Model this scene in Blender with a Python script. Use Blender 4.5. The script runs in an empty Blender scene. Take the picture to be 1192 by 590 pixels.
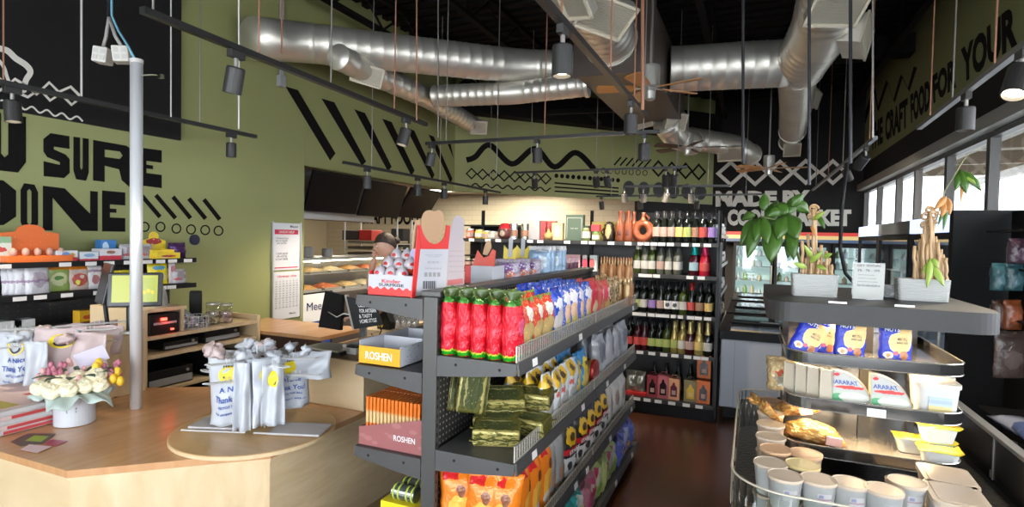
import bpy, math, random
from mathutils import Matrix, Vector, noise
from mathutils.geometry import tessellate_polygon
random.seed(7)
PI = math.pi
sc = bpy.context.scene
COL = sc.collection

# ------------------------------------------------------------------ camera model (image 1192x590)
F = 654.0; H = 1.65
YAW, PITCH, ROLL = math.radians(23.19), math.radians(1.658), math.radians(1.163)
_f = Vector((-math.sin(YAW), math.cos(YAW), 0)); _r = Vector((math.cos(YAW), math.sin(YAW), 0)); _u = Vector((0, 0, 1))
_f2 = _f*math.cos(PITCH) - _u*math.sin(PITCH); _u2 = _u*math.cos(PITCH) + _f*math.sin(PITCH)
_d = -_u2
RX = _r*math.cos(ROLL) - _d*math.sin(ROLL); DY = _r*math.sin(ROLL) + _d*math.cos(ROLL)
def ray(px, py): return RX*((px-596)/F) + DY*((py-295)/F) + _f2
EYE = Vector((0, 0, H))
def P(px, py, X=None, Y=None, Z=None):
    d = ray(px, py)
    if X is not None: t = X/d.x
    elif Y is not None: t = Y/d.y
    else: t = (Z-H)/d.z
    return EYE + d*t
def PP(px, py, p0, n):
    d = ray(px, py); t = (Vector(p0)-EYE).dot(n)/d.dot(n)
    return EYE + d*t
cam = bpy.data.cameras.new('camera'); cam.sensor_width = 36; cam.lens = F/1192*36; cam.clip_start = .02
camo = bpy.data.objects.new('camera', cam); COL.objects.link(camo)
M3 = Matrix((RX, -DY, -_f2)).transposed()
camo.matrix_world = Matrix.Translation(EYE) @ M3.to_4x4()
sc.camera = camo

# ------------------------------------------------------------------ materials
MATS = {}
def nt(name):
    m = bpy.data.materials.new(name); m.use_nodes = True
    return m, m.node_tree, m.node_tree.nodes['Principled BSDF']
def mat(name, col, rough=.5, metal=0, emit=None, es=1, coat=0, alpha=None, var=0, vscale=6, bump=0, bscale=40, trans=0, spec=None):
    if name in MATS: return MATS[name]
    m, t, b = nt(name)
    c = (*col, 1)
    b.inputs['Base Color'].default_value = c; b.inputs['Roughness'].default_value = rough; b.inputs['Metallic'].default_value = metal
    if coat: b.inputs['Coat Weight'].default_value = coat
    if spec is not None: b.inputs['Specular IOR Level'].default_value = spec
    if trans: b.inputs['Transmission Weight'].default_value = trans
    if emit: b.inputs['Emission Color'].default_value = (*emit, 1); b.inputs['Emission Strength'].default_value = es
    if var:
        tc = t.nodes.new('ShaderNodeTexCoord'); n = t.nodes.new('ShaderNodeTexNoise'); n.inputs['Scale'].default_value = vscale; n.inputs['Detail'].default_value = 4
        r = t.nodes.new('ShaderNodeMix'); r.data_type = 'RGBA'
        r.inputs[6].default_value = (*[max(0, x*(1-var)) for x in col], 1); r.inputs[7].default_value = (*[min(1, x*(1+var)) for x in col], 1)
        t.links.new(tc.outputs['Object'], n.inputs['Vector']); t.links.new(n.outputs['Fac'], r.inputs[0]); t.links.new(r.outputs[2], b.inputs['Base Color'])
    if bump:
        tc = t.nodes.new('ShaderNodeTexCoord'); n = t.nodes.new('ShaderNodeTexNoise'); n.inputs['Scale'].default_value = bscale; n.inputs['Detail'].default_value = 3
        bp = t.nodes.new('ShaderNodeBump'); bp.inputs['Strength'].default_value = bump; bp.inputs['Distance'].default_value = .01
        t.links.new(tc.outputs['Object'], n.inputs['Vector']); t.links.new(n.outputs['Fac'], bp.inputs['Height']); t.links.new(bp.outputs['Normal'], b.inputs['Normal'])
    MATS[name] = m
    return m
def clear(name, tint=(1, 1, 1), gl=.08, rough=.03, dens=0):
    if name in MATS: return MATS[name]
    m = bpy.data.materials.new(name); m.use_nodes = True; t = m.node_tree; t.nodes.clear()
    o = t.nodes.new('ShaderNodeOutputMaterial'); tr = t.nodes.new('ShaderNodeBsdfTransparent'); tr.inputs[0].default_value = (*tint, 1)
    g = t.nodes.new('ShaderNodeBsdfGlossy'); g.inputs['Roughness'].default_value = rough
    mx = t.nodes.new('ShaderNodeMixShader'); fr = t.nodes.new('ShaderNodeLayerWeight'); fr.inputs[0].default_value = .5
    pw = t.nodes.new('ShaderNodeMath'); pw.operation = 'POWER'; pw.inputs[1].default_value = 4; t.links.new(fr.outputs['Facing'], pw.inputs[0])
    ad = t.nodes.new('ShaderNodeMath'); ad.operation = 'MULTIPLY_ADD'; ad.inputs[1].default_value = .6; ad.inputs[2].default_value = gl; ad.use_clamp = True
    t.links.new(pw.outputs[0], ad.inputs[0]); t.links.new(ad.outputs[0], mx.inputs[0]); t.links.new(tr.outputs[0], mx.inputs[1]); t.links.new(g.outputs[0], mx.inputs[2])
    last = mx
    if dens:
        df = t.nodes.new('ShaderNodeBsdfDiffuse'); df.inputs[0].default_value = (*tint, 1); m2 = t.nodes.new('ShaderNodeMixShader'); m2.inputs[0].default_value = dens
        t.links.new(mx.outputs[0], m2.inputs[1]); t.links.new(df.outputs[0], m2.inputs[2]); last = m2
    t.links.new(last.outputs[0], o.inputs[0])
    MATS[name] = m
    return m
def wood(name, c1, c2, rough=.4, scale=(1, 14, 14), coat=0, spec=.5):
    if name in MATS: return MATS[name]
    m, t, b = nt(name)
    tc = t.nodes.new('ShaderNodeTexCoord'); mp = t.nodes.new('ShaderNodeMapping'); mp.inputs['Scale'].default_value = scale
    n = t.nodes.new('ShaderNodeTexNoise'); n.inputs['Scale'].default_value = 2.2; n.inputs['Detail'].default_value = 6; n.inputs['Distortion'].default_value = .6
    r = t.nodes.new('ShaderNodeValToRGB'); r.color_ramp.elements[0].position = .3; r.color_ramp.elements[1].position = .7
    r.color_ramp.elements[0].color = (*c1, 1); r.color_ramp.elements[1].color = (*c2, 1)
    t.links.new(tc.outputs['Object'], mp.inputs[0]); t.links.new(mp.outputs[0], n.inputs['Vector']); t.links.new(n.outputs['Fac'], r.inputs[0]); t.links.new(r.outputs[0], b.inputs['Base Color'])
    b.inputs['Roughness'].default_value = rough; b.inputs['Coat Weight'].default_value = coat
    b.inputs['Specular IOR Level'].default_value = spec
    MATS[name] = m
    return m
def pack(name, base, items=(), rough=.28, warp=.05, metal=0, speck=None, bump=.25):
    """printed packaging: bands, ellipses and rectangles of ink laid over the face of the pack (Generated x / z)"""
    if name in MATS: return MATS[name]
    m, t, b = nt(name); N = t.nodes; L = t.links
    tc = N.new('ShaderNodeTexCoord'); sx = N.new('ShaderNodeSeparateXYZ'); nz = N.new('ShaderNodeTexNoise'); nz.inputs['Scale'].default_value = 7; nz.inputs['Detail'].default_value = 2
    L.new(tc.outputs['Generated'], nz.inputs['Vector'])
    s1 = N.new('ShaderNodeVectorMath'); s1.operation = 'SUBTRACT'; L.new(nz.outputs['Color'], s1.inputs[0]); s1.inputs[1].default_value = (.5, .5, .5)
    s2 = N.new('ShaderNodeVectorMath'); s2.operation = 'SCALE'; L.new(s1.outputs[0], s2.inputs[0]); s2.inputs['Scale'].default_value = warp*2
    s3 = N.new('ShaderNodeVectorMath'); s3.operation = 'ADD'; L.new(tc.outputs['Generated'], s3.inputs[0]); L.new(s2.outputs[0], s3.inputs[1]); L.new(s3.outputs[0], sx.inputs[0])
    def mth(op, a, c=None):
        n = N.new('ShaderNodeMath'); n.operation = op
        for i, v in enumerate((a, c)):
            if v is None: continue
            if isinstance(v, (int, float)): n.inputs[i].default_value = v
            else: L.new(v, n.inputs[i])
        return n.outputs[0]
    x, z = sx.outputs['X'], sx.outputs['Z']
    cur = None
    def over(mask, col):
        nonlocal cur
        n = N.new('ShaderNodeMix'); n.data_type = 'RGBA'; L.new(mask, n.inputs[0])
        if cur is None: n.inputs[6].default_value = (*base, 1)
        else: L.new(cur, n.inputs[6])
        n.inputs[7].default_value = (*col, 1); cur = n.outputs[2]
    def inside(v, a, c):
        return mth('LESS_THAN', mth('ABSOLUTE', mth('SUBTRACT', v, (a+c)/2)), (c-a)/2)
    for it in items:
        k = it[0]
        if k == 'band': over(inside(z, it[1], it[2]), it[3])
        elif k == 'col': over(inside(x, it[1], it[2]), it[3])
        elif k == 'rect': over(mth('MULTIPLY', inside(x, it[1], it[3]), inside(z, it[2], it[4])), it[5])
        elif k == 'ell':
            a = mth('POWER', mth('DIVIDE', mth('SUBTRACT', x, it[1]), it[3]), 2); c = mth('POWER', mth('DIVIDE', mth('SUBTRACT', z, it[2]), it[4]), 2)
            over(mth('LESS_THAN', mth('ADD', a, c), 1), it[5])
    if speck:
        v = N.new('ShaderNodeTexVoronoi'); v.inputs['Scale'].default_value = speck[0]; L.new(tc.outputs['Generated'], v.inputs['Vector'])
        over(mth('LESS_THAN', v.outputs['Distance'], speck[1]), speck[2])
    if cur is None: b.inputs['Base Color'].default_value = (*base, 1)
    else: L.new(cur, b.inputs['Base Color'])
    b.inputs['Roughness'].default_value = rough; b.inputs['Metallic'].default_value = metal
    if bump:
        n = N.new('ShaderNodeTexNoise'); n.inputs['Scale'].default_value = 5; n.inputs['Detail'].default_value = 4; n.inputs['Distortion'].default_value = 1.2
        L.new(tc.outputs['Generated'], n.inputs['Vector'])
        bp = N.new('ShaderNodeBump'); bp.inputs['Strength'].default_value = bump; bp.inputs['Distance'].default_value = .02
        L.new(n.outputs['Fac'], bp.inputs['Height']); L.new(bp.outputs['Normal'], b.inputs['Normal'])
    MATS[name] = m
    return m

def pegm(name, base, dot, sy, sz, r):
    m, t, b = nt(name); N = t.nodes; L = t.links; tc = N.new('ShaderNodeTexCoord'); mp = N.new('ShaderNodeVectorMath'); mp.operation = 'DIVIDE'; mp.inputs[1].default_value = (1, sy, sz)
    fr = N.new('ShaderNodeVectorMath'); fr.operation = 'FRACTION'; sb = N.new('ShaderNodeVectorMath'); sb.operation = 'SUBTRACT'; sb.inputs[1].default_value = (0, .5, .5); ml = N.new('ShaderNodeVectorMath'); ml.operation = 'MULTIPLY'; ml.inputs[1].default_value = (0, 1, 1)
    ln = N.new('ShaderNodeVectorMath'); ln.operation = 'LENGTH'; lt = N.new('ShaderNodeMath'); lt.operation = 'LESS_THAN'; lt.inputs[1].default_value = r; mx = N.new('ShaderNodeMix'); mx.data_type = 'RGBA'; mx.inputs[6].default_value = (*base, 1); mx.inputs[7].default_value = (*dot, 1)
    for a, c in ((tc.outputs['Object'], mp.inputs[0]), (mp.outputs[0], fr.inputs[0]), (fr.outputs[0], sb.inputs[0]), (sb.outputs[0], ml.inputs[0]), (ml.outputs[0], ln.inputs[0]), (ln.outputs['Value'], lt.inputs[0]), (lt.outputs[0], mx.inputs[0]), (mx.outputs[2], b.inputs['Base Color'])): L.new(a, c)
    b.inputs['Roughness'].default_value = .5; return m
# ------------------------------------------------------------------ mesh builder
def _fr(ax):
    ax = Vector(ax).normalized(); a = Vector((0, 0, 1)) if abs(ax.z) < .9 else Vector((1, 0, 0))
    u = ax.cross(a).normalized(); return u, ax.cross(u).normalized()
class MB:
    def __init__(s): s.v = []; s.f = []
    def quad(s, a, b, c, d):
        i = len(s.v); s.v += [Vector(a), Vector(b), Vector(c), Vector(d)]; s.f.append((i, i+1, i+2, i+3)); return s
    def box(s, x0, y0, z0, x1, y1, z1):
        i = len(s.v)
        s.v += [Vector(p) for p in ((x0, y0, z0), (x1, y0, z0), (x1, y1, z0), (x0, y1, z0), (x0, y0, z1), (x1, y0, z1), (x1, y1, z1), (x0, y1, z1))]
        s.f += [tuple(i+k for k in q) for q in ((0, 3, 2, 1), (4, 5, 6, 7), (0, 1, 5, 4), (1, 2, 6, 5), (2, 3, 7, 6), (3, 0, 4, 7))]; return s
    def cbox(s, c, d): return s.box(c[0]-d[0]/2, c[1]-d[1]/2, c[2]-d[2]/2, c[0]+d[0]/2, c[1]+d[1]/2, c[2]+d[2]/2)
    def rbox(s, M, d):
        i = len(s.v); s.cbox((0, 0, 0), d)
        for k in range(i, len(s.v)): s.v[k] = M @ s.v[k]
        return s
    def bar(s, a, b, w, h):
        a = Vector(a); b = Vector(b); ax = (b-a).normalized(); side = ax.cross(Vector((0, 0, 1)))
        if side.length < 1e-3: side = Vector((1, 0, 0))
        side.normalize(); up = side.cross(ax)
        M = Matrix((side, ax, up)).transposed().to_4x4(); M.translation = (a+b)/2
        return s.rbox(M, (w, (b-a).length, h))
    def tube(s, pts, r, n=10, caps=True):
        pts = [Vector(p) for p in pts]; rr = r if isinstance(r, (list, tuple)) else [r]*len(pts)
        i0 = len(s.v); T = []
        for k in range(len(pts)):
            a = pts[max(0, k-1)]; b = pts[min(len(pts)-1, k+1)]; T.append((b-a).normalized())
        u, w = _fr(T[0])
        for k, p in enumerate(pts):
            if k:
                u = (u - T[k]*u.dot(T[k]));
                if u.length < 1e-5: u, w = _fr(T[k])
                u.normalize(); w = T[k].cross(u)
            for j in range(n):
                a = 2*PI*j/n; s.v.append(p + (u*math.cos(a)+w*math.sin(a))*rr[k])
        for k in range(len(pts)-1):
            for j in range(n):
                a = i0+k*n+j; b = i0+k*n+(j+1) % n; s.f.append((a, b, b+n, a+n))
        if caps: s.f.append(tuple(i0+j for j in range(n))[::-1]); s.f.append(tuple(i0+(len(pts)-1)*n+j for j in range(n)))
        return s
    def cyl(s, a, b, r0, r1=None, n=20): return s.tube([a, b], [r0, r0 if r1 is None else r1], n)
    def lathe(s, prof, c=(0, 0, 0), n=20, a0=0, a1=2*PI):
        i0 = len(s.v); c = Vector(c); full = abs(a1-a0-2*PI) < 1e-6; m = n if full else n+1
        for r, z in prof:
            for j in range(m):
                a = a0+(a1-a0)*j/n; s.v.append(c+Vector((r*math.cos(a), r*math.sin(a), z)))
        for k in range(len(prof)-1):
            for j in range(n):
                a = i0+k*m+j; b = i0+k*m+(j+1) % m; s.f.append((a, b, b+m, a+m))
        return s
    def prism(s, poly, d, holes=(), M=None):
        """poly in the local x-z plane, depth d along +y, mapped by M"""
        M = M or Matrix.Identity(4); loops = [list(poly)]+[list(h) for h in holes]
        flat = [p for l in loops for p in l]; tri = tessellate_polygon([[Vector((p[0], p[1], 0)) for p in l] for l in loops])
        i = len(s.v); n = len(flat)
        s.v += [M @ Vector((p[0], 0, p[1])) for p in flat] + [M @ Vector((p[0], d, p[1])) for p in flat]
        for t in tri:
            s.f.append((i+t[0], i+t[1], i+t[2])); s.f.append((i+n+t[2], i+n+t[1], i+n+t[0]))
        o = 0
        for l in loops:
            for k in range(len(l)):
                a = i+o+k; b = i+o+(k+1) % len(l); s.f.append((a, b, b+n, a+n))
            o += len(l)
        return s
    def grid(s, fn, nu, nv, cu=False):
        i0 = len(s.v); m = nu if cu else nu+1
        for b in range(nv+1):
            for a in range(m): s.v.append(Vector(fn(a/nu, b/nv)))
        for b in range(nv):
            for a in range(nu):
                p = i0+b*m+a; q = i0+b*m+(a+1) % m; s.f.append((p, q, q+m, p+m))
        return s
    def ball(s, c, r, nu=14, nv=9):
        r = r if isinstance(r, (tuple, list)) else (r, r, r); c = Vector(c)
        return s.grid(lambda u, v: c+Vector((r[0]*math.sin(PI*v)*math.cos(2*PI*u), r[1]*math.sin(PI*v)*math.sin(2*PI*u), r[2]*math.cos(PI*v))), nu, nv, True)
    def xf(s, M, i=0):
        for k in range(i, len(s.v)): s.v[k] = M @ s.v[k]
        return s
def T(x, y, z): return Matrix.Translation((x, y, z))
def R(a, ax='Z'): return Matrix.Rotation(a, 4, ax)
WM = {}
def part(name, mb, m, parent=None, smooth=False, local=False, bev=0, solid=0, sub=0, label=None):
    me = bpy.data.meshes.new(name)
    if parent is not None and not local:
        inv = WM[parent.name].inverted(); vs = [inv @ v for v in mb.v]
    else: vs = mb.v
    me.from_pydata([tuple(v) for v in vs], [], mb.f)
    for mm in (m if isinstance(m, (list, tuple)) else [m]): me.materials.append(mm)
    if smooth: me.shade_smooth() if hasattr(me, 'shade_smooth') else me.polygons.foreach_set('use_smooth', [True]*len(me.polygons))
    me.update()
    o = bpy.data.objects.new(name, me); COL.objects.link(o)
    if parent is not None: o.parent = parent
    WM[o.name] = WM[parent.name] if parent is not None else Matrix.Identity(4)
    if bev: b = o.modifiers.new('b', 'BEVEL'); b.width = bev; b.segments = 2; b.limit_method = 'ANGLE'
    if solid: b = o.modifiers.new('s', 'SOLIDIFY'); b.thickness = solid; b.offset = 0
    if sub: b = o.modifiers.new('u', 'SUBSURF'); b.levels = sub; b.render_levels = sub
    if label: o['label'] = label
    return o
def tag(o, label, cat, group=None, kind=None):
    o['label'] = label; o['category'] = cat
    if group: o['group'] = group
    if kind: o['kind'] = kind
    return o
def thing(name, label, cat, loc=(0, 0, 0), rz=0, group=None, tilt=None):
    o = bpy.data.objects.new(name, None); o.empty_display_size = .05; COL.objects.link(o)
    M = T(*loc) @ R(rz)
    if tilt: M = M @ R(tilt[0], 'X') @ R(tilt[1], 'Y')
    o.matrix_world = M; WM[o.name] = M
    return tag(o, label, cat, group)
def setting(name, mb, m, **k):
    o = part(name, mb, m, **k); o['kind'] = 'structure'; return o
def dup(root, loc, rz=0, label=None, group=None, scale=None, tilt=None):
    r = root.copy(); COL.objects.link(r)
    M = T(*loc) @ R(rz)
    if tilt: M = M @ R(tilt[0], 'X') @ R(tilt[1], 'Y')
    if scale: M = M @ Matrix.Diagonal((*((scale,)*3 if not isinstance(scale, tuple) else scale), 1))
    r.matrix_world = M; WM[r.name] = M
    if label: r['label'] = label
    if group: r['group'] = group
    def rec(a, b):
        for ch in KIDS.get(a.name, ()):
            c = ch.copy(); COL.objects.link(c); c.parent = b; WM[c.name] = M; KIDS.setdefault(b.name, []).append(c); rec(ch, c)
    rec(root, r)
    return r
KIDS = {}
_part0 = part
def part(name, mb, m, parent=None, **k):
    o = _part0(name, mb, m, parent, **k)
    if parent is not None: KIDS.setdefault(parent.name, []).append(o)
    return o
class Kind:
    """first use moves the prototype itself, later uses copy it"""
    def __init__(s, proto): s.p = proto; s.used = False
    def put(s, loc, rz=0, label=None, group=None, scale=None, tilt=None):
        if s.used: return dup(s.p, loc, rz, label, group, scale, tilt)
        s.used = True; M = T(*loc) @ R(rz)
        if tilt: M = M @ R(tilt[0], 'X') @ R(tilt[1], 'Y')
        if scale: M = M @ Matrix.Diagonal((*((scale,)*3 if not isinstance(scale, tuple) else scale), 1))
        s.p.matrix_world = M
        if label: s.p['label'] = label
        if group: s.p['group'] = group
        return s.p
ORD = ['first', 'second', 'third', 'fourth', 'fifth', 'sixth', 'seventh', 'eighth', 'ninth', 'tenth', 'eleventh', 'twelfth', 'thirteenth', 'fourteenth', 'fifteenth', 'sixteenth']
# lettering: built-in font turned to mesh, stretched over a quad (TL, TR, BR, BL)
def text_raw(s, off=0.0, space=1.0):
    cu = bpy.data.curves.new('t', 'FONT'); cu.body = s; cu.offset = off; cu.space_character = space; cu.resolution_u = 3; cu.align_x = 'CENTER'; cu.space_line = .85
    o = bpy.data.objects.new('t', cu); COL.objects.link(o)
    dg = bpy.context.evaluated_depsgraph_get(); me = o.evaluated_get(dg).to_mesh()
    v = [tuple(p.co)[:2] for p in me.vertices]; f = [tuple(p.vertices) for p in me.polygons]
    o.evaluated_get(dg).to_mesh_clear(); bpy.data.objects.remove(o); bpy.data.curves.remove(cu)
    x0 = min(p[0] for p in v); x1 = max(p[0] for p in v); y0 = min(p[1] for p in v); y1 = max(p[1] for p in v)
    return [((p[0]-x0)/(x1-x0), (p[1]-y0)/max(1e-6, y1-y0)) for p in v], f
def bil(q, u, v):
    TL, TR, BR, BL = [Vector(a) for a in q]
    return TL*(1-u)*v + TR*u*v + BR*u*(1-v) + BL*(1-u)*(1-v)
def lettering(s, q, m, parent, off=.02, local=False, name='lettering', space=1.0):
    v, f = text_raw(s, off, space); mb = MB(); mb.v = [bil(q, a, b) for a, b in v]; mb.f = f
    return part(name, mb, m, parent, local=local)
EXPO = 0.6
# ------------------------------------------------------------------ shared materials
black = mat('black_paint', (.008, .008, .009), .6, spec=.25)
blackw = mat('black_wall', (.011, .010, .010), .7, var=.2, vscale=2, spec=.25)
deckm = mat('ceiling_black', (.008, .007, .007), .7, spec=.12)
steelb = mat('dark_steel', (.022, .021, .020), .5)
green = mat('olive_wall', (.285, .300, .118), .55, var=.05, vscale=1.5)
mural = mat('mural_black', (.006, .005, .005), .8, spec=.15)
muralw = mat('mural_white', (.74, .71, .64), .6)
cream = mat('cream', (.72, .62, .44), .5)
white = mat('white_plastic', (.60, .60, .59), .4)
offw = mat('off_white', (.52, .50, .47), .5)
silver = mat('galvanised', (.70, .67, .60), .42, .78, var=.12, vscale=5)
chrome = mat('chrome', (.75, .75, .74), .15, 1)
brushed = mat('brushed_steel', (.52, .51, .48), .32, .7)
grey = mat('grey_metal', (.17, .17, .18), .45, .6)
greyl = mat('grey_paint', (.30, .30, .31), .5)
glass = clear('clear_glass')
acry = clear('acrylic', (.97, .98, .97), .03)
birch = wood('birch_ply', (.60, .44, .25), (.70, .54, .34), .42, (1, 10, 2), spec=.4)
birchx = wood('birch_ply_across', (.60, .44, .25), (.70, .54, .34), .42, (2, 2, 12), spec=.4)
counterm = wood('counter_laminate', (.50, .25, .11), (.58, .32, .155), .22, (10, 1, 1), spec=.5)
boardm = wood('round_board_wood', (.50, .30, .13), (.60, .38, .18), .3, (1, 8, 1))
copper = mat('copper_wire', (.45, .22, .14), .4, .6)
tag_m = mat('ticket_white', (.74, .72, .70), .5)

# ------------------------------------------------------------------ room shell
WX = -4.8; RXW = 1.92; CZ = 4.65; BY = 12.7; HZ = 2.43; FY = -3.2
A2 = Vector((-4.8, 8.6, 0)); B2 = Vector((-.82, 12.7, 0)); AD = (B2-A2).normalized(); AN = Vector((AD.y, -AD.x, 0))
def mb_seg(a, b, z0, z1, th, side=-1):
    """upright slab from a to b with its thickness behind it"""
    a = Vector(a); b = Vector(b); d = (b-a).normalized(); n = Vector((d.y, -d.x, 0))*side*th
    mb = MB(); i = 0
    mb.v = [Vector((p.x, p.y, z)) for z in (z0, z1) for p in (a, b, b+n, a+n)]
    mb.f = [(0, 1, 2, 3), (7, 6, 5, 4), (0, 4, 5, 1), (1, 5, 6, 2), (2, 6, 7, 3), (3, 7, 4, 0)]
    return mb
# floor: dark stained concrete, slightly glossy
fm, ft, fb = nt('stained_floor')
tc = ft.nodes.new('ShaderNodeTexCoord'); n1 = ft.nodes.new('ShaderNodeTexNoise'); n1.inputs['Scale'].default_value = 1.6; n1.inputs['Detail'].default_value = 7; n1.inputs['Roughness'].default_value = .65
rp = ft.nodes.new('ShaderNodeValToRGB'); rp.color_ramp.elements[0].position = .3; rp.color_ramp.elements[0].color = (.018, .0068, .004, 1); rp.color_ramp.elements[1].position = .75; rp.color_ramp.elements[1].color = (.075, .026, .012, 1)
ft.links.new(tc.outputs['Object'], n1.inputs['Vector']); ft.links.new(n1.outputs['Fac'], rp.inputs[0]); ft.links.new(rp.outputs[0], fb.inputs['Base Color'])
fb.inputs['Roughness'].default_value = .27
setting('floor', MB().box(-10.6, FY-.2, -.1, RXW+.15, BY+.2, 0), fm)
setting('ceiling', MB().box(-5, FY-.2, CZ+.08, RXW+.15, BY+.2, CZ+.2), deckm)
# ribbed deck: each rib crosses the store
mb = MB()
y = FY
while y < BY:
    mb.box(WX, y, CZ-.02, RXW, y+.11, CZ+.079); y += .22
dk = setting('ceiling_deck', mb, deckm)
wl = setting('wall_left', MB().box(WX-.15, FY, 0, WX, 5.05, CZ+.1), green)
setting('wall_left_header', MB().box(WX-.15, 5.051, HZ, WX, 8.62, CZ+.1), green)
setting('trim_1', MB().box(WX, FY, 2.462, WX+.03, 3.50, CZ), blackw)
wa = setting('wall_angled_header', mb_seg(A2, B2, HZ, CZ+.1, .15), green)
C2 = A2 + AD*((Vector((-2.12, 11.36, 0))-A2).dot(AD))
setting('wall_angled', mb_seg(C2, B2, 0, HZ-.002, .15), blackw)
wb = setting('wall_back', MB().box(-.84, BY, 0, RXW+.1, BY+.15, CZ+.1), blackw)
WZ0, WZ1 = 1.15, 2.70
wr = setting('wall_right', MB().box(RXW, FY, WZ1, RXW+.15, BY, 3.18), blackw)
setting('wall_right_sill', MB().box(RXW, FY, 0, RXW+.15, BY, WZ0), blackw)
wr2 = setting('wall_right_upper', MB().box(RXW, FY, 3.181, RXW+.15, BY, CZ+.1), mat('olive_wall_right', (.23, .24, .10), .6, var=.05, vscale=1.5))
setting('trim_2', MB().box(RXW-.10, FY, WZ1-.02, RXW, BY-.01, WZ1+.10), mat('window_head_grey', (.32, .31, .28), .5))
setting('wall_front', MB().box(WX, FY-.15, 2.9, RXW+.15, FY, CZ+.1), blackw)
setting('wall_front_sill', MB().box(WX, FY-.15, 0, RXW+.15, FY, .3), blackw)
# joists, web bracing and beams under the deck
def joist(x, y0, y1, z0=4.22, z1=4.56):
    j = thing('roof_joist', 'black open web roof joist under the ribbed deck, running along the shop', 'joist', (x, y0, z0), group='roof joists')
    part('chord', MB().box(x-.04, y0, z1, x+.04, y1, z1+.06), deckm, j); part('chord', MB().box(x-.04, y0, z0-.05, x+.04, y1, z0), deckm, j)
    w = MB(); y = y0; up = True
    while y+.45 <= y1:
        a, b = (z0, z1) if up else (z1, z0); w.tube([(x, y, a), (x, y+.45, b)], .016, 6); y += .45; up = not up
    part('web_bracing', w, deckm, j)
for x in (-4.35, -3.1, -1.9, -.6, .7, 1.6): joist(x, FY+.1, 12.4 if x > -1.2 else (8.9 if x < -4 else 10.0))
def beam(name, lab, a, b, w, h, m=deckm):
    o = part(name, MB().bar(a, b, w, h), m); tag(o, lab, 'beam'); return o
beam('roof_beam', 'wide black beam crossing the shop above the far round duct', (WX+.01, 9.2, 4.36), (RXW-.01, 9.2, 4.36), .3, .25)
beam('roof_beam', 'black beam crossing the shop high over the front of the long round duct', (WX+.01, 4.2, 4.42), (RXW-.01, 4.2, 4.42), .2, .24)
beam('roof_beam', 'thin black strut in front of the green angled wall, left of the fan', P(637, 131, Y=8.6), P(735, 127, Y=8.6), .09, .07)
beam('roof_beam', 'short black brace slanting down in front of the green angled wall', P(672, 121, Y=8.7), P(699, 144, Y=8.7), .06, .06)
beam('roof_beam', 'long black beam along the top of the green angled wall', A2+AN*.2+Vector((0, 0, 4.0)), B2+AN*.2+Vector((-.1, -.1, 4.0)), .3, .5)
beam('roof_beam', 'black sloping strut above the white diamond frieze at the right', P(835, 118, Y=11.8), P(1010, 98, Y=11.8), .1, .1)
# square box duct (dark plenum) above the centre aisle
bd = thing('box_duct', 'dark brown rectangular duct where the round ducts meet above the aisle', 'duct', (-1.4, 6.2, 3.3))
brownm = mat('plenum_brown', (.060, .042, .034), .5)
part('duct_casing', MB().box(-1.83, 5.95, 3.42, -1.02, 9.0, 4.15), brownm, bd, bev=.01)
part('duct_flange', MB().box(-1.86, 5.92, 3.40, -.99, 5.99, 4.17), brownm, bd, bev=.005)

# ------------------------------------------------------------------ ducts
def duct(name, lab, pts, r, ring=.14, parts=()):
    root = thing(name, lab, 'duct', tuple(pts[0]))
    P_ = [Vector(p) for p in pts]; path = [P_[0]]
    for k in range(1, len(P_)-1):               # rounded elbows
        a, b, c = P_[k-1], P_[k], P_[k+1]; d1 = (b-a); d2 = (c-b); rr = min(r*1.1, d1.length*.45, d2.length*.45)
        s, e = b-d1.normalized()*rr, b+d2.normalized()*rr
        for q in range(6): t = q/5; path.append(s*(1-t)**2+b*2*t*(1-t)+e*t*t)
    path.append(P_[-1]); dense = []; rad = []
    for k in range(len(path)-1):
        L = (path[k+1]-path[k]).length; n = max(1, int(L/ring))
        for q in range(n):
            t = q/n; p = path[k].lerp(path[k+1], t)
            if n > 1:
                h = .010/L
                for dt, dr in ((0, 0), (h, .0055), (h*2, 0)):
                    if t+dt < 1: dense.append(path[k].lerp(path[k+1], t+dt)); rad.append(r+dr)
            else: dense.append(p); rad.append(r+(.004 if q == 0 else 0))
    dense.append(path[-1]); rad.append(r)
    part('duct_tube', MB().tube(dense, rad, 32), silver, root, smooth=True)
    mbc = MB(); d = (dense[-1]-dense[-2]).normalized(); mbc.tube([dense[-1]-d*.03, dense[-1]+d*.01], r+.014, 32); part('collar', mbc, silver, root, smooth=False)
    return root
def grille(root, p, out, along, w=.34, h=.2, d=.12, label=None):
    """boxed supply register on a duct: p on the duct skin, out = facing direction"""
    out = Vector(out).normalized(); al = Vector(along); al = (al-out*al.dot(out)).normalized(); up = out.cross(al)
    M = Matrix((al, up, out)).transposed().to_4x4(); M.translation = Vector(p)
    b = part('register_box', MB().rbox(M @ T(0, 0, d*.1), (w*.92, h*.92, d)), silver, root)
    f = MB(); w2, h2, t = w/2, h/2, .022
    for q in ((-w2, -h2, w2, -h2+t), (-w2, h2-t, w2, h2), (-w2, -h2, -w2+t, h2), (w2-t, -h2, w2, h2)): f.box(q[0], q[1], d*.6, q[2], q[3], d*.6+.02)
    f.xf(M); part('register_frame', f, mat('register_beige', (.62, .57, .45), .5), root)
    s = MB(); n = max(4, int(h/.02))
    for k in range(n):
        y = -h2+t+(h-2*t)*(k+.5)/n; s.rbox(M @ T(0, y, d*.6+.008) @ R(.6, 'X'), (w-2*t, .014, .002))
    s.xf(Matrix.Identity(4)); part('louvre_blades', s, mat('register_beige', (.62, .57, .45), .5), root)
DZ = 3.75
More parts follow.
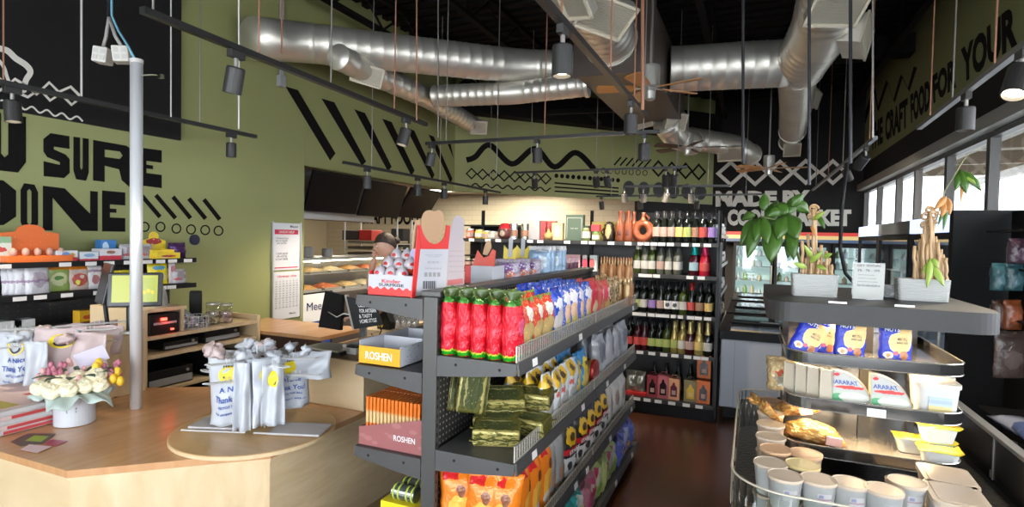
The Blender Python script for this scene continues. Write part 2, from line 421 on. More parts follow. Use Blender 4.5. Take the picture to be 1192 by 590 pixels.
d1 = duct('round_duct', 'long galvanised duct bending off the olive wall towards the middle box duct', [(-4.50, 4.05, 3.52), tuple(P(338, 48, Z=3.64)), tuple(P(610, 78, Z=DZ)), (-1.86, 6.75, DZ)], .20)
d2 = duct('round_duct', 'large galvanised duct right of the fan leading to the right hand trunk', [(-1.0, 7.15, DZ), (.36, 7.36, DZ)], .27)
d3 = duct('round_duct', 'overhead galvanised duct running from the camera towards the box duct', [(-1.30, 3.2, DZ), (-1.45, 5.90, DZ)], .275)
grille(d3, P(703, 14, Z=3.50), (.35, -.45, -.8), (.6, .8, 0), .46, .32, .10)
grille(d3, P(672, -4, Z=3.50), (-.3, -.5, -.8), (.3, 1, 0), .3, .25, .10)
d4 = duct('round_duct', 'right hand galvanised trunk duct running along the windows side', [(.58, 3.4, 3.8), (.56, 6.2, DZ), (.44, 7.5, DZ)], .28)
grille(d4, P(992, 42, X=.78), (1, -.25, -.25), (0, 1, 0), .52, .28, .18)
grille(d4, P(972, 6, Z=3.52), (.1, -.5, -1), (1, .3, 0), .40, .30, .1)
d5 = duct('round_duct', 'galvanised duct narrowing away beyond the trunk elbow at the right', [(.42, 7.4, 3.68), (.52, 9.3, 3.70), (.60, 11.5, 3.7)], .22)
grille(d5, P(940, 112, X=.7), (1, -.4, -.3), (0, 1, 0), .5, .25, .16)
d6 = duct('round_duct', 'small galvanised branch duct with beige grilles by the diamond frieze', [(.62, 11.2, 3.66), (.58, 12.3, 3.62)], .17)
grille(d6, P(922, 172, X=.62), (0, -.7, -.7), (1, 0, 0), .3, .3, .1)
d7 = duct('round_duct', 'slim galvanised duct slanting along under the long duct at the olive wall', [tuple(P(393, 66, Z=3.45)), tuple(P(430, 84, Z=3.45)), tuple(P(498, 114, Z=3.45)), tuple(P(552, 146, Z=3.45))], .13)
grille(d7, P(428, 86, Z=3.40), (.6, -.9, -.5), (.4, .8, 0), .34, .22, .1)
grille(d7, P(557, 147, Z=3.40), (.6, -.8, -.6), (.8, .5, 0), .26, .22, .08)
d8 = duct('round_duct', 'slim galvanised duct crossing below the long duct, left of the fan', [tuple(P(505, 112, Z=3.42)), tuple(P(600, 108, Z=3.42)), (-1.84, 6.45, 3.46)], .135, ring=.1)
d9 = duct('round_duct', 'flexible looking ribbed duct dropping behind the ceiling fan with two grilles', [(-1.25, 8.6, 3.40), (-1.15, 8.9, 3.25), tuple(P(806, 166, Y=9.6))], .19, ring=.07)
grille(d9, P(752, 138, Y=8.7), (-.5, -.8, -.4), (1, 0, .3), .35, .25, .12)
grille(d9, P(785, 140, Y=8.6), (.5, -.8, -.5), (1, 0, -.3), .32, .25, .12)
d10 = duct('round_duct', 'far galvanised duct ending in front of the white diamond frieze', [tuple(P(803, 161, Y=10.2)), tuple(P(858, 170, Y=10.8)), tuple(P(874, 180, Y=11.4))], .19, ring=.25)
grille(d10, P(850, 178, Y=10.6), (0, -.7, -.7), (1, 0, 0), .42, .3, .05)

# ------------------------------------------------------------------ murals (paint on the walls)
def off(pt, n, e=.004): return pt + Vector(n)*e
PL = lambda x, y: off(P(x, y, X=WX), (1, 0, 0))
PLB = lambda x, y: off(P(x, y, X=WX+.03), (1, 0, 0))
PA = lambda x, y: off(PP(x, y, A2, AN), AN)
PB = lambda x, y: off(P(x, y, Y=BY), (0, -1, 0))
PR = lambda x, y: off(P(x, y, X=RXW), (-1, 0, 0))
def paint(name, plane, shapes, m, parent):
    mb = MB()
    for sh in shapes:
        loops = sh if isinstance(sh[0], (list,)) else [sh]
        tri = tessellate_polygon([[Vector((p[0], p[1], 0)) for p in l] for l in loops]); fl = [p for l in loops for p in l]; i = len(mb.v)
        mb.v += [plane(*p) for p in fl]; mb.f += [tuple(i+k for k in t) for t in tri]
    return part(name, mb, m, parent)
def strip(pts, w):
    L, Rr = [], []
    for k, p in enumerate(pts):
        a = pts[max(0, k-1)]; b = pts[min(len(pts)-1, k+1)]; dx, dy = b[0]-a[0], b[1]-a[1]; l = math.hypot(dx, dy) or 1
        nx, ny = -dy/l*w/2, dx/l*w/2; L.append((p[0]+nx, p[1]+ny)); Rr.append((p[0]-nx, p[1]-ny))
    return [[L[k], L[k+1], Rr[k+1], Rr[k]] for k in range(len(pts)-1)]
def catm(pts, n=8):
    o = []; q = [pts[0]]+list(pts)+[pts[-1]]
    for k in range(1, len(q)-2):
        for j in range(n):
            t = j/n; o.append(tuple(.5*((2*q[k][i])+(-q[k-1][i]+q[k+1][i])*t+(2*q[k-1][i]-5*q[k][i]+4*q[k+1][i]-q[k+2][i])*t*t+(-q[k-1][i]+3*q[k][i]-3*q[k+1][i]+q[k+2][i])*t**3) for i in (0, 1)))
    o.append(tuple(pts[-1])); return o
def ell(cx, cy, rx, ry, n=28): return [(cx+rx*math.cos(2*PI*k/n), cy+ry*math.sin(2*PI*k/n)) for k in range(n)]
def ring(cx, cy, rx, ry, w): return [ell(cx, cy, rx, ry), ell(cx, cy, rx-w, ry-w)]
def dia(cx, cy, rx, ry, w): 
    o = [(cx-rx, cy), (cx, cy-ry), (cx+rx, cy), (cx, cy+ry)]; s = 1-w*1.42/min(rx, ry); return [o, [(cx+(x-cx)*s, cy+(y-cy)*s) for x, y in o]]
G = {
 'S': ([(1, 1), (.28, 1), (0, .84), (0, .56), (.14, .44), (.62, .36), (.62, .30), (0, .34), (0, 0), (.78, 0), (1, .14), (1, .46), (.84, .56), (.40, .64), (.40, .70), (1, .70)],),
 'U': ([(0, 1), (0, .2), (.18, 0), (.82, 0), (1, .2), (1, 1), (.60, 1), (.60, .3), (.52, .24), (.44, .3), (.44, 1)],),
 'R': ([(0, 0), (0, 1), (.74, .97), (.95, .84), (.96, .62), (.84, .50), (.95, .26), (1.05, .18), (1.05, -.03), (.80, -.03), (.64, .10), (.58, .36), (.26, .40), (.26, .0)], [(.26, .62), (.26, .80), (.60, .80), (.66, .71), (.60, .62)]),
 'E': ([(0, 0), (0, 1), (1, 1), (1, .67), (.34, .67), (.34, .57), (.62, .57), (.62, .47), (.34, .47), (.34, .35), (1, .35), (1, 0)],),
 'O': ([(0, .16), (0, .84), (.2, 1), (.8, 1), (1, .84), (1, .16), (.8, 0), (.2, 0)], [(.38, .16), (.38, .84), (.5, .89), (.62, .84), (.62, .16), (.5, .11)]),
 'D': ([(0, 0), (0, 1), (.72, 1), (1, .8), (1, .2), (.72, 0)], [(.4, .22), (.4, .78), (.58, .78), (.64, .7), (.64, .3), (.58, .22)]),
 'N': ([(0, 0), (0, 1), (.40, .98), (.86, .42), (.86, .97), (1, .97), (1, 0), (.70, 0), (.18, .74), (.18, 0)],),
 'A': ([(0, 0), (.25, 1), (.75, 1), (1, 0), (.68, 0), (.64, .2), (.36, .2), (.32, 0)], [(.42, .42), (.5, .78), (.58, .42)]),
 'Y': ([(0, 1), (.36, 1), (.5, .66), (.64, 1), (1, 1), (.68, .38), (.68, 0), (.32, 0), (.32, .38)],),
}
def glyph(ch, q):
    TL, TR, BR, BL = q
    def b(u, v):
        v = 1-v
        return tuple(TL[i]*(1-u)*(1-v)+TR[i]*u*(1-v)+BR[i]*u*v+BL[i]*(1-u)*v for i in (0, 1))
    return [[b(*p) for p in l] for l in G[ch]]
sh = [glyph('U', [(-22, 128), (30, 136), (30, 202), (-22, 196)]), glyph('S', [(50, 153.5), (80.5, 158.5), (81, 208), (50.5, 205)]), glyph('U', [(85, 159), (103, 161.5), (103, 211), (85, 208)]),
      glyph('R', [(108, 162.7), (160, 170), (160, 217), (108, 210)]), glyph('E', [(161, 171.5), (188, 175), (188, 219), (161, 215.5)]),
      glyph('D', [(-34, 205), (18.5, 212), (18.5, 262), (-34, 262)]), glyph('O', [(23.5, 212.5), (44, 215.5), (44, 268.5), (23.5, 267)]),
      glyph('N', [(49.5, 216), (113.5, 221.5), (113.5, 269), (49.5, 268)]), glyph('E', [(118.5, 221.5), (145.5, 224), (145.5, 269.7), (118.5, 269.3)])]
paint('mural_lettering', PL, sh, mural, wl)
paint('mural_slashes', PL, strip([(165, 228), (186, 252.5)], 5)+strip([(181, 227), (204, 254)], 5)+strip([(201, 229), (221.5, 254)], 5)+strip([(219.5, 231), (239, 254.5)], 5)+strip([(237, 232), (255.5, 255.5)], 5), mural, wl)
paint('mural_rings', PL, [ring(x, y, 5.8, 6, 1.6) for x, y in ((168, 264), (186.5, 264), (205, 266), (222, 267), (238.5, 267.7), (254, 268.5))], mural, wl)
wlh = bpy.data.objects['wall_left_header']
bars = [[(331.8, 100.5), (346.6, 104.8), (390.3, 178.5), (384, 187)], [(373.8, 114.5), (389, 119), (426, 188), (421, 193)], [(412, 127), (424.7, 131.6), (455.7, 194), (451.4, 199.6)],
        [(444.5, 138), (455.7, 142), (482.4, 198.3), (478.6, 204.7)], [(472, 148), (482, 152), (505.6, 203.4), (502.8, 209)], [(498.5, 156.4), (504.8, 159), (526.5, 208), (524, 213)], [(519, 163), (524, 166), (528, 185)]]
paint('mural_stripes', PL, bars, mural, wlh)
# line drawing on the black panel: a hand with zigzags and a ripple
paint('mural_waves', PLB, strip([(-5, 108), (8, 100), (17, 92), (30, 100), (42, 110), (57, 96), (68, 107), (82, 101), (94, 113)], 3.4)+strip([(-5, 88), (6, 98), (18, 107), (32, 113), (46, 104), (58, 117), (70, 109), (83, 122), (94, 113)], 3.4)
      + strip([(24+k*2, 124+k*.43+2.6*math.sin(k*.72)) for k in range(-12, 37)], 2), muralw, wl)
paint('mural_hand', PLB, strip(catm([(-4, 56), (8, 59), (18, 68), (30, 76), (35, 84), (30, 93), (27, 104)]), 7)+strip(catm([(-4, 68), (4, 78), (8, 90), (12, 100)]), 4)+[ell(27, 105, 4, 3.4), ell(10, 102, 3, 3.4)], muralw, wl)
z = lambda x, y: (530+x/3.725, 150+y/3.725)
paint('mural_big_wave', PA, strip(catm([z(*p) for p in ((48, 135), (85, 122), (148, 70), (245, 152), (345, 86), (430, 165), (520, 103), (600, 172), (612, 178))]), 6.6), mural, wa)
paint('mural_diamonds', PA, [dia(*z(x, 194+i*3.2), 7, 7, 1.6) for i, x in enumerate((70, 118, 165, 212, 258, 303, 350, 392))], mural, wa)
paint('mural_ripple', PA, strip([(544+k*1.2, 215+k*.072+2*math.sin(k*.6)) for k in range(0, 82)], 1.6), mural, wa)
paint('mural_dots', PA, [ell(*z(438+24.3*i, 203+1.8*i), 2.3, 2.6, 14) for i in range(12)], mural, wa)
paint('mural_lines', PA, strip([z(430, 234), z(708, 257)], 1.8)+strip([z(430, 252), z(708, 272)], 1.8)+strip([z(430, 270), z(708, 287)], 1.8), mural, wa)
paint('mural_ticks', PA, sum([strip([z(688+26*i, 157+2*i), z(718+26*i, 123+2*i)], 1.9) for i in range(6)], []), mural, wa)
paint('mural_small_rings', PA, [ring(*z(642+30*i, 181+1.6*i), 2.9, 3.4, .8) for i in range(7)], mural, wa)
paint('mural_bold_diamonds', PA, [dia(*z(x, y), 9, 10.2, 2.1) for x, y in ((880, 172), (938, 178), (998, 182), (1055, 187))], mural, wa)
paint('mural_discs', PA, [ell(*z(x, y), 6.8, 8.9) for x, y in ((752, 258), (817, 262), (882, 264), (945, 270), (1005, 272), (1063, 275))], mat('mural_charcoal', (.03, .03, .028), .6), wa)
paint('mural_white_diamonds', PB, [dia(x, y, 17.5, 15.6, 3.8) for x, y in ((850.5, 202), (879, 201.5), (908, 201), (938, 200), (969.5, 200.3))], muralw, wb)
def wtext(s, plane, q, m, parent, offs=.06, name='mural_lettering'): return lettering(s, [plane(*p) for p in q], m, parent, offs, name=name)
wtext('MADE', PB, [(833, 222), (904.5, 222), (904.5, 240.4), (833, 240.4)], muralw, wb)
wtext('BY', PB, [(911, 221.6), (943, 221.2), (943, 240.4), (911, 240.4)], muralw, wb)
wtext('COOKS', PB, [(847, 243.6), (905, 243.6), (905, 262.6), (847, 262.6)], muralw, wb)
wtext('MARKET', PB, [(912, 243.8), (991, 243.8), (991, 263), (912, 263)], muralw, wb)
ru = bpy.data.objects['wall_right_upper']
muralr = mural
for s, q in (('YOUR', [(1119, 57), (1184, 1), (1185, 52), (1120, 99)]), ('FOR', [(1086, 88), (1113.5, 65), (1113.5, 102), (1087, 121)]), ('FOOD', [(1060, 110), (1083, 91), (1083, 127), (1061, 144)]),
             ('CRAFT', [(1031, 132), (1057, 113), (1057, 148), (1031, 165)]), ('THE', [(1014, 146), (1028, 135), (1028, 166), (1014, 176)])):
    wtext(s, PR, q, muralr, ru, .05)
paint('mural_zigzag', PR, strip([(1006, 143), (1018, 102), (1022, 128), (1033, 95), (1041, 118), (1050, 88), (1058, 105), (1066, 78)], 4), mural, ru)

# ------------------------------------------------------------------ windows on the right and what lies outside
frm = mat('window_frame_dark', (.10, .095, .09), .4, .3)
ys = [P(p, 200, X=RXW).y for p in (1004, 1020.5, 1042, 1063, 1098, 1146)]
ys[0] = BY-.05
y = ys[-1]
while y-1.25 > FY+.2: y -= 1.25; ys.append(y)
ys.append(FY+.02)
for k in range(len(ys)-1):
    y1, y0 = ys[k], ys[k+1]; w = MB(); t = .045
    w.box(RXW+.02, y0, WZ0, RXW+.10, y0+t, WZ1); w.box(RXW+.02, y1-t, WZ0, RXW+.10, y1, WZ1)
    w.box(RXW+.02, y0+t, WZ0, RXW+.10, y1-t, WZ0+t); w.box(RXW+.02, y0+t, WZ1-t-.02, RXW+.10, y1-t, WZ1-.021)
    fo = setting('window_%d' % (k+1), w, frm); part('pane', MB().box(RXW+.055, y0+t, WZ0+t, RXW+.062, y1-t, WZ1-t-.02), glass, fo)
# storefront glazing behind the camera
w = MB()
for k in range(6): x = WX+.02+k*(RXW-WX-.1)/5; w.box(x, FY-.12, .3, x+.06, FY-.04, 2.9)
fo = setting('window_20', w, frm); part('pane', MB().box(WX, FY-.085, .3, RXW, FY-.08, 2.9), glass, fo)
sof = mat('soffit_beige', (.62, .56, .46), .7)
cn = thing('outdoor_canopy', 'beige slatted canopy roof seen outside through the clerestory windows', 'canopy', (4, 6, 0))
part('canopy_roof', MB().box(2.35, -2, 3.32, 6.2, 16, 3.45), sof, cn)
for k in range(9): part('canopy_rafter', MB().box(2.4, -1+k*1.9, 3.1, 6.1, -.9+k*1.9, 3.319), mat('rafter_brown', (.22, .17, .12), .6), cn)
for k in range(3): part('canopy_beam', MB().box(2.7+k*1.6, -2, 2.98, 2.84+k*1.6, 16, 3.10), mat('soffit_grey', (.45, .42, .38), .6), cn)
for k in range(4): part('canopy_post', MB().box(5.95, .5+k*4.2, -.1, 6.1, .65+k*4.2, 3.3), sof, cn)
setting('ground', MB().box(RXW+.2, -30, -.12, 40, 60, -.02), mat('outside_concrete', (.55, .53, .50), .8))
# ------------------------------------------------------------------ kitchen beyond the opening
def tiles(name, c1, c2, sx=.4, sz=.12):
    m, t, b = nt(name); tc = t.nodes.new('ShaderNodeTexCoord'); mp = t.nodes.new('ShaderNodeMapping'); mp.inputs['Rotation'].default_value = (PI/2, 0, 0)
    br = t.nodes.new('ShaderNodeTexBrick'); br.inputs['Color1'].default_value = (*c1, 1); br.inputs['Color2'].default_value = (*c2, 1); br.inputs['Mortar'].default_value = (*[x*.82 for x in c1], 1)
    br.inputs['Scale'].default_value = 1; br.inputs['Brick Width'].default_value = sx; br.inputs['Row Height'].default_value = sz; br.inputs['Mortar Size'].default_value = .006
    t.links.new(tc.outputs['Object'], mp.inputs[0]); t.links.new(mp.outputs[0], br.inputs['Vector']); t.links.new(br.outputs['Color'], b.inputs['Base Color']); b.inputs['Roughness'].default_value = .35
    return m
tile = tiles('cream_tile', (.55, .48, .34), (.57, .50, .36))
setting('wall_kitchen_back', MB().box(-10.6, 12, 0, -1.65, 12.15, 3), tile)
setting('wall_kitchen_left', MB().box(-10.75, 3.6, 0, -10.6, 12.15, 3), mat('cream_wall', (.58, .49, .33), .5))
setting('wall_kitchen_front', MB().box(-10.6, 3.45, 0, -4.951, 3.6, 3), mat('cream_wall', (.58, .49, .33), .5))
kc = [(-10.6, 3.6), (-4.96, 3.6), (-4.96, 8.7), (-1.9, 11.85), (-1.9, 12), (-10.6, 12)]
M = Matrix(((1, 0, 0, 0), (0, 0, 1, 0), (0, 1, 0, 0), (0, 0, 0, 1)))
mb = MB().prism(kc, .05, M=T(0, 0, 2.66) @ M); setting('ceiling_kitchen', mb, mat('ceiling_tile', (.6, .56, .48), .7))
lamp_e = mat('panel_glow', (.9, .88, .8), .5, emit=(1, .93, .8), es=4)
for k, (x, y, g) in enumerate(((-5.9, 10.6, 'far'), (-4.5, 11.2, 'middle'), (-8.2, 9, 'left'), (-7.0, 6.2, 'near'))):
    t = thing('ceiling_panel_light', 'flat glowing ceiling panel light in the %s part of the kitchen ceiling' % g, 'ceiling light', (x, y, 2.62))
    l = bpy.data.lights.new('panel_light', 'AREA'); l.shape = 'RECTANGLE'; l.size = 1.2; l.size_y = .6; l.energy = 38; l.color = (1, .9, .72); o = bpy.data.objects.new('panel_light', l); COL.objects.link(o); o.location = (x, y, 2.61)
    part('diffuser', MB().box(x-.6, y-.3, 2.635, x+.6, y+.3, 2.65), lamp_e, t); f = MB()
    for q in ((-.63, -.33, .63, -.3), (-.63, .3, .63, .33), (-.63, -.3, -.6, .3), (.6, -.3, .63, .3)): f.box(x+q[0], y+q[1], 2.62, x+q[2], y+q[3], 2.659)
    part('frame', f, white, t)
def KB(x, y): return P(x, y, Y=11.985)
kb = bpy.data.objects['wall_kitchen_back']
lettering('CRAFT FOOD', [KB(419, 244), KB(487, 246), KB(487, 262), KB(419, 260)], mural, kb, .035, name='mural_lettering')
# stainless hood bar and left steel cabinet at the opening
o = part('stainless_beam', MB().box(-5.75, 5.06, 1.83, -5.35, 7.1, 2.0), brushed, bev=.01); tag(o, 'stainless steel hood edge under the leftmost menu screen', 'hood')
o = part('stainless_hood_canopy', MB().box(-7.4, 4.2, 2.0, -5.35, 7.6, 2.6), brushed, bev=.02); tag(o, 'tall stainless hood body behind the menu screens', 'hood')
o = thing('tall_steel_fridge', 'tall stainless steel fridge cabinet just inside the kitchen opening', 'fridge', (-6.4, 5.4, 0))
part('cabinet', MB().box(-7.3, 5.2, .1, -6.45, 6.1, 1.98), brushed, o, bev=.01); part('door', MB().box(-6.449, 5.23, .15, -6.40, 6.07, 1.93), brushed, o, bev=.01); part('handle', MB().tube([(-6.37, 5.98, .9), (-6.37, 5.98, 1.5)], .014), chrome, o)
# three menu screens, tilted out over the opening
scr = mat('screen_black', (.004, .004, .005), .35, spec=.12)
for k, (tl, tr, br, bl, d) in enumerate((((366, 198), (424.5, 208.5), (413, 249), (356, 246), 'leftmost, widest in view'), ((429.5, 210), (474.7, 217.6), (463, 254.7), (417, 250), 'middle one of three'), ((480, 219), (514, 224.4), (491.6, 256), (466.5, 251), 'rightmost, above the cardboard display'))):
    a = P(*tl, X=-4.86); b = P(*tr, X=-4.86); c = P(*br, Y=b.y); e = P(*bl, Y=a.y); xb = (c.x+e.x)/2; zb = (c.z+e.z)/2; zt = min((a.z+b.z)/2, 2.41)
    tv = thing('menu_screen', 'black menu screen hung tilted in the kitchen opening, '+d, 'screen', (-4.86, (a.y+b.y)/2, zb), group='menu screens in the kitchen opening')
    y0, y1 = a.y, b.y; n = Vector((zt-zb, 0, -(-4.86-xb))).normalized()
    def sl(yy0, yy1, i, o_, th0, th1):
        tp = Vector((-4.86, 0, zt)); bt = Vector((xb, 0, zb)); d_ = (bt-tp); m_ = MB(); L = d_.length; d_.normalize(); p0 = tp+d_*i; p1 = tp+d_*(L-i)
        vs = [Vector((p.x, yy, p.z))+n*th for th in (th0, th1) for p, yy in ((p0, yy0), (p0, yy1), (p1, yy1), (p1, yy0))]
        m_.v = vs; m_.f = [(0, 1, 2, 3), (7, 6, 5, 4), (0, 4, 5, 1), (1, 5, 6, 2), (2, 6, 7, 3), (3, 7, 4, 0)]; return m_
    part('screen_frame', sl(y0, y1, 0, 0, -.04, 0), black, tv); part('screen_glass', sl(y0+.015, y1-.015, .015, 0, .0005, .003), scr, tv)
    part('hanging_pole', MB().cyl((-5.02, (y0+y1)/2, zt-.18), (-5.02, (y0+y1)/2, 2.659), .015), greyl, tv)
# bakery case with curved glass
bc = thing('bakery_case', 'glass fronted bakery case with trays of food just inside the kitchen opening', 'display case', (-5.4, 6.6, 0))
part('case_base', MB().box(-5.9, 5.25, 0, -5.02, 8.35, .88), mat('case_dark', (.05, .04, .035), .4), bc, bev=.01)
part('deck', MB().box(-5.88, 5.27, .881, -5.04, 8.33, .91), brushed, bc)
prof = [(-5.04, .91), (-5.02, 1.0), (-5.06, 1.14), (-5.2, 1.26), (-5.42, 1.30)]
g = MB(); 
for k in range(4):
    (xa, za), (xb_, zb_) = prof[k], prof[k+1]; g.quad((xa, 5.27, za), (xa, 8.33, za), (xb_, 8.33, zb_), (xb_, 5.27, zb_))
part('curved_glass', g, clear('case_glass', (.95, .97, .95), .05), bc, smooth=True)
for yy in (5.27, 8.33): part('end_rim', MB().tube([(x, yy, z_) for x, z_ in prof]+[(-5.85, yy, 1.30)], .018, 8), black, bc)
part('case_top', MB().box(-5.88, 5.25, 1.29, -5.40, 8.35, 1.32), brushed, bc)
part('case_back', MB().box(-5.88, 5.27, .911, -5.85, 8.33, 1.289), brushed, bc)
part('glass_shelf', MB().box(-5.84, 5.30, 1.10, -5.30, 8.30, 1.11), brushed, bc)
o = area_ = None
def warm_tube(name, lab, a, b, r, es=9, col=(1, .85, .6)):
    m = mat('warm_tube_%g' % es, (.9, .85, .7), .4, emit=col, es=es); o = part(name, MB().cyl(a, b, r, n=8), m); tag(o, lab, 'lamp'); return o
warm_tube('case_light_tube', 'bright warm light tube inside the bakery case', (-5.46, 5.35, 1.272), (-5.46, 8.25, 1.272), .010)
foodm = [pack('food_%d' % i, c, (), .5, speck=(9, .35, c2)) for i, (c, c2) in enumerate((((.55, .28, .10), (.75, .5, .2)), ((.5, .12, .05), (.75, .4, .2)), ((.62, .45, .22), (.3, .15, .05)), ((.65, .55, .35), (.8, .7, .5))))]
for r_, (x, z_) in enumerate(((-5.3, .91), (-5.55, 1.11))):
    for k in range(7):
        y = 5.55+k*.4; t = thing('food_tray', 'metal food tray on the bakery case %s, %s from its left' % (('deck', 'shelf')[r_], ORD[k]), 'food tray', (x, y, z_), group='trays in the bakery case')
        part('tray', MB().box(x-.17, y-.17, z_+.001, x+.17, y+.17, z_+.022), brushed, t)
        rnd = random.Random(k+9*r_); part('food', MB().grid(lambda u, v: (x-.15+.3*u, y-.15+.3*v, z_+.023+.05*math.sin(PI*u)**.5*math.sin(PI*v)**.5*(.7+.6*rnd.random())), 8, 8), foodm[(k+r_) % 4], t, smooth=True)
for k, (dx, dy, s_, d) in enumerate(((-5.65, 5.45, .09, 'nearest the olive wall'), (-5.62, 5.75, .075, 'second along'), (-5.66, 6.02, .085, 'third along'), (-5.6, 6.35, .07, 'furthest along'))):
    t = thing('paper_roll', 'white paper goods roll standing on top of the bakery case, '+d, 'paper roll', (dx, dy, 1.32), group='white rolls on the bakery case')
    part('roll', MB().lathe([(.02, 0), (s_, 0), (s_+.004, .01), (s_+.004, s_*1.6), (s_, s_*1.65), (.02, s_*1.65), (.02, 0)], (dx, dy, 1.321), 18), offw, t, smooth=False)
    part('core', MB().lathe([(.019, 0), (.019, s_*1.64), (.015, s_*1.64), (.015, 0), (.019, 0)], (dx, dy, 1.321), 14), mat('kraft', (.45, .31, .18), .7), t)
# MEEST fridge front below the case
ms = thing('branded_chest', 'white and blue panelled counter front with dark lettering by the opening edge', 'counter front', (-4.96, 5.5, 0))
part('body', MB().box(-5.015, 5.12, 0, -4.975, 5.75, .915), black, ms)
part('upper_panel', MB().box(-4.974, 5.19, .56, -4.955, 5.69, .90), mat('panel_white', (.72, .74, .76), .4), ms)
part('lower_panel', MB().box(-4.974, 5.19, .18, -4.955, 5.69, .558), mat('panel_blue', (.02, .06, .27), .35), ms)
lettering('Meest', [(-4.95, 5.27, .80), (-4.95, 5.64, .80), (-4.95, 5.64, .70), (-4.95, 5.27, .70)], mat('ink_navy', (.01, .02, .10), .5), ms, 0)
# shelving rack with pans and red trays behind the person
rk = thing('kitchen_rack', 'steel wire rack stacked with baking trays behind the person', 'rack', (-7.6, 9.0, 0))
a_ = P(401, 300, Y=9.0); b_ = P(462, 300, Y=9.0)
for x in (a_.x, b_.x):
    for yy in (9.0, 9.5): part('rack_post', MB().cyl((x, yy, 0), (x, yy, 1.95), .018), brushed, rk)
zz = [P(430, y, Y=9.0).z for y in (283, 290, 297, 305, 312, 330, 350)]
for z_ in zz: part('rack_shelf', MB().box(a_.x, 9.0, z_-.015, b_.x, 9.5, z_), brushed, rk)
for k, z_ in enumerate(zz[:5]):
    o = part('baking_tray', MB().box(a_.x+.05, 9.03, z_+.002, b_.x-.12*(k % 3)-.05, 9.45, z_+.05), mat('pan_dark', (.22, .19, .15), .4, .5), bev=.01); tag(o, 'dull metal baking tray on the kitchen rack, %s shelf from its top' % ORD[k], 'tray', 'baking trays on the rack')
a2 = P(404, 272, Y=9.2); b2 = P(423, 272, Y=9.2); c2_ = P(438, 272, Y=9.2)
part_z = P(420, 272, Y=9.2).z
o = part('crate', MB().box(a2.x, 9.05, zz[0]+.051, b2.x, 9.4, zz[0]+.25), mat('crate_black', (.03, .02, .02), .5), bev=.01); tag(o, 'black plastic crate on top of the kitchen rack', 'crate')
o = part('crate', MB().box(b2.x+.01, 9.05, zz[0]+.051, c2_.x, 9.4, zz[0]+.26), mat('crate_red', (.55, .03, .025), .4), bev=.01); tag(o, 'red plastic crate on top of the kitchen rack', 'crate')
a_ = P(461, 266, Y=10.6); b_ = P(474, 320, Y=10.6)
o = part('speaker_tower', MB().box(a_.x, 10.4, 0, b_.x, 10.7, a_.z), black, bev=.02); tag(o, 'tall black cabinet standing against the cream kitchen wall', 'cabinet')
# jar rack seen far behind, px 545-600
a_ = P(543, 262, Y=11.4); b_ = P(602, 262, Y=11.4); jr = thing('jar_shelf', 'black shelving with jars in front of the cream kitchen wall', 'shelf', (a_.x, 11.4, 0))
part('back_panel', MB().box(a_.x, 11.6, 0, b_.x, 11.64, a_.z+.02), black, jr)
for y_ in (262, 279, 297, 315): z_ = P(570, y_, Y=11.4).z; part('shelf', MB().box(a_.x, 11.2, z_-.03, b_.x, 11.6, z_), black, jr)
# ------------------------------------------------------------------ posters on the olive wall
al = mat('poster_rail', (.62, .62, .64), .3, .8)
def poster(tl, br, lab, head, sub, top):
    a = P(*tl, X=WX); b = P(*br, X=WX); y0, y1, z1, z0 = a.y, b.y, a.z, b.z
    t = thing('wall_poster', lab, 'poster', (WX, (y0+y1)/2, z0)); X = WX+.012
    part('sheet', MB().box(WX+.002, y0, z0, X, y1, z1), mat('poster_paper', (.62, .64, .68), .4), t)
    for yy in (y0-.012, y1-.004): part('rail', MB().box(WX+.002, yy, z0-.012, X+.012, yy+.016, z1+.012), al, t)
    q = lambda u0, v0, u1, v1: [(X+.002, y0+(y1-y0)*u0, z1-(z1-z0)*v0), (X+.002, y0+(y1-y0)*u1, z1-(z1-z0)*v0), (X+.002, y0+(y1-y0)*u1, z1-(z1-z0)*v1), (X+.002, y0+(y1-y0)*u0, z1-(z1-z0)*v1)]
    ink = mat('ink_grey', (.10, .10, .12), .6); red = mat('ink_crimson', (.52, .02, .07), .5)
    if top:
        part('printed_band', MB().box(X, y0+.03, z1-(z1-z0)*.24, X+.0012, y1-.03, z1-(z1-z0)*.14), red, t)
        part('printed_band', MB().box(X, y0+.03, z0+.02, X+.0012, y1-.03, z0+.032), red, t)
        lettering('Meest', q(.62, .04, .92, .10), ink, t); lettering('UNION HELP', q(.22, .165, .78, .215), white, t)
        lettering('1 Download app\nscan to register\nyour parcels', q(.10, .30, .55, .46), ink, t, .005); lettering('2 Send parcel\nsafe and fast\nto your family', q(.10, .62, .55, .80), ink, t, .005)
    else:
        lettering('Ukrainian cities', q(.16, .07, .86, .12), red, t)
        for c in range(7): lettering('\n'.join(['lviv', 'kyiv', 'odesa', 'sumy', 'rivne', 'uman', 'lutsk', 'dnipro', 'stryi', 'izium', 'bar', 'halych']), q(.08+c*.125, .18, .17+c*.125, .78), ink, t, .002)
        lettering('Meest', q(.60, .88, .84, .92), ink, t)
poster((316.5, 259), (348, 313), 'white poster with a crimson banner on the olive wall, upper of the two', 0, 0, True)
poster((316.5, 317), (348, 368), 'pale poster printed with columns of small text, lower of the two', 0, 0, False)

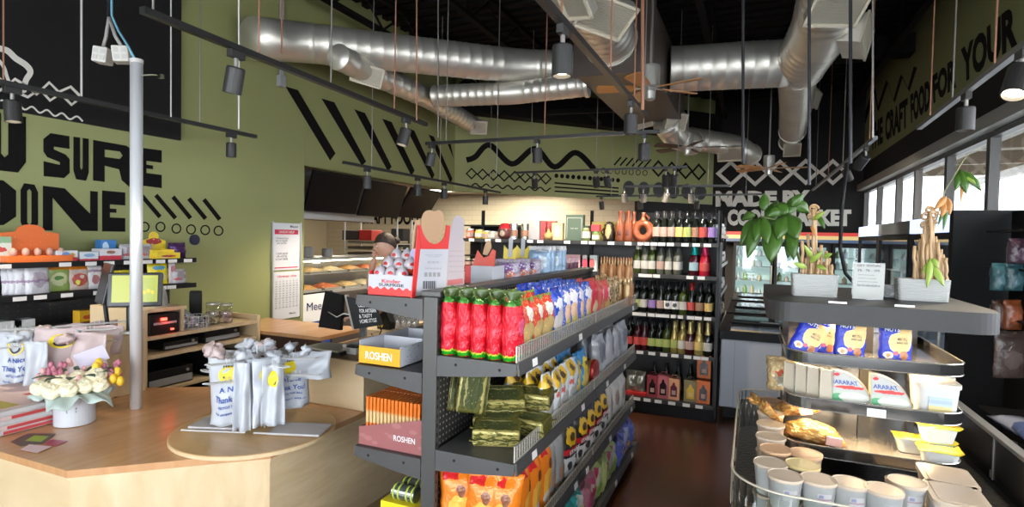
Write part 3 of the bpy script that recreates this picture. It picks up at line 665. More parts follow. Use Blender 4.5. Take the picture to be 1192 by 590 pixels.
# ------------------------------------------------------------------ track lighting
trm = mat('track_black', (.014, .013, .013), .4); lampm = mat('lamp_black', (.035, .033, .032), .45, .3)
def track(lab, a, b, rods=(), rodm=None, m=None, top=None):
    a = Vector(a); b = Vector(b); t = thing('light_track', lab, 'light track', tuple(a))
    part('rail', MB().bar(a, b, .036, .03), m or trm, t)
    for k, s in enumerate(rods):
        p = a.lerp(b, s); part('suspension_rod', MB().cyl((p.x, p.y, p.z+.014), (p.x, p.y, CZ-.025), .005, n=6), (rodm[k % len(rodm)] if rodm else copper), t)
    return a, b
rodg = mat('rod_grey', (.30, .28, .26), .4, .6)
TRK = {}
TRK['A'] = track('long black light track running from the upper left over the register, above the posters', P(165.4, 11.5, Z=2.6), P(496, 145, Z=2.6), (.02, .26, .50, .80), [rodg, copper])
TRK['B'] = track('black light track close to the olive wall, passing over the large lettering', P(-30, 89, Z=2.52), P(297.8, 159, Z=2.52), (.28, .72), [rodg])
TRK['C'] = track('grey light track running along the right wall under the yellow-green lettering', P(1230, 24, Z=2.6), P(1070, 148.8, Z=2.6), (.3, .62, .86), [copper, rodg], mat('track_grey', (.20, .20, .20), .35, .5))
TRK['C2'] = track('far light track at the right in front of the white diamonds', P(1019, 160, Z=2.6), P(946, 221, Z=2.6), (.05, .35, .6, .9), [copper, rodg], mat('track_grey', (.20, .20, .20), .35, .5))
TRK['D'] = track('black light track above the centre aisle, nearest the camera', P(600, -36, Z=2.6), P(752, 135, Z=2.6), (.2, .55, .82), [copper])
TRK['E'] = track('black light track sloping away beneath the stripes over the menu screens', P(400, 189, Z=2.4), P(582, 224, Z=2.4), (.12, .5, .9), [rodg])
TRK['F'] = track('black cross track in front of the big painted wave', P(496, 167, Y=5.02), P(768, 153, Y=5.02), (.1, .55, .94), [rodg, copper])
TRK['G'] = track('black cross track further back, just below the painted wave', P(600, 201, Y=7.6), P(800, 194, Y=7.6), (.1, .5, .95), [rodg])
TRK['H'] = track('short black cross track in front of the row of painted discs', P(727, 216.7, Y=8.1), P(850, 216.2, Y=8.1), (.1, .8), [rodg])
TRK['I'] = track('lowest and furthest black cross track over the wine shelves', P(694, 228.5, Y=9.6), P(890, 226, Y=9.6), (.1, .5, .9), [rodg])
bulb = mat('bulb_glow', (.9, .85, .75), .4, emit=(1, .86, .62), es=14); bulbd = mat('lens_dim', (.5, .42, .36), .35, emit=(1, .8, .6), es=.8)
NL = [0]
def lampat(px, py, tr, lab, tilt=(0, 0), lit=True, s=1.0, e=None, aim=None):
    """track head: px,py where it clips on the rail"""
    a, b = TRK[tr]; best = min((i/200 for i in range(201)), key=lambda q: (lambda c: abs((c.dot(RX)/c.dot(_f2)*F+596)-px))(a.lerp(b, q)-EYE)); p = a.lerp(b, best)
    t = thing('track_light', lab, 'track light', (p.x, p.y, p.z)); r = .046*s; h = .135*s
    part('adapter', MB().cbox((0, 0, -.035), (.034, .09, .04)).xf(T(*p)), lampm, t, bev=.003)
    part('stem', MB().cyl((0, 0, -.055), (0, 0, -.10), .011).xf(T(*p)), rodg, t)
    tl_ = tilt[0]+(.45 if tr in ('G', 'H', 'I', 'C2') else 0); M = T(p.x, p.y, p.z-.10) @ R(tl_, 'X') @ R(tilt[1], 'Y')
    c = MB().lathe([(.001, 0), (r*.92, 0), (r, -.008), (r, -h), (r*.86, -h), (r*.80, -h+.03), (.001, -h+.032)], (0, 0, 0), 24).xf(M)
    part('lamp_head', c, lampm, t, smooth=False); part('lens', MB().lathe([(.001, -h+.022), (r*.78, -h+.022), (r*.78, -h+.018), (.001, -h+.018)], (0, 0, 0), 20).xf(M), bulb if lit else bulbd, t)
    l = bpy.data.lights.new('spotlight', 'SPOT'); l.energy = e if e else (38 if lit else 14); l.color = (1, .86, .68); l.spot_size = 1.25 if tr in 'ABCD' else 2.3; l.spot_blend = .6; l.energy *= 1 if tr in 'ABCD' else 4.5; l.shadow_soft_size = .03
    o = bpy.data.objects.new('spotlight', l); COL.objects.link(o); o.matrix_world = M @ T(0, 0, -h-.002)
    return t
lampat(275, 0, 'A', 'dark track light nearest the camera on the long left track', (0, .22), False, 1.0)
lampat(473, 0, 'A', 'track light on the far end of the long left track, pointing down at the stripes', (-.2, .15), True, 1.0)
lampat(15, 0, 'B', 'glowing track light in front of the painted white hand', (0, -.1), True, .95)
lampat(269, 0, 'B', 'small dark track light at the end of the wall side track', (0, 0), False, .9)
lampat(1125, 0, 'C', 'dark track light hanging on the right hand track below the word FOR', (0, 0), False, 1.05)
lampat(1191, 0, 'C', 'large dark track light at the right picture edge', (-.4, .3), True, 1.15)
lampat(1008, 0, 'C2', 'grey track light on the far right track by the window head', (.3, .4), False, 1.1)
lampat(985, 0, 'C2', 'small dark track light tilted at the middle of the far right track', (.3, -.4), False, 1.0)
lampat(656, 0, 'D', 'large dark track light at upper centre, nearest over the aisle', (0, 0), True, 1.0)
lampat(735, 0, 'D', 'dark track light below the ceiling fan on the aisle track', (0, 0), False, 1.0)
lampat(427, 0, 'E', 'track light above the gap between the first two menu screens', (0, 0), False, 1.05)
lampat(486, 0, 'E', 'track light above the gap beside the rightmost menu screen', (0, 0), False, 1.05)
lampat(517, 0, 'E', 'track light just right of the rightmost menu screen', (0, 0), False, 1.0)
lampat(565, 0, 'E', 'furthest track light on the menu screen track, lit', (0, 0), True, 1.0)
lampat(503, 0, 'F', 'tilted track light at the left end of the cross track by the stripes', (0, .2), False, 1.0)
lampat(626, 0, 'F', 'track light hanging before the middle crest of the painted wave', (0, -.05), False, 1.0)
lampat(751, 0, 'F', 'dark track light at the right end of the nearest cross track', (0, 0), False, 1.1)
lampat(622, 0, 'G', 'lit track light below the first trough of the painted wave', (0, .1), True, 1.0)
lampat(694, 0, 'G', 'lit track light left of a dark twin on the middle cross track', (0, 0), True, 1.05)
lampat(706, 0, 'G', 'dark track light right of a lit twin on the middle cross track', (0, -.1), False, 1.05)
lampat(775, 0, 'G', 'lit track light before the bold painted diamonds', (0, .05), True, 1.1)
lampat(785, 0, 'G', 'dark track light before the bold painted diamonds', (0, .1), False, 1.1)
lampat(727, 0, 'H', 'dark track light before the first painted disc', (0, 0), False, .95)
lampat(749, 0, 'H', 'dark track light before the second painted disc', (0, 0), False, .95)
lampat(777, 0, 'H', 'tilted dark track light before the fourth painted disc', (0, .4), False, .95)
lampat(805, 0, 'H', 'dark track light before the fifth painted disc', (0, 0), False, .95)
lampat(700, 0, 'I', 'lit track light at the left end of the lowest cross track', (0, 0), True, .95)
lampat(745, 0, 'I', 'lit track light above the brown pottery jug', (0, 0), True, .95, 60)
lampat(811, 0, 'I', 'dark track light above the dark wine bottles', (0, 0), False, .95, 60)

# ------------------------------------------------------------------ fans, cords, rods
def fan(lab, c, rodtop, rad, angs, m, s=1.0):
    t = thing('ceiling_fan', lab, 'ceiling fan', c); x, y, z = c
    part('down_rod', MB().cyl((x, y, z+.20*s), (x, y, rodtop), .014*s), rodg, t); part('motor_housing', MB().lathe([(.002, .22*s), (.085*s, .22*s), (.09*s, .20*s), (.09*s, .02*s), (.06*s, 0), (.002, 0)], c, 20), brushed, t, smooth=False)
    part('light_cup', MB().lathe([(.002, 0), (.05*s, 0), (.055*s, -.03*s), (.05*s, -.10*s), (.03*s, -.115*s), (.002, -.115*s)], (x, y, z-.002), 18), brushed, t)
    for a in angs:
        M = T(x, y, z) @ R(a); b = MB().prism([(.12*s, -.045*s), (.2*s, -.06*s), (rad, -.075*s), (rad+.02, -.04*s), (rad+.02, .04*s), (rad, .075*s), (.2*s, .06*s), (.12*s, .045*s)], .008, M=Matrix(((1, 0, 0, 0), (0, 0, 1, 0), (0, 1, 0, 0), (0, 0, 0, 1)))).xf(M @ R(.22, 'X') @ T(0, 0, 0))
        part('blade', b, m, t); part('blade_arm', MB().bar((.05*s, 0, .0), (.16*s, 0, 0), .03*s, .008).xf(M), brushed, t)
fbl = wood('fan_blade_wood', (.42, .17, .04), (.52, .24, .07), .35, (1, 8, 8))
c = P(757, 103, Y=5.6); fan('ceiling fan with orange wooden blades in front of the crossing round duct', tuple(c), CZ-.02, .50, (-.35, .75, 2.1, 3.35, 4.55), fbl)
c = P(800, 172, Y=9.0); fan('ceiling fan with dull blades beyond the flexible duct, by the green wall end', tuple(c), CZ-.02, .55, (.1, 1.4, 2.6, 3.9, 5.1), mat('blade_dark', (.08, .05, .03), .4), 1.0)
c = P(895, 196, Y=9.6); fan('far ceiling fan with brown blades in front of the white diamond frieze', tuple(c), CZ-.02, .55, (.0, 1.3, 2.5, 3.8, 5.0), fbl, .9)
# loose rods and cables down from the deck
def wire(lab, px, y0, y1, Y, m, r=.006, cat='rod'):
    a = P(px, y0, Y=Y); b = P(px, y1, Y=Y); o = part('hanging_rod', MB().cyl((a.x, a.y, min(max(a.z, b.z+.1), CZ-.02)) if a.z < CZ else (b.x, b.y, CZ-.02), (b.x, b.y, b.z), r, n=8), m); tag(o, lab, cat)
def tube_thing(name, lab, cat, pts, r, m, n=8): o = part(name, MB().tube(pts, r, n), m, smooth=True); tag(o, lab, cat); return o
for lab, px, y1, Y, m, r in (('thin copper coloured rod crossing the long duct left of the beige grille', 328, 62, 3.4, copper, .007), ('copper coloured rod in front of the long duct, right of the beige grille', 485, 140, 3.8, copper, .006), ('pale rod crossing the long duct near its middle', 510, 160, 4.6, rodg, .006),
        ('grey rod passing between the two slim ducts', 578, 205, 6.2, rodg, .006), ('thick copper coloured rod in front of the fan', 748, 128, 3.6, copper, .011), ('black cable pipe hanging in front of the right crossing duct', 865, 190, 5.0, mat('pipe_dark', (.05, .05, .055), .4, .5), .012),
        ('long black pipe hanging left of the right trunk duct', 942, 215, 4.6, mat('pipe_dark', (.05, .05, .055), .4, .5), .011), ('long black pipe hanging right of the trunk duct', 990, 190, 4.8, mat('pipe_dark', (.05, .05, .055), .4, .5), .012), ('pale rod hanging right of the trunk duct over the window corner', 1016, 160, 4.2, rodg, .006)):
    wire(lab, px, -60, y1, Y, m, r)
cyf = 4.8
c_ = P(977, 110, Y=8.0); tube_thing('hanging_cable', 'black cable looping down past the right fridges to the board', 'cable', [tuple(P(*q, Y=3.4)) for q in ((986, 190), (980, 240), (978, 290), (984, 318), (1000, 336))], .009, black)
# connector boxes hanging at upper left, with their cords and the pale blue cable
crd = mat('grey_sleeve', (.35, .33, .31), .6); clr = mat('frosted_plastic', (.62, .60, .55), .35)
for k, (bx, by, tx, s, lab) in enumerate(((120, 65, 128, 17, 'left of the pair'), (141.5, 64, 128, 15, 'right of the pair'))):
    c = P(bx, by, Y=2.2); t = thing('hanging_socket_box', 'frosted cube shaped socket box on a grey cord at upper left, '+lab, 'socket box', tuple(c))
    M = T(*c) @ R(.5+.3*k) @ R(.12-.24*k, 'Y'); part('box_shell', MB().rbox(M, (.085, .085, .095)), clr, t, bev=.008)
    f = MB()
    for dz in (-.02, .02):
        for dx in (-.02, .02): f.rbox(M @ T(dx, -.043, dz), (.026, .004, .026))
    part('socket_face', f, offw, t); tp = P(127, 20, Y=2.2); part('cord', MB().tube([tuple(tp), tuple(tp.lerp(c, .5)+Vector((0, 0, .0))), (c.x, c.y, c.z+.05)], .010, 8), crd, t, smooth=True)
a = P(127, 20, Y=2.2); b = P(125, -60, Y=2.2); tube_thing('supply_cord', 'dark cord dropping from the ceiling to the pair of socket boxes', 'cord', [tuple(a), tuple(b), (b.x, b.y, CZ-.03)], .012, black)
PB_ = P(158.5, 475, Z=.68); pt = P(162.5, 73, Y=PB_.y); px_, py_ = PB_.x, PB_.y
pl = thing('steel_pole', 'tall round brushed steel pole standing on the orange brown counter', 'pole', (px_, py_, .68))
part('tube', MB().cyl((px_, py_, .681), (px_, py_, pt.z), .030, n=24), mat('pole_steel', (.74, .74, .75), .3, .35), pl, smooth=True); part('cap', MB().cyl((px_, py_, pt.z), (px_, py_, pt.z+.02), .032, n=24), offw, pl)
h = P(187, 89, Y=py_); q = P(170, 87, Y=py_); part('hook_arm', MB().tube([(px_+.03, py_, q.z), (h.x, py_, h.z+.01)], .004, 6).cbox((h.x, py_, h.z), (.025, .02, .02)), chrome, pl)
a = P(131, -40, Y=2.1); tube_thing('data_cable', 'pale blue cable running from the ceiling down to the pole top', 'cable', [(a.x, 2.1, CZ-.03), tuple(P(130, 18, Y=2.1)), tuple(P(138, 36, Y=2.05)), tuple(P(150, 55, Y=2.0)), (px_-.02, py_, pt.z+.03)], .006, mat('cable_blue', (.18, .42, .55), .5))
for lab, px, y1, Y in (('thin dark rod at the far upper left over the painted hand', 4, 96, 2.0), ('thin white rod hanging before the black panel at upper left', 95, 112, 2.3), ('thin white rod hanging at the right edge of the black panel', 199, 136, 2.9), ('thin pale rod near the dark track light on the olive wall', 278, 150, 2.6)):
    wire(lab, px, -60, y1, Y, copper if px == 4 else mat('rod_white', (.6, .58, .56), .4), .005)
o = part('conduit_box', MB().box(WX+.001, 0, 0, WX+.06, .08, .12).xf(T(0, P(325, 95, X=WX).y-.04, P(325, 95, X=WX).z-.06)), greyl, bev=.005); tag(o, 'small grey conduit box on the olive wall below the long duct', 'conduit box')
yy = P(325, 95, X=WX).y; o = part('conduit', MB().cyl((WX+.03, yy-.015, P(325, 95, X=WX).z+.061), (WX+.03, yy-.015, CZ-.03), .012).cyl((WX+.03, yy+.018, P(325, 95, X=WX).z+.061), (WX+.03, yy+.018, CZ-.03), .012), greyl); tag(o, 'twin grey conduit pipes above the conduit box on the olive wall', 'conduit')
o = part('wall_badge', MB().lathe([(.001, .0), (.05, .0), (.05, .012), (.001, .012)], (0, 0, 0), 20).xf(T(WX+.001, P(226, 279, X=WX).y, P(226, 279, X=WX).z) @ R(PI/2, 'Y')), mat('badge_navy', (.01, .01, .04), .3)); tag(o, 'small round dark blue badge on the olive wall under the painted rings', 'badge')
# ------------------------------------------------------------------ packaging shapes (local: base centre at origin, width x, thickness y, height z)
def bag_mb(w, h, t, seed=0, top=.10, base='flat', wr=.006, nu=10, nv=14, taper=.0):
    rnd = Vector((seed*3.7, seed*1.3, seed*7.1))
    def thick(u, v):
        side = max(0, 1-abs(2*u-1)**3.2); tv = 1 if v < 1-top*2 else max(0, (1-top-v)/top) if v < 1-top else 0
        bv = min(1, (v/.10))**.5 if base == 'pillow' else 1
        return max(.0015, t/2*side**.5*tv**.6*(.8+.2*math.sin(PI*min(1, v*1.1)))*bv)
    mb = MB()
    for sgn in (-1, 1):
        def fn(u, v, sgn=sgn):
            x = (u-.5)*w*(1-taper*v); z_ = v*h; th = thick(u, v); n = noise.noise(Vector((u*4, v*5, sgn*2))+rnd)
            x += .25*wr*noise.noise(Vector((v*6, 3, 0))+rnd)*4*abs(2*u-1)
            return (x, sgn*th+(n*wr if 0 < u < 1 else 0)*min(1, v*4), z_-(abs(n)*wr*1.2 if v == 1 else 0))
        i = len(mb.f); mb.grid(fn, nu, nv)
        if sgn == 1: mb.f[i:] = [f[::-1] for f in mb.f[i:]]
    b = MB(); n1 = nu+1; off_ = n1*(nv+1)
    for a in range(nu): mb.f.append((a, a+off_, a+1+off_, a+1))
    for r_ in range(nv): mb.f.append((r_*n1, (r_+1)*n1, off_+(r_+1)*n1, off_+r_*n1)); mb.f.append((r_*n1+nu, off_+r_*n1+nu, off_+(r_+1)*n1+nu, (r_+1)*n1+nu))
    k = nv*n1
    for a in range(nu): mb.f.append((k+a, k+a+1, k+a+1+off_, k+a+off_))
    return mb
def bag(name, lab, cat, w, h, t, m, seed=0, extra=None, **k):
    r = thing(name, lab, cat); part('pouch', bag_mb(w, h, t, seed, **k), m, r, smooth=True, local=True)
    if extra: extra(r)
    return Kind(r)
def face_text(s, w, z0, z1, y, m, x=0, off_=.03):
    def f(r): lettering(s, [(x-w/2, y, z1), (x+w/2, y, z1), (x+w/2, y, z0), (x-w/2, y, z0)], m, r, off_, local=True)
    return f
def carton(name, lab, cat, w, d, h, m, extra=None, bev=.0015, lid=None):
    r = thing(name, lab, cat); part('carton', MB().box(-w/2, -d/2, 0, w/2, d/2, h), m, r, local=True, bev=bev)
    if lid: part('lid', MB().box(-w/2-.002, -d/2-.002, h, w/2+.002, d/2+.002, h+.012), lid, r, local=True, bev=.001)
    if extra: extra(r)
    return Kind(r)
def jar_kind(name, lab, r, h, gm, lm, capm, cap=.022, body=None):
    t = thing(name, lab, 'jar'); part('jar_glass', MB().lathe([(.001, 0), (r*.9, 0), (r, r*.1), (r, h*.78), (r*.82, h*.86), (r*.80, h-cap)], n=18), gm, t, local=True, smooth=True)
    part('lid', MB().lathe([(r*.86, h-cap), (r*.86, h), (.001, h)], n=18), capm, t, local=True)
    if lm: part('label_wrap', MB().lathe([(r+.001, h*.2), (r+.001, h*.62)], n=18), lm, t, local=True, smooth=True)
    return Kind(t)
def at3(px, py, **k): return P(px, py, **k)
ink = mat('ink_dark', (.03, .03, .04), .6); inkw = mat('ink_white', (.8, .8, .78), .5); inkb = mat('ink_blue', (.03, .08, .35), .5); inkr = mat('ink_red', (.6, .03, .04), .5)

# ------------------------------------------------------------------ the low bagging counter
CT = .68
pts = [(-3.9, 1.33), (-2.494, 1.347), (-1.931, 1.845), (-1.917, 3.35), (-2.44, 3.35), (-2.44, 2.48), (-3.06, 2.48), (-3.6, 2.15), (-3.9, 1.95)]
XYZ = Matrix(((1, 0, 0, 0), (0, 0, 1, 0), (0, 1, 0, 0), (0, 0, 0, 1)))
ct = thing('checkout_counter', 'low birch plywood checkout counter with an orange brown laminate top in the foreground', 'counter', (-2.6, 1.9, 0))
part('worktop', MB().prism(pts, .03, M=T(0, 0, CT-.03) @ XYZ), counterm, ct)
def inset(p, c=(-2.9, 2.1), s=.985): return (c[0]+(p[0]-c[0])*s, c[1]+(p[1]-c[1])*s)
def wallp(a, b, z0, z1, m, name='front_panel', th=.02): return part(name, mb_seg((*a, 0), (*b, 0), z0, z1, th, -1), m, ct, bev=.0015)
q = [(-3.9, 1.345), (-2.50, 1.362), (-1.943, 1.852), (-1.93, 3.34)]
for k in range(3): wallp(q[k], q[k+1], .13, CT-.031, birch if k < 2 else birchx)
part('plywood_edge', MB().prism([(p[0], p[1]) for p in pts[:4]]+[(-1.93, 3.34), (-1.944, 1.852), (-2.501, 1.363), (-3.9, 1.346)], .012, M=T(0, 0, CT-.042) @ XYZ), birch, ct)
for a, b in (((-3.9, 1.45), (-2.56, 1.46)), ((-2.56, 1.46), (-2.04, 1.92)), ((-2.04, 1.92), (-2.03, 3.34))): wallp(a, b, 0, .129, mat('toe_birch', (.38, .27, .14), .5), 'toe_kick')
bx = thing('raised_counter_box', 'taller birch plywood counter block behind the round board, under the card reader', 'counter', (-2.19, 2.9, 0))
part('front_panel', MB().box(-2.43, 2.486, CT+.001, -1.93, 2.506, .95), birch, bx, bev=.002); part('side_panel', MB().box(-1.95, 2.507, CT+.001, -1.93, 3.33, .95), birchx, bx, bev=.002)
part('inner_panel', MB().box(-2.43, 2.507, CT+.001, -2.41, 3.33, .95), birchx, bx, bev=.002); part('top', MB().box(-2.409, 2.507, .90, -1.951, 3.33, .925), counterm, bx)
ci = [P(x, y, Z=.70) for x, y in ((171.4, 510), (366, 483), (331, 466), (231, 523.4))]
cx, cy, cr = -2.20, 2.01, .37
rb = thing('round_board', 'round plywood turntable board lying on the laminate counter under the bag rack', 'turntable', (cx, cy, CT))
part('disc', MB().lathe([(.001, .001), (cr, .001), (cr, .017), (cr-.003, .02), (.001, .02)], (cx, cy, CT), 64), boardm, rb)
part('edge_band', MB().lathe([(cr-.001, .0015), (cr+.001, .0015), (cr+.001, .0165), (cr-.001, .0165)], (cx, cy, CT), 64), birch, rb)
# two white marble-look boards lying crosswise on the turntable: the bag rack base
wirem = mat('rack_wire', (.66, .66, .66), .28, .35); plate = mat('bag_rack_plate', (.50, .47, .49), .25)
film = mat('bag_film', (.50, .52, .56), .38); filmp = mat('bag_film_pink', (.52, .40, .39), .42); yel = mat('smile_yellow', (.85, .66, .02), .4)
def carrier(r, M, w, h, seed, m, smile=True, txt=True, folds=3):
    """a hanging vest carrier bag with print, front towards -y"""
    rnd = Vector((seed*5.1, 1, 2))
    def fn(u, v, s=0):
        x = (u-.5)*w*(1+.05*math.sin(v*5+seed)); y = .012*math.sin(u*PI*folds+seed+v*2)*(.4+v)+.02*noise.noise(Vector((u*3, v*3, seed))+rnd)
        return (x, y, -v*h+.01*noise.noise(Vector((u*5, seed, 0))))
    g = MB().grid(fn, 14, 16).xf(M); b = part('carrier_bag', g, m, r, smooth=True, solid=.002)
    def dec(poly, col, nm):
        i = MB(); n = len(poly); tri = tessellate_polygon([[Vector((p[0], p[1], 0)) for p in poly]])
        for p in poly:
            c = fn(p[0], p[1]); i.v.append(M @ Vector((c[0], c[1]-.004, c[2])))
        i.f = [tuple(t) for t in tri]; part(nm, i, col, r)
    if smile:
        dec(ell(.5, .24, .24, .13, 24), yel, 'smile_print'); sm = [(.5+.15*math.cos(a), .26+.075*math.sin(a)) for a in [PI*k/10 for k in range(11)]]+[(.5+.12*math.cos(a), .25+.055*math.sin(a)) for a in [PI*k/10 for k in range(10, -1, -1)]]
        mb2 = MB(); mb2.v = [M @ (Vector(fn(*p))+Vector((0, -.0055, 0))) for p in sm]; mb2.f = [(k, k+1, 20-k, 21-k) for k in range(10)]; part('smile_mouth', mb2, ink, r)
    if txt:
        for s, v0, v1, hw in (('Have', .09, .13, .12), ('A Nice', .42, .50, .24), ('Thank You!', .56, .65, .34), ('RECYCLE THIS BAG', .70, .74, .26), ('for shopping with us', .80, .85, .34)):
            v_, f_ = text_raw(s, .02); o = MB(); o.v = [M @ (Vector(fn(.5-hw+2*hw*a, v1-(v1-v0)*c))+Vector((0, -.005, 0))) for a, c in v_]; o.f = f_; part('lettering', o, inkb if v0 > .3 else ink, r)
def bag_rack(lab, c, rz, bags, plates=True, s=1.0, arms=()):
    r = thing('bag_rack', lab, 'bag rack', tuple(c)); B = T(*c) @ R(rz)
    if plates:
        for sx in (-1, 1):
            part('base_plate', MB().rbox(B @ T(.205*sx, -.02*sx, .008), (.25, .16, .012)), plate, r, bev=.004)
            part('base_rail', MB().tube([B @ Vector((.02*sx, -.105, .012)), B @ Vector((.33*sx, -.105, .012))], .004, 6), wirem, r)
    for dx in (-.02, .02): part('upright', MB().tube([B @ Vector((dx, 0, .003)), B @ Vector((dx, 0, .40))], .0045, 8), wirem, r)
    for (a, z_, L) in arms:
        for sx in (-1, 1):
            A = B @ R(a); l = [Vector((0, -.012, z_)), Vector((sx*L*.9, -.012, z_+.006)), Vector((sx*L, -.012, z_+.010)), Vector((sx*(L+.012), 0, z_+.012)), Vector((sx*L, .012, z_+.010)), Vector((sx*L*.9, .012, z_+.006)), Vector((0, .012, z_))]
            part('wire_arm', MB().tube([A @ p for p in l], .0032, 6), wirem, r)
            cm = MB()
            for q_ in (.55, .62, .69): cm.tube([A @ Vector((sx*L*q_, -.014, z_)), A @ Vector((sx*L*q_, -.016, z_+.03))], .002, 5)
            part('comb_teeth', cm, wirem, r)
    rnd = random.Random(int(c[0]*100))
    for (a, dx, dy, ztop, w, h, sd, m_, sm, tx) in bags:
        carrier(r, B @ R(a) @ T(dx, dy, ztop), w, h, sd, m_, sm, tx)
    # crumpled handles gathered above the arms
    for k in range(11):
        a = rnd.uniform(0, 2*PI); d = rnd.uniform(.03, .22); p = B @ Vector((d*math.cos(a), d*math.sin(a)*.8, .365+rnd.uniform(-.02, .03))); sd = rnd.random()*20; rr = rnd.uniform(.035, .06)
        g = MB().grid(lambda u, v: p+Vector((math.cos(2*PI*u)*math.sin(PI*v), math.sin(2*PI*u)*math.sin(PI*v), math.cos(PI*v)*.75))*rr*(.75+.75*noise.noise(Vector((math.cos(2*PI*u)*1.6, math.sin(2*PI*u)*1.6, v*4+sd)))), 14, 9, True)
        part('gathered_handles', g, filmp if k % 4 == 1 else film, r, smooth=True)
bag_rack('wire bag rack with white smiley carrier bags on the round board', (cx+.03, cy, CT+.021), .35,
         [(0, -.12, -.05, .345, .22, .325, 1, film, True, True), (.9, .12, -.06, .35, .20, .27, 2, film, True, True), (-.5, .0, -.09, .335, .10, .30, 3, film, False, False), (.4, .06, -.11, .33, .10, .29, 4, film, True, False),
          (.7, .0, -.10, .36, .12, .32, 8, film, True, False), (.2, -.05, -.12, .345, .07, .32, 10, film, False, False), (.3, .22, .03, .36, .2, .14, 21, film, False, False), (1.57, .16, .0, .35, .26, .12, 5, film, False, False), (2.6, .12, .05, .35, .26, .10, 6, filmp, False, False), (.0, -.22, .07, .36, .2, .10, 7, film, False, False)], True,
         arms=((0, .34, .27), (.9, .335, .24), (-.55, .32, .22), (0, .26, .29), (.9, .25, .25)))
lp = P(60, 470, Z=CT)
bag_rack('wire bag rack with pinkish carrier bags behind the flowers at the left', (-3.55, 1.86, CT), .55,
         [(0, -.16, -.05, .40, .20, .33, 11, film, True, True), (.3, .04, -.05, .42, .24, .30, 12, filmp, True, False), (.2, .2, .0, .42, .24, .16, 13, filmp, False, False), (.9, .18, .05, .42, .30, .20, 14, filmp, False, False), (0, -.02, -.12, .36, .12, .28, 15, film, False, False), (-.4, .22, .02, .40, .25, .26, 16, filmp, False, False)], False,
         arms=((0, .40, .30), (.5, .42, .32), (0, .33, .30), (.8, .33, .3)))
# flowers in a white hat box
fx, fy = (P(87, 492, Z=CT).x, P(87, 492, Z=CT).y); fl = thing('flower_box', 'round white hat box of cream roses with sage tissue paper on the counter', 'flowers', (fx, fy, CT))
boxm = mat('hatbox_white', (.50, .51, .54), .4)
part('hat_box', MB().lathe([(.001, .001), (.080, .001), (.085, .004), (.085, .145), (.080, .145), (.080, .12), (.001, .12)], (fx, fy, CT), 36), boxm, fl, smooth=False)
th = math.atan2(-fy, -fx)
def boxq(z1, z0, a0, a1): f = lambda a, z_: (fx+.0865*math.cos(a), fy+.0865*math.sin(a), CT+z_); return [f(a0, z1), f(a1, z1), f(a1, z0), f(a0, z0)]
lettering('Flower\nStudio', boxq(.100, .072, th-.42, th+.12), ink, fl, .02)
tissue = mat('tissue_sage', (.42, .50, .46), .7)
part('tissue_paper', MB().grid(lambda u, v: (fx+(.06+.105*v*(1+.28*math.sin(u*2*PI*5+.6)))*math.cos(2*PI*u)*1.2, fy+(.06+.085*v*(1+.28*math.sin(u*2*PI*5+.6)))*math.sin(2*PI*u), CT+.158+.016*v*math.sin(u*2*PI*11+1)-.030*v*v*(1+.6*math.sin(u*2*PI*4))), 72, 5, True), tissue, fl, smooth=True, solid=.002)
rosem = mat('rose_cream', (.80, .72, .50), .55); tul = mat('tulip_yellow', (.80, .50, .03), .5); mauve = mat('blossom_mauve', (.48, .16, .22), .6); pinkb = mat('blossom_pink', (.68, .38, .36), .6); leafd = mat('leaf_dusty', (.10, .15, .10), .6)
toc = Vector((-fx, -fy, 0)).normalized(); sd_ = Vector((-toc.y, toc.x, 0))
def rose(c, r, m, name='rose'):
    c = Vector(c); up = (toc*.6+Vector((0, 0, .8))).normalized(); uu, vv = _fr(up); ph0 = c.x*90
    def fn(u, v):
        a = 2*PI*u; th_ = PI*v*.86; t_ = (u*1.0+v*3.6+ph0) % 1; lob = .05*math.sin(5*a+ph0+v*9)*min(1, v*3)
        rr = r*(.80+.24*t_**1.6+lob); return c+(uu*math.cos(a)+vv*math.sin(a))*rr*math.sin(th_)+up*(rr*math.cos(th_)*.82-(.10*r if v < .06 else 0))
    part(name, MB().grid(fn, 36, 30, True), m, fl, smooth=True)
for x_, y_, z_, r in ((-.115, .02, .175, .034), (-.075, .055, .16, .036), (-.02, .07, .165, .038), (.035, .06, .17, .036), (-.045, .02, .195, .036), (.01, .0, .20, .034), (.075, .03, .205, .040), (.085, .06, .165, .034), (-.1, -.03, .185, .032)):
    rose(Vector((fx, fy, CT+z_+.025))+sd_*x_*1.15+toc*y_, r*1.18, rosem)
rnd = random.Random(4)
def cluster(name, m, base, n, sp, r, sq=1.3):
    g = MB()
    for k in range(n): g.ball(Vector(base)+Vector((rnd.uniform(-sp, sp), rnd.uniform(-sp, sp), rnd.uniform(-sp, sp))), (r, r, r*sq), 8, 6)
    part(name, g, m, fl, smooth=True)
bs = lambda a, b, c: Vector((fx, fy, CT+c+.025))+sd_*a*1.15+toc*b
cluster('mauve_blossom', mauve, bs(-.06, 0, .255), 14, .03, .012); cluster('mauve_blossom', mauve, bs(.13, .0, .225), 16, .035, .013); cluster('pink_blossom', pinkb, bs(.0, -.02, .235), 14, .05, .012)
cluster('pink_blossom', pinkb, bs(-.11, -.02, .235), 7, .02, .012)
for p in ((.135, .05, .185), (.15, .03, .215), (.085, -.02, .26), (.16, .05, .17), (.075, .0, .245)): part('yellow_tulip', MB().ball(bs(*p), (.018, .018, .026), 12, 8), tul, fl, smooth=True)
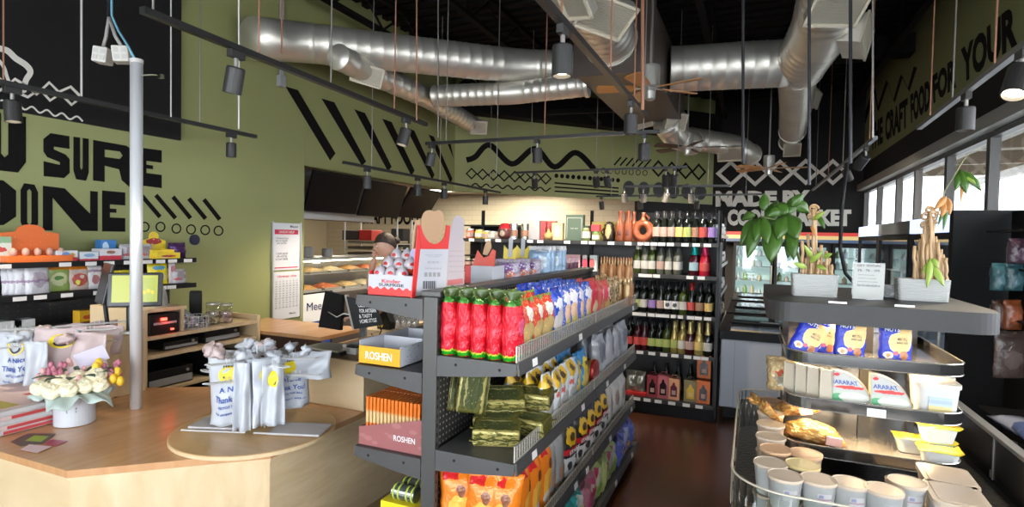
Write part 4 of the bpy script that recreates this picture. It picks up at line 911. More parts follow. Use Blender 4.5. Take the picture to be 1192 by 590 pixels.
def leaf_mb(p, d, L, w, droop=.3, up=Vector((0, 0, 1)), n=7):
    p = Vector(p); d = Vector(d).normalized(); s = d.cross(up)
    if s.length < .05: s = Vector((1, 0, 0))
    s.normalize(); nn = s.cross(d)
    return MB().grid(lambda u, v: p+d*L*v+s*(u-.5)*w*math.sin(PI*min(1, v*.97+.03))**.75+Vector((0, 0, -1))*droop*L*v*v+nn*(-.12*w)*(1-abs(2*u-1)), 4, n)
for k in range(10):
    a = 2*PI*k/10; part('leaf', leaf_mb(bs(0, 0, .19)+Vector((math.cos(a)*.07, math.sin(a)*.07, .03)), (math.cos(a), math.sin(a), .4), .10, .04), leafd, fl, smooth=True, solid=.001)
cd_ = P(113, 425, Z=CT+.30); part('card', MB().rbox(T(*(bs(.06, -.05, .29))) @ R(th+PI/2) @ R(.25, 'X') @ R(-.35, 'Y'), (.13, .002, .085)), mat('card_lilac', (.66, .62, .76), .5), fl)
# cards and newspapers on the counter
def flat(name, lab, cat, cs, z_, th_, m, extra=None):
    ps = [P(x, y, Z=z_) for x, y in cs]; t = thing(name, lab, cat, (ps[0].x, ps[0].y, z_-th_)); mb = MB(); mb.v = [Vector((p.x, p.y, z_-th_)) for p in ps]+[Vector((p.x, p.y, z_)) for p in ps]
    n = len(ps); mb.f = [tuple(range(n))[::-1], tuple(range(n, 2*n))]+[(k, (k+1) % n, n+(k+1) % n, n+k) for k in range(n)]; part('sheet', mb, m, t)
    if extra:
        for nm, c2, m2 in extra:
            qs = [P(x, y, Z=z_+.0006) for x, y in c2]; e = MB(); e.v = [Vector(p) for p in qs]; e.f = [tuple(range(len(qs)))]; part(nm, e, m2, t)
    return t
flat('promo_card', 'dark printed card with a green picture lying near the hat box', 'card', [(12, 514), (33, 504), (65, 505), (50, 516), (24, 519)], CT+.002, .0015, mat('card_dark', (.07, .06, .06), .3), [('green_picture', [(29, 513), (40, 506.5), (57, 507.5), (48, 514)], mat('card_green', (.28, .42, .03), .3))])
flat('promo_card', 'crimson printed card beside the hat box shadow', 'card', [(52, 517), (58, 511), (79, 513), (66, 519)], CT+.0035, .001, mat('card_crimson', (.36, .02, .06), .3))
flat('paper_slip', 'pale pink paper slip in front of the dark printed card', 'paper', [(24, 523), (34, 517), (60, 519.5), (43, 527)], CT+.005, .001, mat('paper_pink', (.70, .50, .52), .6))
np_ = thing('newspaper_pile', 'pile of folded newspapers with red banners at the left picture edge', 'newspapers', (-3.1, 1.55, CT))
rnd = random.Random(3)
for k in range(5):
    M = T(-3.42+.008*k, 1.56+.004*k, CT+.003+.0245*k) @ R(.02+rnd.uniform(-.04, .04)); col = mat('newsprint', (.52, .50, .50), .7) if k % 2 == 0 else mat('newsprint_pink', (.60, .46, .44), .7)
    part('newspaper', MB().rbox(M @ T(0, 0, .012), (.52, .36, .024)), col, np_, bev=.006)
    if k in (0, 1, 3): part('red_banner', MB().rbox(M @ T(.261, .02, .012), (.002, .27, .014)), mat('news_red', (.50, .05, .05), .6), np_)
flatm = T(-3.40, 1.57, CT+.127) @ R(.05)
part('front_page', MB().rbox(flatm, (.50, .35, .002)), mat('news_top', (.60, .42, .40), .6), np_)
part('picture', MB().rbox(flatm @ T(.03, -.10, .0015), (.38, .07, .001)), mat('news_olive', (.40, .32, .04), .6), np_); part('picture', MB().rbox(flatm @ T(.10, .07, .0015), (.12, .05, .001)), mat('news_red', (.50, .05, .05), .6), np_)
flat('red_folder', 'dark red folder lying flat behind the flowers beside the pole', 'folder', [(118, 462), (152, 442), (156, 449), (135, 462)], CT+.006, .004, mat('folder_red', (.20, .02, .02), .35))

# ------------------------------------------------------------------ register side: birch cabinet, devices
CX = -3.6
cb = thing('register_cabinet', 'open birch cabinet with two long shelves of devices behind the counter', 'cabinet', (-3.8, 2.9, 0))
yA, yB, yC = P(170, 400, X=CX).y, P(303, 380, X=CX).y, P(168, 360, X=CX).y
part('left_panel', MB().box(-4.15, yA-.02, 0, CX, yA+.01, 1.13), birch, cb, bev=.002); part('right_panel', MB().box(-4.15, yB-.03, .02, CX, yB, .99), birch, cb, bev=.002)
part('top_board', MB().box(-4.15, yA+.011, .925, CX-.005, yB-.031, .95), birch, cb, bev=.002); part('shelf', MB().box(-4.15, yA+.011, .80, CX-.005, yB-.031, .825), birch, cb); part('shelf', MB().box(-4.15, yA+.011, .56, CX-.03, yB-.031, .58), birch, cb)
part('raised_shelf', MB().box(-4.15, yA+.011, 1.105, CX-.02, yA+.30, 1.13), birch, cb, bev=.002); part('raised_side', MB().box(-4.15, yA+.27, .951, CX-.04, yA+.295, 1.104), birch, cb)
part('back_board', MB().box(-4.18, yA-.02, 0, -4.151, yB, .92), mat('cabinet_back', (.02, .018, .015), .6), cb)
part('plinth', MB().box(-4.15, yA+.011, 0, CX-.06, yB-.031, .06), black, cb)
o = thing('small_desk', 'orange brown topped desk end between the cabinet and the opening', 'desk', (-3.3, 3.6, 0)); part('desk_top', MB().box(-4.1, yB+.02, .83, -3.0, yB+.55, .86), counterm, o, bev=.002); part('desk_front', MB().box(-4.05, yB+.05, 0, -3.05, yB+.08, .829), mat('desk_dark', (.05, .025, .015), .4), o)
mp_ = thing('counter_divider', 'birch side panel standing behind the steel pole under the monitor', 'panel', (-2.95, 2.0, 0)); a = P(114, 384, X=-3.35); b = P(166, 384, X=-3.35)
part('panel', MB().box(-3.37, a.y, CT+.001, -3.35, b.y+.02, 1.03), birch, mp_, bev=.002); part('panel_top', MB().box(-3.58, a.y, 1.031, -3.35, b.y+.02, 1.05), birch, mp_, bev=.002)
dv = mat('device_black', (.012, .012, .013), .28); red_e = mat('led_red', (.6, .02, .02), .4, emit=(1, .05, .03), es=6)
pr = thing('receipt_printer', 'black receipt printer glowing red inside the cabinet top recess', 'printer', (-3.75, yA+.2, .951)); part('body', MB().box(-3.95, yA+.03, .951, -3.62, yA+.25, 1.09), dv, pr, bev=.01)
part('paper_slot', MB().box(-3.618, yA+.06, 1.02, -3.612, yA+.22, 1.035), greyl, pr); part('status_light', MB().box(-3.618, yA+.11, 1.045, -3.610, yA+.15, 1.062), red_e, pr); part('status_light', MB().box(-3.618, yA+.18, .975, -3.610, yA+.20, .985), red_e, pr)
l = bpy.data.lights.new('printer_glow', 'POINT'); l.energy = .12; l.color = (1, .05, .03); l.shadow_soft_size = .02; o = bpy.data.objects.new('printer_glow', l); COL.objects.link(o); o.location = (-3.58, yA+.15, 1.03)
for lab, y0, y1, z0, h, x0 in (('black flat device on the cabinet upper shelf, left', .16, .42, .826, .06, -3.95), ('wide black amplifier on the cabinet upper shelf, right', .47, .78, .826, .085, -3.95), ('silver edged black unit on the cabinet lower shelf, left', .05, .38, .581, .12, -3.95), ('black box unit on the cabinet lower shelf, right', .5, .74, .581, .16, -3.95)):
    t = thing('media_device', lab, 'device', (-3.8, yA+y0, z0)); part('housing', MB().box(x0, yA+y0, z0, -3.66, yA+y1, z0+h), dv, t, bev=.006); part('front_plate', MB().box(-3.659, yA+y0+.01, z0+.012, -3.655, yA+y1-.01, z0+h*.5), greyl, t); part('knob', MB().cyl((-3.655, yA+y1-.05, z0+h*.75), (-3.645, yA+y1-.05, z0+h*.75), .01), brushed, t)
t = part('red_cloth', MB().grid(lambda u, v: (-3.85+.2*u, yB-.24+.2*v, .583+.10*math.sin(PI*u)*math.sin(PI*v)*(1+.5*noise.noise(Vector((u*4, v*4, 1))))), 10, 10), mat('cloth_red', (.30, .01, .03), .6), smooth=True); tag(t, 'crumpled dark red cloth at the right end of the cabinet shelf', 'cloth')
# monitor on its stalk
mc = P(157, 337, X=-3.28); mn = thing('register_monitor', 'black framed register monitor with a lime yellow screen behind the pole', 'monitor', tuple(mc))
M = T(*mc) @ R(.80) @ R(-.15, 'X') ; part('monitor_body', MB().rbox(M @ T(0, .02, 0), (.27, .035, .20)), dv, mn, bev=.008); part('screen', MB().rbox(M @ T(0, .0015, .005), (.225, .003, .155)), mat('screen_lime', (.2, .22, .03), .3, emit=(.42, .45, .07), es=.55), mn)
part('screen_picture', MB().rbox(M @ T(.067, -.001, .0), (.07, .002, .135)), mat('screen_lime2', (.2, .22, .03), .3, emit=(.35, .42, .10), es=.5), mn); yb = mat('screen_amber', (.5, .3, .02), .3, emit=(.8, .45, .03), es=.6)
for k in range(3): part('screen_icon', MB().rbox(M @ T(.046+.021*k, -.0025, -.016+.008*(k % 2)), (.015, .001, .018)), yb, mn)
part('stalk', MB().cyl((mc.x-.03, mc.y, 1.051), (mc.x-.03, mc.y, mc.z-.08), .026, n=16), dv, mn); part('foot', MB().lathe([(.001, 0), (.06, 0), (.06, .012), (.001, .014)], (mc.x-.03, mc.y, 1.051), 24), brushed, mn)
m2 = P(122, 330, X=-3.5); b2 = thing('customer_display', 'thin black display seen edge on left of the register monitor', 'monitor', tuple(m2)); part('panel', MB().rbox(T(*m2) @ R(-.35) @ R(-.2, 'X'), (.20, .02, .24)), dv, b2, bev=.005); part('stand', MB().cyl((m2.x, m2.y+.02, 1.03), (m2.x, m2.y, m2.z-.1), .012), dv, b2); part('foot', MB().cbox((m2.x, m2.y+.02, 1.02), (.14, .14, .014)), dv, b2)
# things on the cabinet
clearp = clear('wrap_clear', (.92, .93, .95), .18, .12, .25)
def clear_bag(lab, x, y, z_, r, h, filling, seed):
    t = thing('gift_bag', lab, 'gift bag', (x, y, z_)); rn = random.Random(seed)
    part('wrapper', MB().grid(lambda u, v: Vector((x, y, z_))+Vector(((r*(1-v**3*.75)*(1+.12*math.sin(u*2*PI*6+v*5)))*math.cos(2*PI*u), (r*(1-v**3*.75)*(1+.12*math.sin(u*2*PI*6)))*math.sin(2*PI*u), h*v)), 24, 10, True), clearp, t, smooth=True)
    g = MB()
    for k in range(9): g.ball((x+rn.uniform(-.5, .5)*r, y+rn.uniform(-.5, .5)*r, z_+r*.3+rn.uniform(0, h*.3)), r*.3, 8, 6)
    part('sweets', g, filling, t, smooth=True)
sweetc = mat('sweets_tan', (.45, .30, .18), .5)
clear_bag('clear gift bag of sweets with a tied top on the raised cabinet shelf', -3.75, yA+.17, 1.131, .065, .17, offw, 1); clear_bag('squat clear bag of sweets beside the black terminal', -3.78, yA+.38, .951, .08, .13, mat('foil_mix', (.4, .36, .4), .3, .5), 2)
p = P(228, 343, X=-3.85); t = thing('card_terminal', 'black handheld terminal standing upright behind the jars', 'terminal', (p.x, p.y, .951)); part('terminal_body', MB().rbox(T(p.x, p.y, 1.10) @ R(.9) @ R(.12, 'X'), (.085, .05, .20)), dv, t, bev=.01); part('terminal_screen', MB().rbox(T(p.x, p.y, 1.14) @ R(.9) @ R(.12, 'X') @ T(0, -.027, 0), (.06, .002, .05)), scr, t); part('terminal_base', MB().cbox((p.x, p.y, .975), (.12, .12, .048)), dv, t, bev=.01)
def cylj(lab, px, X, r, h, fill, lidm, base=None):
    p = P(px, 370, X=X); z_ = .951; t = thing('sweet_jar', lab, 'jar', (p.x, p.y, z_)); part('jar_wall', MB().lathe([(.001, 0), (r, 0), (r, h), (r*.92, h)], (p.x, p.y, z_), 20), clear('jar_clear', (.93, .94, .95), .15), t, smooth=True)
    g = MB(); rn = random.Random(px)
    for k in range(26): g.ball((p.x+rn.uniform(-.65, .65)*r, p.y+rn.uniform(-.65, .65)*r, z_+.012+rn.random()*h*.55), .011, 7, 5)
    part('wrapped_sweets', g, fill, t, smooth=True); part('lid', MB().lathe([(r*1.03, h), (r*1.03, h+.012), (.001, h+.012)], (p.x, p.y, z_), 20), lidm, t)
cylj('clear jar of wrapped sweets on the cabinet, left of two tall jars', 248, -3.72, .048, .15, mat('foil_cream', (.6, .52, .4), .3, .3), brushed); cylj('clear jar of pink and white sweets, rightmost on the cabinet', 263, -3.70, .045, .135, mat('foil_rose', (.62, .42, .40), .3, .2), brushed)
p = P(227, 366, X=-3.68); t = thing('wire_basket', 'low round wire basket of silver wrapped sweets on the cabinet', 'basket', (p.x, p.y, .951)); g = MB()
for z_ in (.004, .045, .09): g.tube([(p.x+.085*math.cos(a), p.y+.085*math.sin(a), .951+z_) for a in [2*PI*k/20 for k in range(21)]], .0025, 5)
for k in range(16): a = 2*PI*k/16; g.tube([(p.x+.085*math.cos(a), p.y+.085*math.sin(a), .953), (p.x+.085*math.cos(a), p.y+.085*math.sin(a), 1.041)], .002, 5)
part('wire_frame', g, wirem, t); g = MB(); rn = random.Random(9)
for k in range(40): g.ball((p.x+rn.uniform(-.055, .055), p.y+rn.uniform(-.055, .055), .966+rn.random()*.08), .013, 7, 5)
part('wrapped_sweets', g, mat('foil_silver', (.55, .56, .62), .25, .5), t, smooth=True)

# ------------------------------------------------------------------ candy shelving on the olive wall
SX = -4.40; y0, y1 = 1.2, P(228, 298, X=SX).y
su = thing('wall_shelving', 'black pegboard wall shelving of sweets under the large painted letters', 'shelf', (SX, (y0+y1)/2, 0))
pg = pegm('pegboard_black', (.014, .013, .013), (.045, .042, .040), .065, .04, .12)
part('back_panel', MB().box(WX+.03, y0, 0, WX+.07, y1, 1.46), pg, su)
LZ = [1.415, 1.20, .93, .62, .30]
def lipshelf(root, x0, x1, yy0, yy1, z_, m=None, lip=.035, dirx=1, nm='shelf_board'):
    part(nm, MB().box(min(x0, x1), yy0, z_-.022, max(x0, x1), yy1, z_), m or steelb, root)
    xl = x1; part('price_rail', MB().box(min(xl, xl+.008*dirx), yy0, z_-.034, max(xl, xl+.008*dirx), yy1, z_+.004), m or steelb, root)
ye = [y1, y1, 2.80, 2.9, 2.9]
for z_, e_ in zip(LZ, (y1, y1, 2.85, 3.2, 3.2)): lipshelf(su, WX+.07, SX, y0, e_, z_, black)
def tickets(root, X, z_, ys_, w=.075, dirx=1, h=.028, tilt=0):
    for y_ in ys_: part('price_ticket', MB().box(min(X, X+.002*dirx), y_-w/2, z_-.034+.002, max(X, X+.002*dirx), y_+w/2, z_-.034+.002+h), tag_m, root)
tickets(su, SX+.009, LZ[0], [P(px, 300, X=SX).y for px in (4, 75, 105, 126, 149, 171, 186, 200, 218)])
tickets(su, SX+.009, LZ[1], [P(px, 340, X=SX).y for px in (22, 46, 77, 114, 188, 199)]); tickets(su, SX+.009, LZ[2], [P(px, 380, X=SX).y for px in (3, 20, 36, 88, 108, 134)])
def onshelf(px, lvl, X=SX-.12): p = P(px, 300 if lvl == 0 else 335 if lvl == 1 else 375, X=X); return (p.x, p.y, LZ[lvl]+.001)
E90 = PI/2
def put_box(name, lab, cat, pxs, lvl, h, d, m, X=SX-.06, lid=None, extra=None):
    a = P(pxs[0], 300, X=X).y; b = P(pxs[1], 300, X=X).y; k = carton(name, lab, cat, b-a-.004, d, h, m, extra, lid=lid); return k.put((X-d/2, (a+b)/2, LZ[lvl]+.001), E90)
put_box('sweet_box', 'pale green box on top of the stack at the left picture edge', 'box', (-14, 14), 0, .17, .2, pack('pk_wgreen', (.62, .68, .60), (('band', .75, 1, (.25, .42, .25)), ('band', 0, .22, (.62, .60, .58)), ('ell', .5, .5, .3, .1, (.5, .05, .05))), .4, bump=0), X=SX-.12)
put_box('sweet_basket', 'red and white box beside the orange egg carton on the wall shelf', 'box', (-4, 18), 0, .13, .12, pack('pk_redwhite', (.66, .62, .62), (('band', .2, .6, (.60, .03, .03)),), .4, bump=0), X=SX-.02-.15)
org = pack('pk_egg_orange', (.80, .16, .02), (), .35, speck=(14, .12, (.9, .5, .1)), bump=.1)
eg = thing('egg_display', 'orange carton of chocolate eggs with a domed header on the top wall shelf', 'display box'); part('tray', MB().box(-.19, -.07, 0, .19, .07, .045), org, eg, local=True, bev=.004)
part('header', MB().prism([(-.17, 0), (.17, 0), (.17, .15), (.10, .16)]+[(.085*math.cos(a), .16+.05*math.sin(a)) for a in [PI*k/8 for k in range(9)]]+[(-.17, .15)], .012, M=T(0, .06, .045)), org, eg, local=True)
for k in range(5): part('chocolate_egg', MB().ball((-.14+.07*k, -.02, .068), (.022, .022, .028), 10, 8), mat('egg_pink', (.62, .36, .28), .4), eg, local=True, smooth=True)
a = onshelf(42, 0, SX-.1); Kind(eg).put(a, E90)
bluew = pack('pk_kbar', (.72, .73, .74), (('band', 0, .35, (.66, .04, .05)), ('ell', .45, .62, .2, .25, (.15, .3, .6)), ('ell', .75, .6, .12, .2, (.65, .4, .1))), .35, bump=0)
put_box('chocolate_box', 'white and red chocolate bar box, first right of the orange egg carton', 'box', (65, 91), 0, .075, .1, bluew); put_box('chocolate_box', 'white box with blue print in the middle of the top wall shelf', 'box', (93, 115), 0, .065, .1, pack('pk_kbar2', (.68, .70, .73), (('band', 0, .2, (.6, .05, .06)), ('ell', .5, .6, .3, .2, (.25, .4, .62))), .35, bump=0))
put_box('chocolate_box', 'red fronted white box left of the steel pole on the top shelf', 'box', (116, 142), 0, .085, .1, pack('pk_kbar3', (.66, .64, .66), (('band', 0, .4, (.64, .04, .06)), ('ell', .5, .7, .2, .15, (.3, .15, .1))), .35, bump=0))
put_box('blue_carton', 'bright blue carton lying behind the red fronted box', 'box', (117, 136), 0, .15, .07, pack('pk_blue', (.04, .20, .50), (('ell', .3, .6, .2, .3, (.5, .65, .8)),), .3, bump=0), X=SX-.18)
blk = pack('pk_clearbag', (.50, .48, .50), (('ell', .5, .5, .3, .3, (.32, .26, .28)), ('ell', .3, .3, .2, .1, (.5, .1, .1))), .2, warp=.12)
kb_ = bag('sweet_bag', 'x', 'bag', .13, .12, .09, blk, 3)
kb_.put(onshelf(149, 0), E90, 'clear crinkled bag of sweets left of the steel pole on the top shelf'); kb_.put(onshelf(167, 0), E90, 'clear crinkled bag of sweets right of the steel pole on the top shelf')
eyel = pack('pk_party_yellow', (.78, .58, .03), (('ell', .5, .45, .33, .18, (.35, .03, .03)), ('ell', .3, .2, .15, .1, (.75, .5, .3))), .35, speck=(5, .22, (.85, .3, .2)), bump=0)
yd = thing('yellow_display', 'yellow candy display box with a round header on the top wall shelf', 'display box'); part('tray', MB().box(-.10, -.06, 0, .10, .06, .075), eyel, yd, local=True, bev=.003)
part('header', MB().prism([(-.10, 0), (.10, 0), (.10, .07), (.05, .085)]+[(.04*math.cos(a), .105+.04*math.sin(a)) for a in [PI*k/8-.4 for k in range(11)]]+[(-.05, .085), (-.10, .07)], .01, M=T(0, .05, .075)), eyel, yd, local=True); Kind(yd).put(onshelf(184, 0), E90)
bag('sweet_bag', 'shiny dark violet bag at the right end of the top wall shelf', 'bag', .15, .13, .08, mat('foil_violet', (.06, .02, .10), .25, .4), 5).put(onshelf(206, 0), E90)
put_box('candy_box', 'low yellow and red box in front of the violet bag', 'box', (183, 210), 0, .05, .06, eyel, X=SX-.02)
wb_ = pack('pk_whitebag', (.66, .64, .66), (('ell', .5, .5, .28, .28, (.45, .38, .44)), ('band', .42, .5, (.3, .2, .3))), .3, warp=.08)
kw = bag('sweet_bag', 'x', 'bag', .15, .19, .05, wb_, 6)
for k, (px, dx) in enumerate(((18, -.12), (25, -.10), (32, -.08), (44, -.06))): kw.put(onshelf(px, 1, SX+dx), E90+.1*(k % 2), 'white and violet sweet bag on the second wall shelf, %s from the picture edge' % ORD[k], 'white sweet bags on the wall shelf', tilt=(-.08, 0))
bag('sweet_bag', 'green and orange gummy bag hanging on the second wall shelf', 'bag', .15, .19, .04, pack('pk_gum_green', (.30, .40, .10), (('band', .8, 1, (.8, .3, .03)), ('ell', .5, .45, .33, .25, (.55, .58, .30)), ('ell', .5, .5, .2, .08, (.10, .25, .05))), .25), 7).put(onshelf(68, 1), E90, tilt=(-.08, 0))
bag('sweet_bag', 'orange topped bag of red gummies on the second wall shelf', 'bag', .14, .19, .04, pack('pk_gum_red', (.55, .42, .35), (('band', .78, 1, (.8, .25, .02)), ('ell', .5, .4, .35, .25, (.50, .08, .06)), ('ell', .4, .3, .1, .1, (.7, .7, .1)), ('ell', .6, .5, .1, .08, (.7, .6, .5))), .25), 8).put(onshelf(92, 1), E90, tilt=(-.08, 0))
bag('sweet_bag', 'narrow white packet right of the red gummies', 'bag', .10, .18, .03, pack('pk_white_narrow', (.62, .60, .60), (('ell', .5, .4, .25, .2, (.4, .15, .15)), ('band', .7, .8, (.3, .2, .25))), .3), 9).put(onshelf(110, 1), E90)
ky = bag('sweet_bag', 'x', 'bag', .10, .13, .03, pack('pk_yel_small', (.72, .60, .02), (('ell', .5, .4, .3, .2, (.5, .45, .1)),), .3), 10)
ky.put(onshelf(135, 1), E90, 'small yellow packet behind the monitor, left one of two'); ky.put(onshelf(147, 1), E90, 'small yellow packet behind the monitor, nearest the steel pole')
bag('sweet_bag', 'large bright yellow candy bag right of the steel pole', 'bag', .17, .20, .05, pack('pk_yel_big', (.80, .66, .02), (('ell', .5, .3, .3, .18, (.75, .7, .5)), ('ell', .5, .68, .3, .08, (.10, .35, .5)), ('ell', .6, .3, .12, .1, (.6, .5, .1))), .25), 11).put(onshelf(184, 1), E90, tilt=(-.08, 0))
bag('sweet_bag', 'tall narrow white and rose packet right of the large yellow bag', 'bag', .06, .20, .03, pack('pk_rose', (.64, .56, .56), (('ell', .5, .6, .3, .15, (.5, .2, .25)),), .3), 12).put(onshelf(200, 1), E90)
kb_.put(onshelf(207, 1), E90, 'clear bag of sweets with a yellow ribbon, right end of second shelf')
kw2 = carton('paper_box', 'x', 'box', .12, .10, .05, mat('boxwhite', (.60, .60, .59), .5))
for k, (px, n) in enumerate(((8, 2), (24, 2))):
    for j in range(n): q_ = onshelf(px, 2); kw2.put((q_[0], q_[1], q_[2]+.0515*j), E90, 'small white box on the third wall shelf, %s stack, %s' % (('left', 'right')[k], ('underneath', 'on top')[j]), 'white boxes on the third wall shelf')
tube_o = part('mint_tube', MB().cyl((SX-.08, P(37, 380, X=SX-.08).y, LZ[2]+.026), (SX-.08, P(56, 380, X=SX-.08).y, LZ[2]+.026), .022), pack('pk_tube_green', (.25, .30, .05), (('col', .7, 1, (.6, .6, .5)),), .3, bump=0)); tag(tube_o, 'green mint tube lying right of the small white boxes', 'tube')
put_box('yellow_box', 'yellow and brown box standing at the right of the third wall shelf', 'box', (92, 112), 2, .125, .08, pack('pk_yb', (.80, .45, .03), (('ell', .5, .25, .5, .12, (.25, .08, .03)), ('ell', .5, .6, .3, .12, (.6, .1, .03))), .3, bump=0), X=SX-.04)
put_box('grey_box', 'open grey cardboard tray beside the yellow box', 'box', (113, 128), 2, .09, .12, greyl, X=SX-.10); put_box('green_box', 'green box at the right end of the third wall shelf', 'box', (129, 143), 2, .10, .12, mat('pk_dgreen', (.03, .16, .06), .4), X=SX-.10)
put_box('wafer_box', 'flat dark pack lying in the middle of the third wall shelf', 'box', (60, 88), 2, .03, .12, mat('pk_dark', (.07, .07, .06), .4), X=SX-.08)
t = part('scanner_box', MB().rbox(T(SX-.02, P(74, 346, X=SX).y, 1.13), (.10, .20, .03)), dv, bev=.004); tag(t, 'slim black gadget with a silver edge hanging below the second shelf', 'device')
# ------------------------------------------------------------------ gondola: posts, shelves, wire fences
GX0, GX1 = -1.21, -1.145; GY0, GYJ, GY1 = 1.93, 3.09, 4.28; FX = -.80; LX = -1.535
gd = thing('gondola', 'long two sided grey steel gondola shelving of snacks in the middle', 'shelf', (-1.18, 3.1, 0))
gm = mat('gondola_post', (.085, .082, .078), .42, .5); gs = mat('gondola_shelf', (.085, .083, .082), .45, .4)
for k, y_ in enumerate((GY0, GYJ, GY1-.03)):
    part('post', MB().box(GX0, y_, 0, GX1, y_+.03, 1.405), gm, gd, bev=.003)
    sl_ = MB()
    for j in range(34): sl_.box(GX1+.0005, y_+.010, .12+j*.038, GX1+.0015, y_+.016, .135+j*.038)
    part('slots', sl_, black, gd)
part('top_rail', MB().box(GX0-.012, GY0, 1.406, GX1+.012, GY1, 1.428), gm, gd, bev=.003)
part('back_panel', MB().box(-1.186, GY0+.031, .10, -1.168, GY1-.031, 1.40), pegm('pegboard', (.018, .017, .016), (.34, .31, .27), .027, .026, .17), gd)
TZ = [1.175, .795, .42, .115]; FXS = [FX, FX, FX+.0, FX+.03]
wf = mat('fence_wire', (.60, .58, .52), .3, .6)
def bracket(y_, x0, x1, z_, m):
    s = 1 if x1 > x0 else -1; L = abs(x1-x0)
    poly = [(0, -.085), (0, -.001), (L, -.001), (L, -.045), (L*.9, -.05), (L*.45, -.07)]
    b = MB().prism([(x0+s*p[0], z_+p[1]) for p in poly], .004, M=T(0, y_, 0)); part('shelf_bracket', b, gs, gd)
    for q_ in (.25, .8): part('bracket_hole', MB().cyl((x0+s*L*q_, y_-.001, z_-.03), (x0+s*L*q_, y_+.0005, z_-.03), .006, n=10), black, gd)
for i, z_ in enumerate(TZ):
    for (ya, yb) in ((GY0, GYJ-.001), (GYJ+.001, GY1)):
        part('shelf_deck', MB().box(GX1+.004, ya+.005, z_-.022, FXS[i], yb-.003, z_-.001), gs, gd)
        part('price_rail', MB().rbox(T(FXS[i]+.006, (ya+yb)/2, z_-.022) @ R(-.12, 'Y'), (.010, yb-ya-.004, .048)), gs, gd, bev=.002)
        bracket(ya, GX1+.002, FXS[i], z_, gm)
        if i < 3:
            f = MB(); xx = FXS[i]-.004; zt = z_+(.062 if i < 2 else .05)
            f.bar((xx, ya+.01, zt), (xx, yb-.01, zt), .005, .005).bar((xx, ya+.01, z_+.004), (xx, yb-.01, z_+.004), .004, .004)
            n = int((yb-ya)/.026)
            for k in range(n+1): y_ = ya+.01+(yb-ya-.02)*k/n; f.bar((xx, y_, z_+.003), (xx, y_, zt), .004, .004)
            part('wire_fence', f, wf, gd); part('acrylic_strip', MB().box(xx+.003, ya+.01, z_+.003, xx+.0045, yb-.01, zt-.005), clear('fence_clear', (.95, .94, .90), .08, .2, .08), gd)
LZs = [1.395, 1.095, .745, .40]
for i, z_ in enumerate(LZs):
    for (ya, yb) in ((GY0, GYJ-.001), (GYJ+.001, GY1)):
        part('shelf_deck', MB().box(LX, ya+.005, z_-.022, GX0-.004, yb-.003, z_-.001), gs, gd); part('price_rail', MB().rbox(T(LX-.006, (ya+yb)/2, z_-.022) @ R(.12, 'Y'), (.010, yb-ya-.004, .045)), gs, gd, bev=.002)
        bracket(ya, GX0-.002, LX, z_, gm)
part('kick_plate', MB().box(GX0, GY0+.01, 0, FX+.0, GY1-.005, .092), black, gd)
def gt(i, pxs, py):
    for px in pxs:
        y_ = P(px, py, X=FXS[i]).y; part('price_ticket', MB().rbox(T(FXS[i]+.0125, y_, TZ[i]-.022) @ R(-.12, 'Y'), (.0015, .052, .030)), tag_m, gd)
gt(0, (620, 673, 734), 400); gt(1, (620, 676, 704, 724), 480); gt(2, (607, 645, 668, 681, 707, 731), 560); gt(3, (660, 683, 714, 732), 600)

# ------------------------------------------------------------------ bags on the aisle side
def foil(c, met=.35, r=.25): return mat('foil_%g_%g_%g' % c, c, r, met)
redbag = pack('pk_red_seeds', (.72, .012, .03), (('band', 0, .07, (.03, .42, .02)), ('band', .07, .10, (.55, .62, .05)), ('ell', .5, .55, .30, .13, (.80, .10, .22)), ('band', .90, 1, (.05, .22, .03))), .17, .05, .2, bump=.6)
greentop = mat('bag_green', (.07, .11, .03), .35)
def ruffle(r):
    g = MB().grid(lambda u, v: ((u-.5)*.115, (.034*math.sin(u*9)+.012*math.cos(u*21))*v, .222+.038*v**.7-.010*math.sin(u*13)*v), 22, 4)
    g.grid(lambda u, v: (.03*math.sin(u*7)*v, (u-.5)*.07*(.3+.7*v), .222+.034*v-.012*v*v*math.cos(u*11)), 14, 4)
    part('leafy_crimp', g, greentop, r, local=True, smooth=True, solid=.0015)
kr = bag('seed_bag', 'x', 'bag', .125, .235, .076, redbag, 1, ruffle, top=.045, wr=.006)
for k in range(5): kr.put((-1.11+.066*k, 2.00+.004*(k % 2), TZ[0]+.001), E90+.04*(k-2), 'glossy red green-based seed bag on the top aisle shelf, %s from the post' % ORD[k], 'row of red seed bags')
dog1 = pack('pk_multi_red', (.52, .05, .03), (('ell', .45, .38, .36, .22, (.45, .30, .12)), ('ell', .5, .72, .26, .12, (.72, .68, .60)), ('ell', .7, .2, .14, .12, (.10, .22, .06)), ('band', .92, 1, (.15, .22, .05))), .25, .12, speck=(9, .22, (.62, .42, .08)))
blue1 = pack('pk_blue_big', (.01, .05, .42), (('ell', .5, .35, .42, .25, (.55, .50, .48)), ('ell', .4, .7, .3, .1, (.70, .72, .78)), ('band', .93, 1, (.01, .03, .3))), .22, .10)
blue2 = pack('pk_blue_white', (.05, .10, .42), (('ell', .5, .4, .36, .3, (.62, .40, .26)), ('ell', .5, .75, .35, .12, (.70, .68, .74)), ('ell', .4, .25, .16, .1, (.55, .45, .05)), ('ell', .7, .5, .12, .1, (.10, .20, .5))), .25, .12, speck=(8, .2, (.66, .66, .72)))
red2 = pack('pk_red_flat', (.55, .02, .03), (('ell', .5, .35, .3, .15, (.65, .5, .3)),), .3, .08)
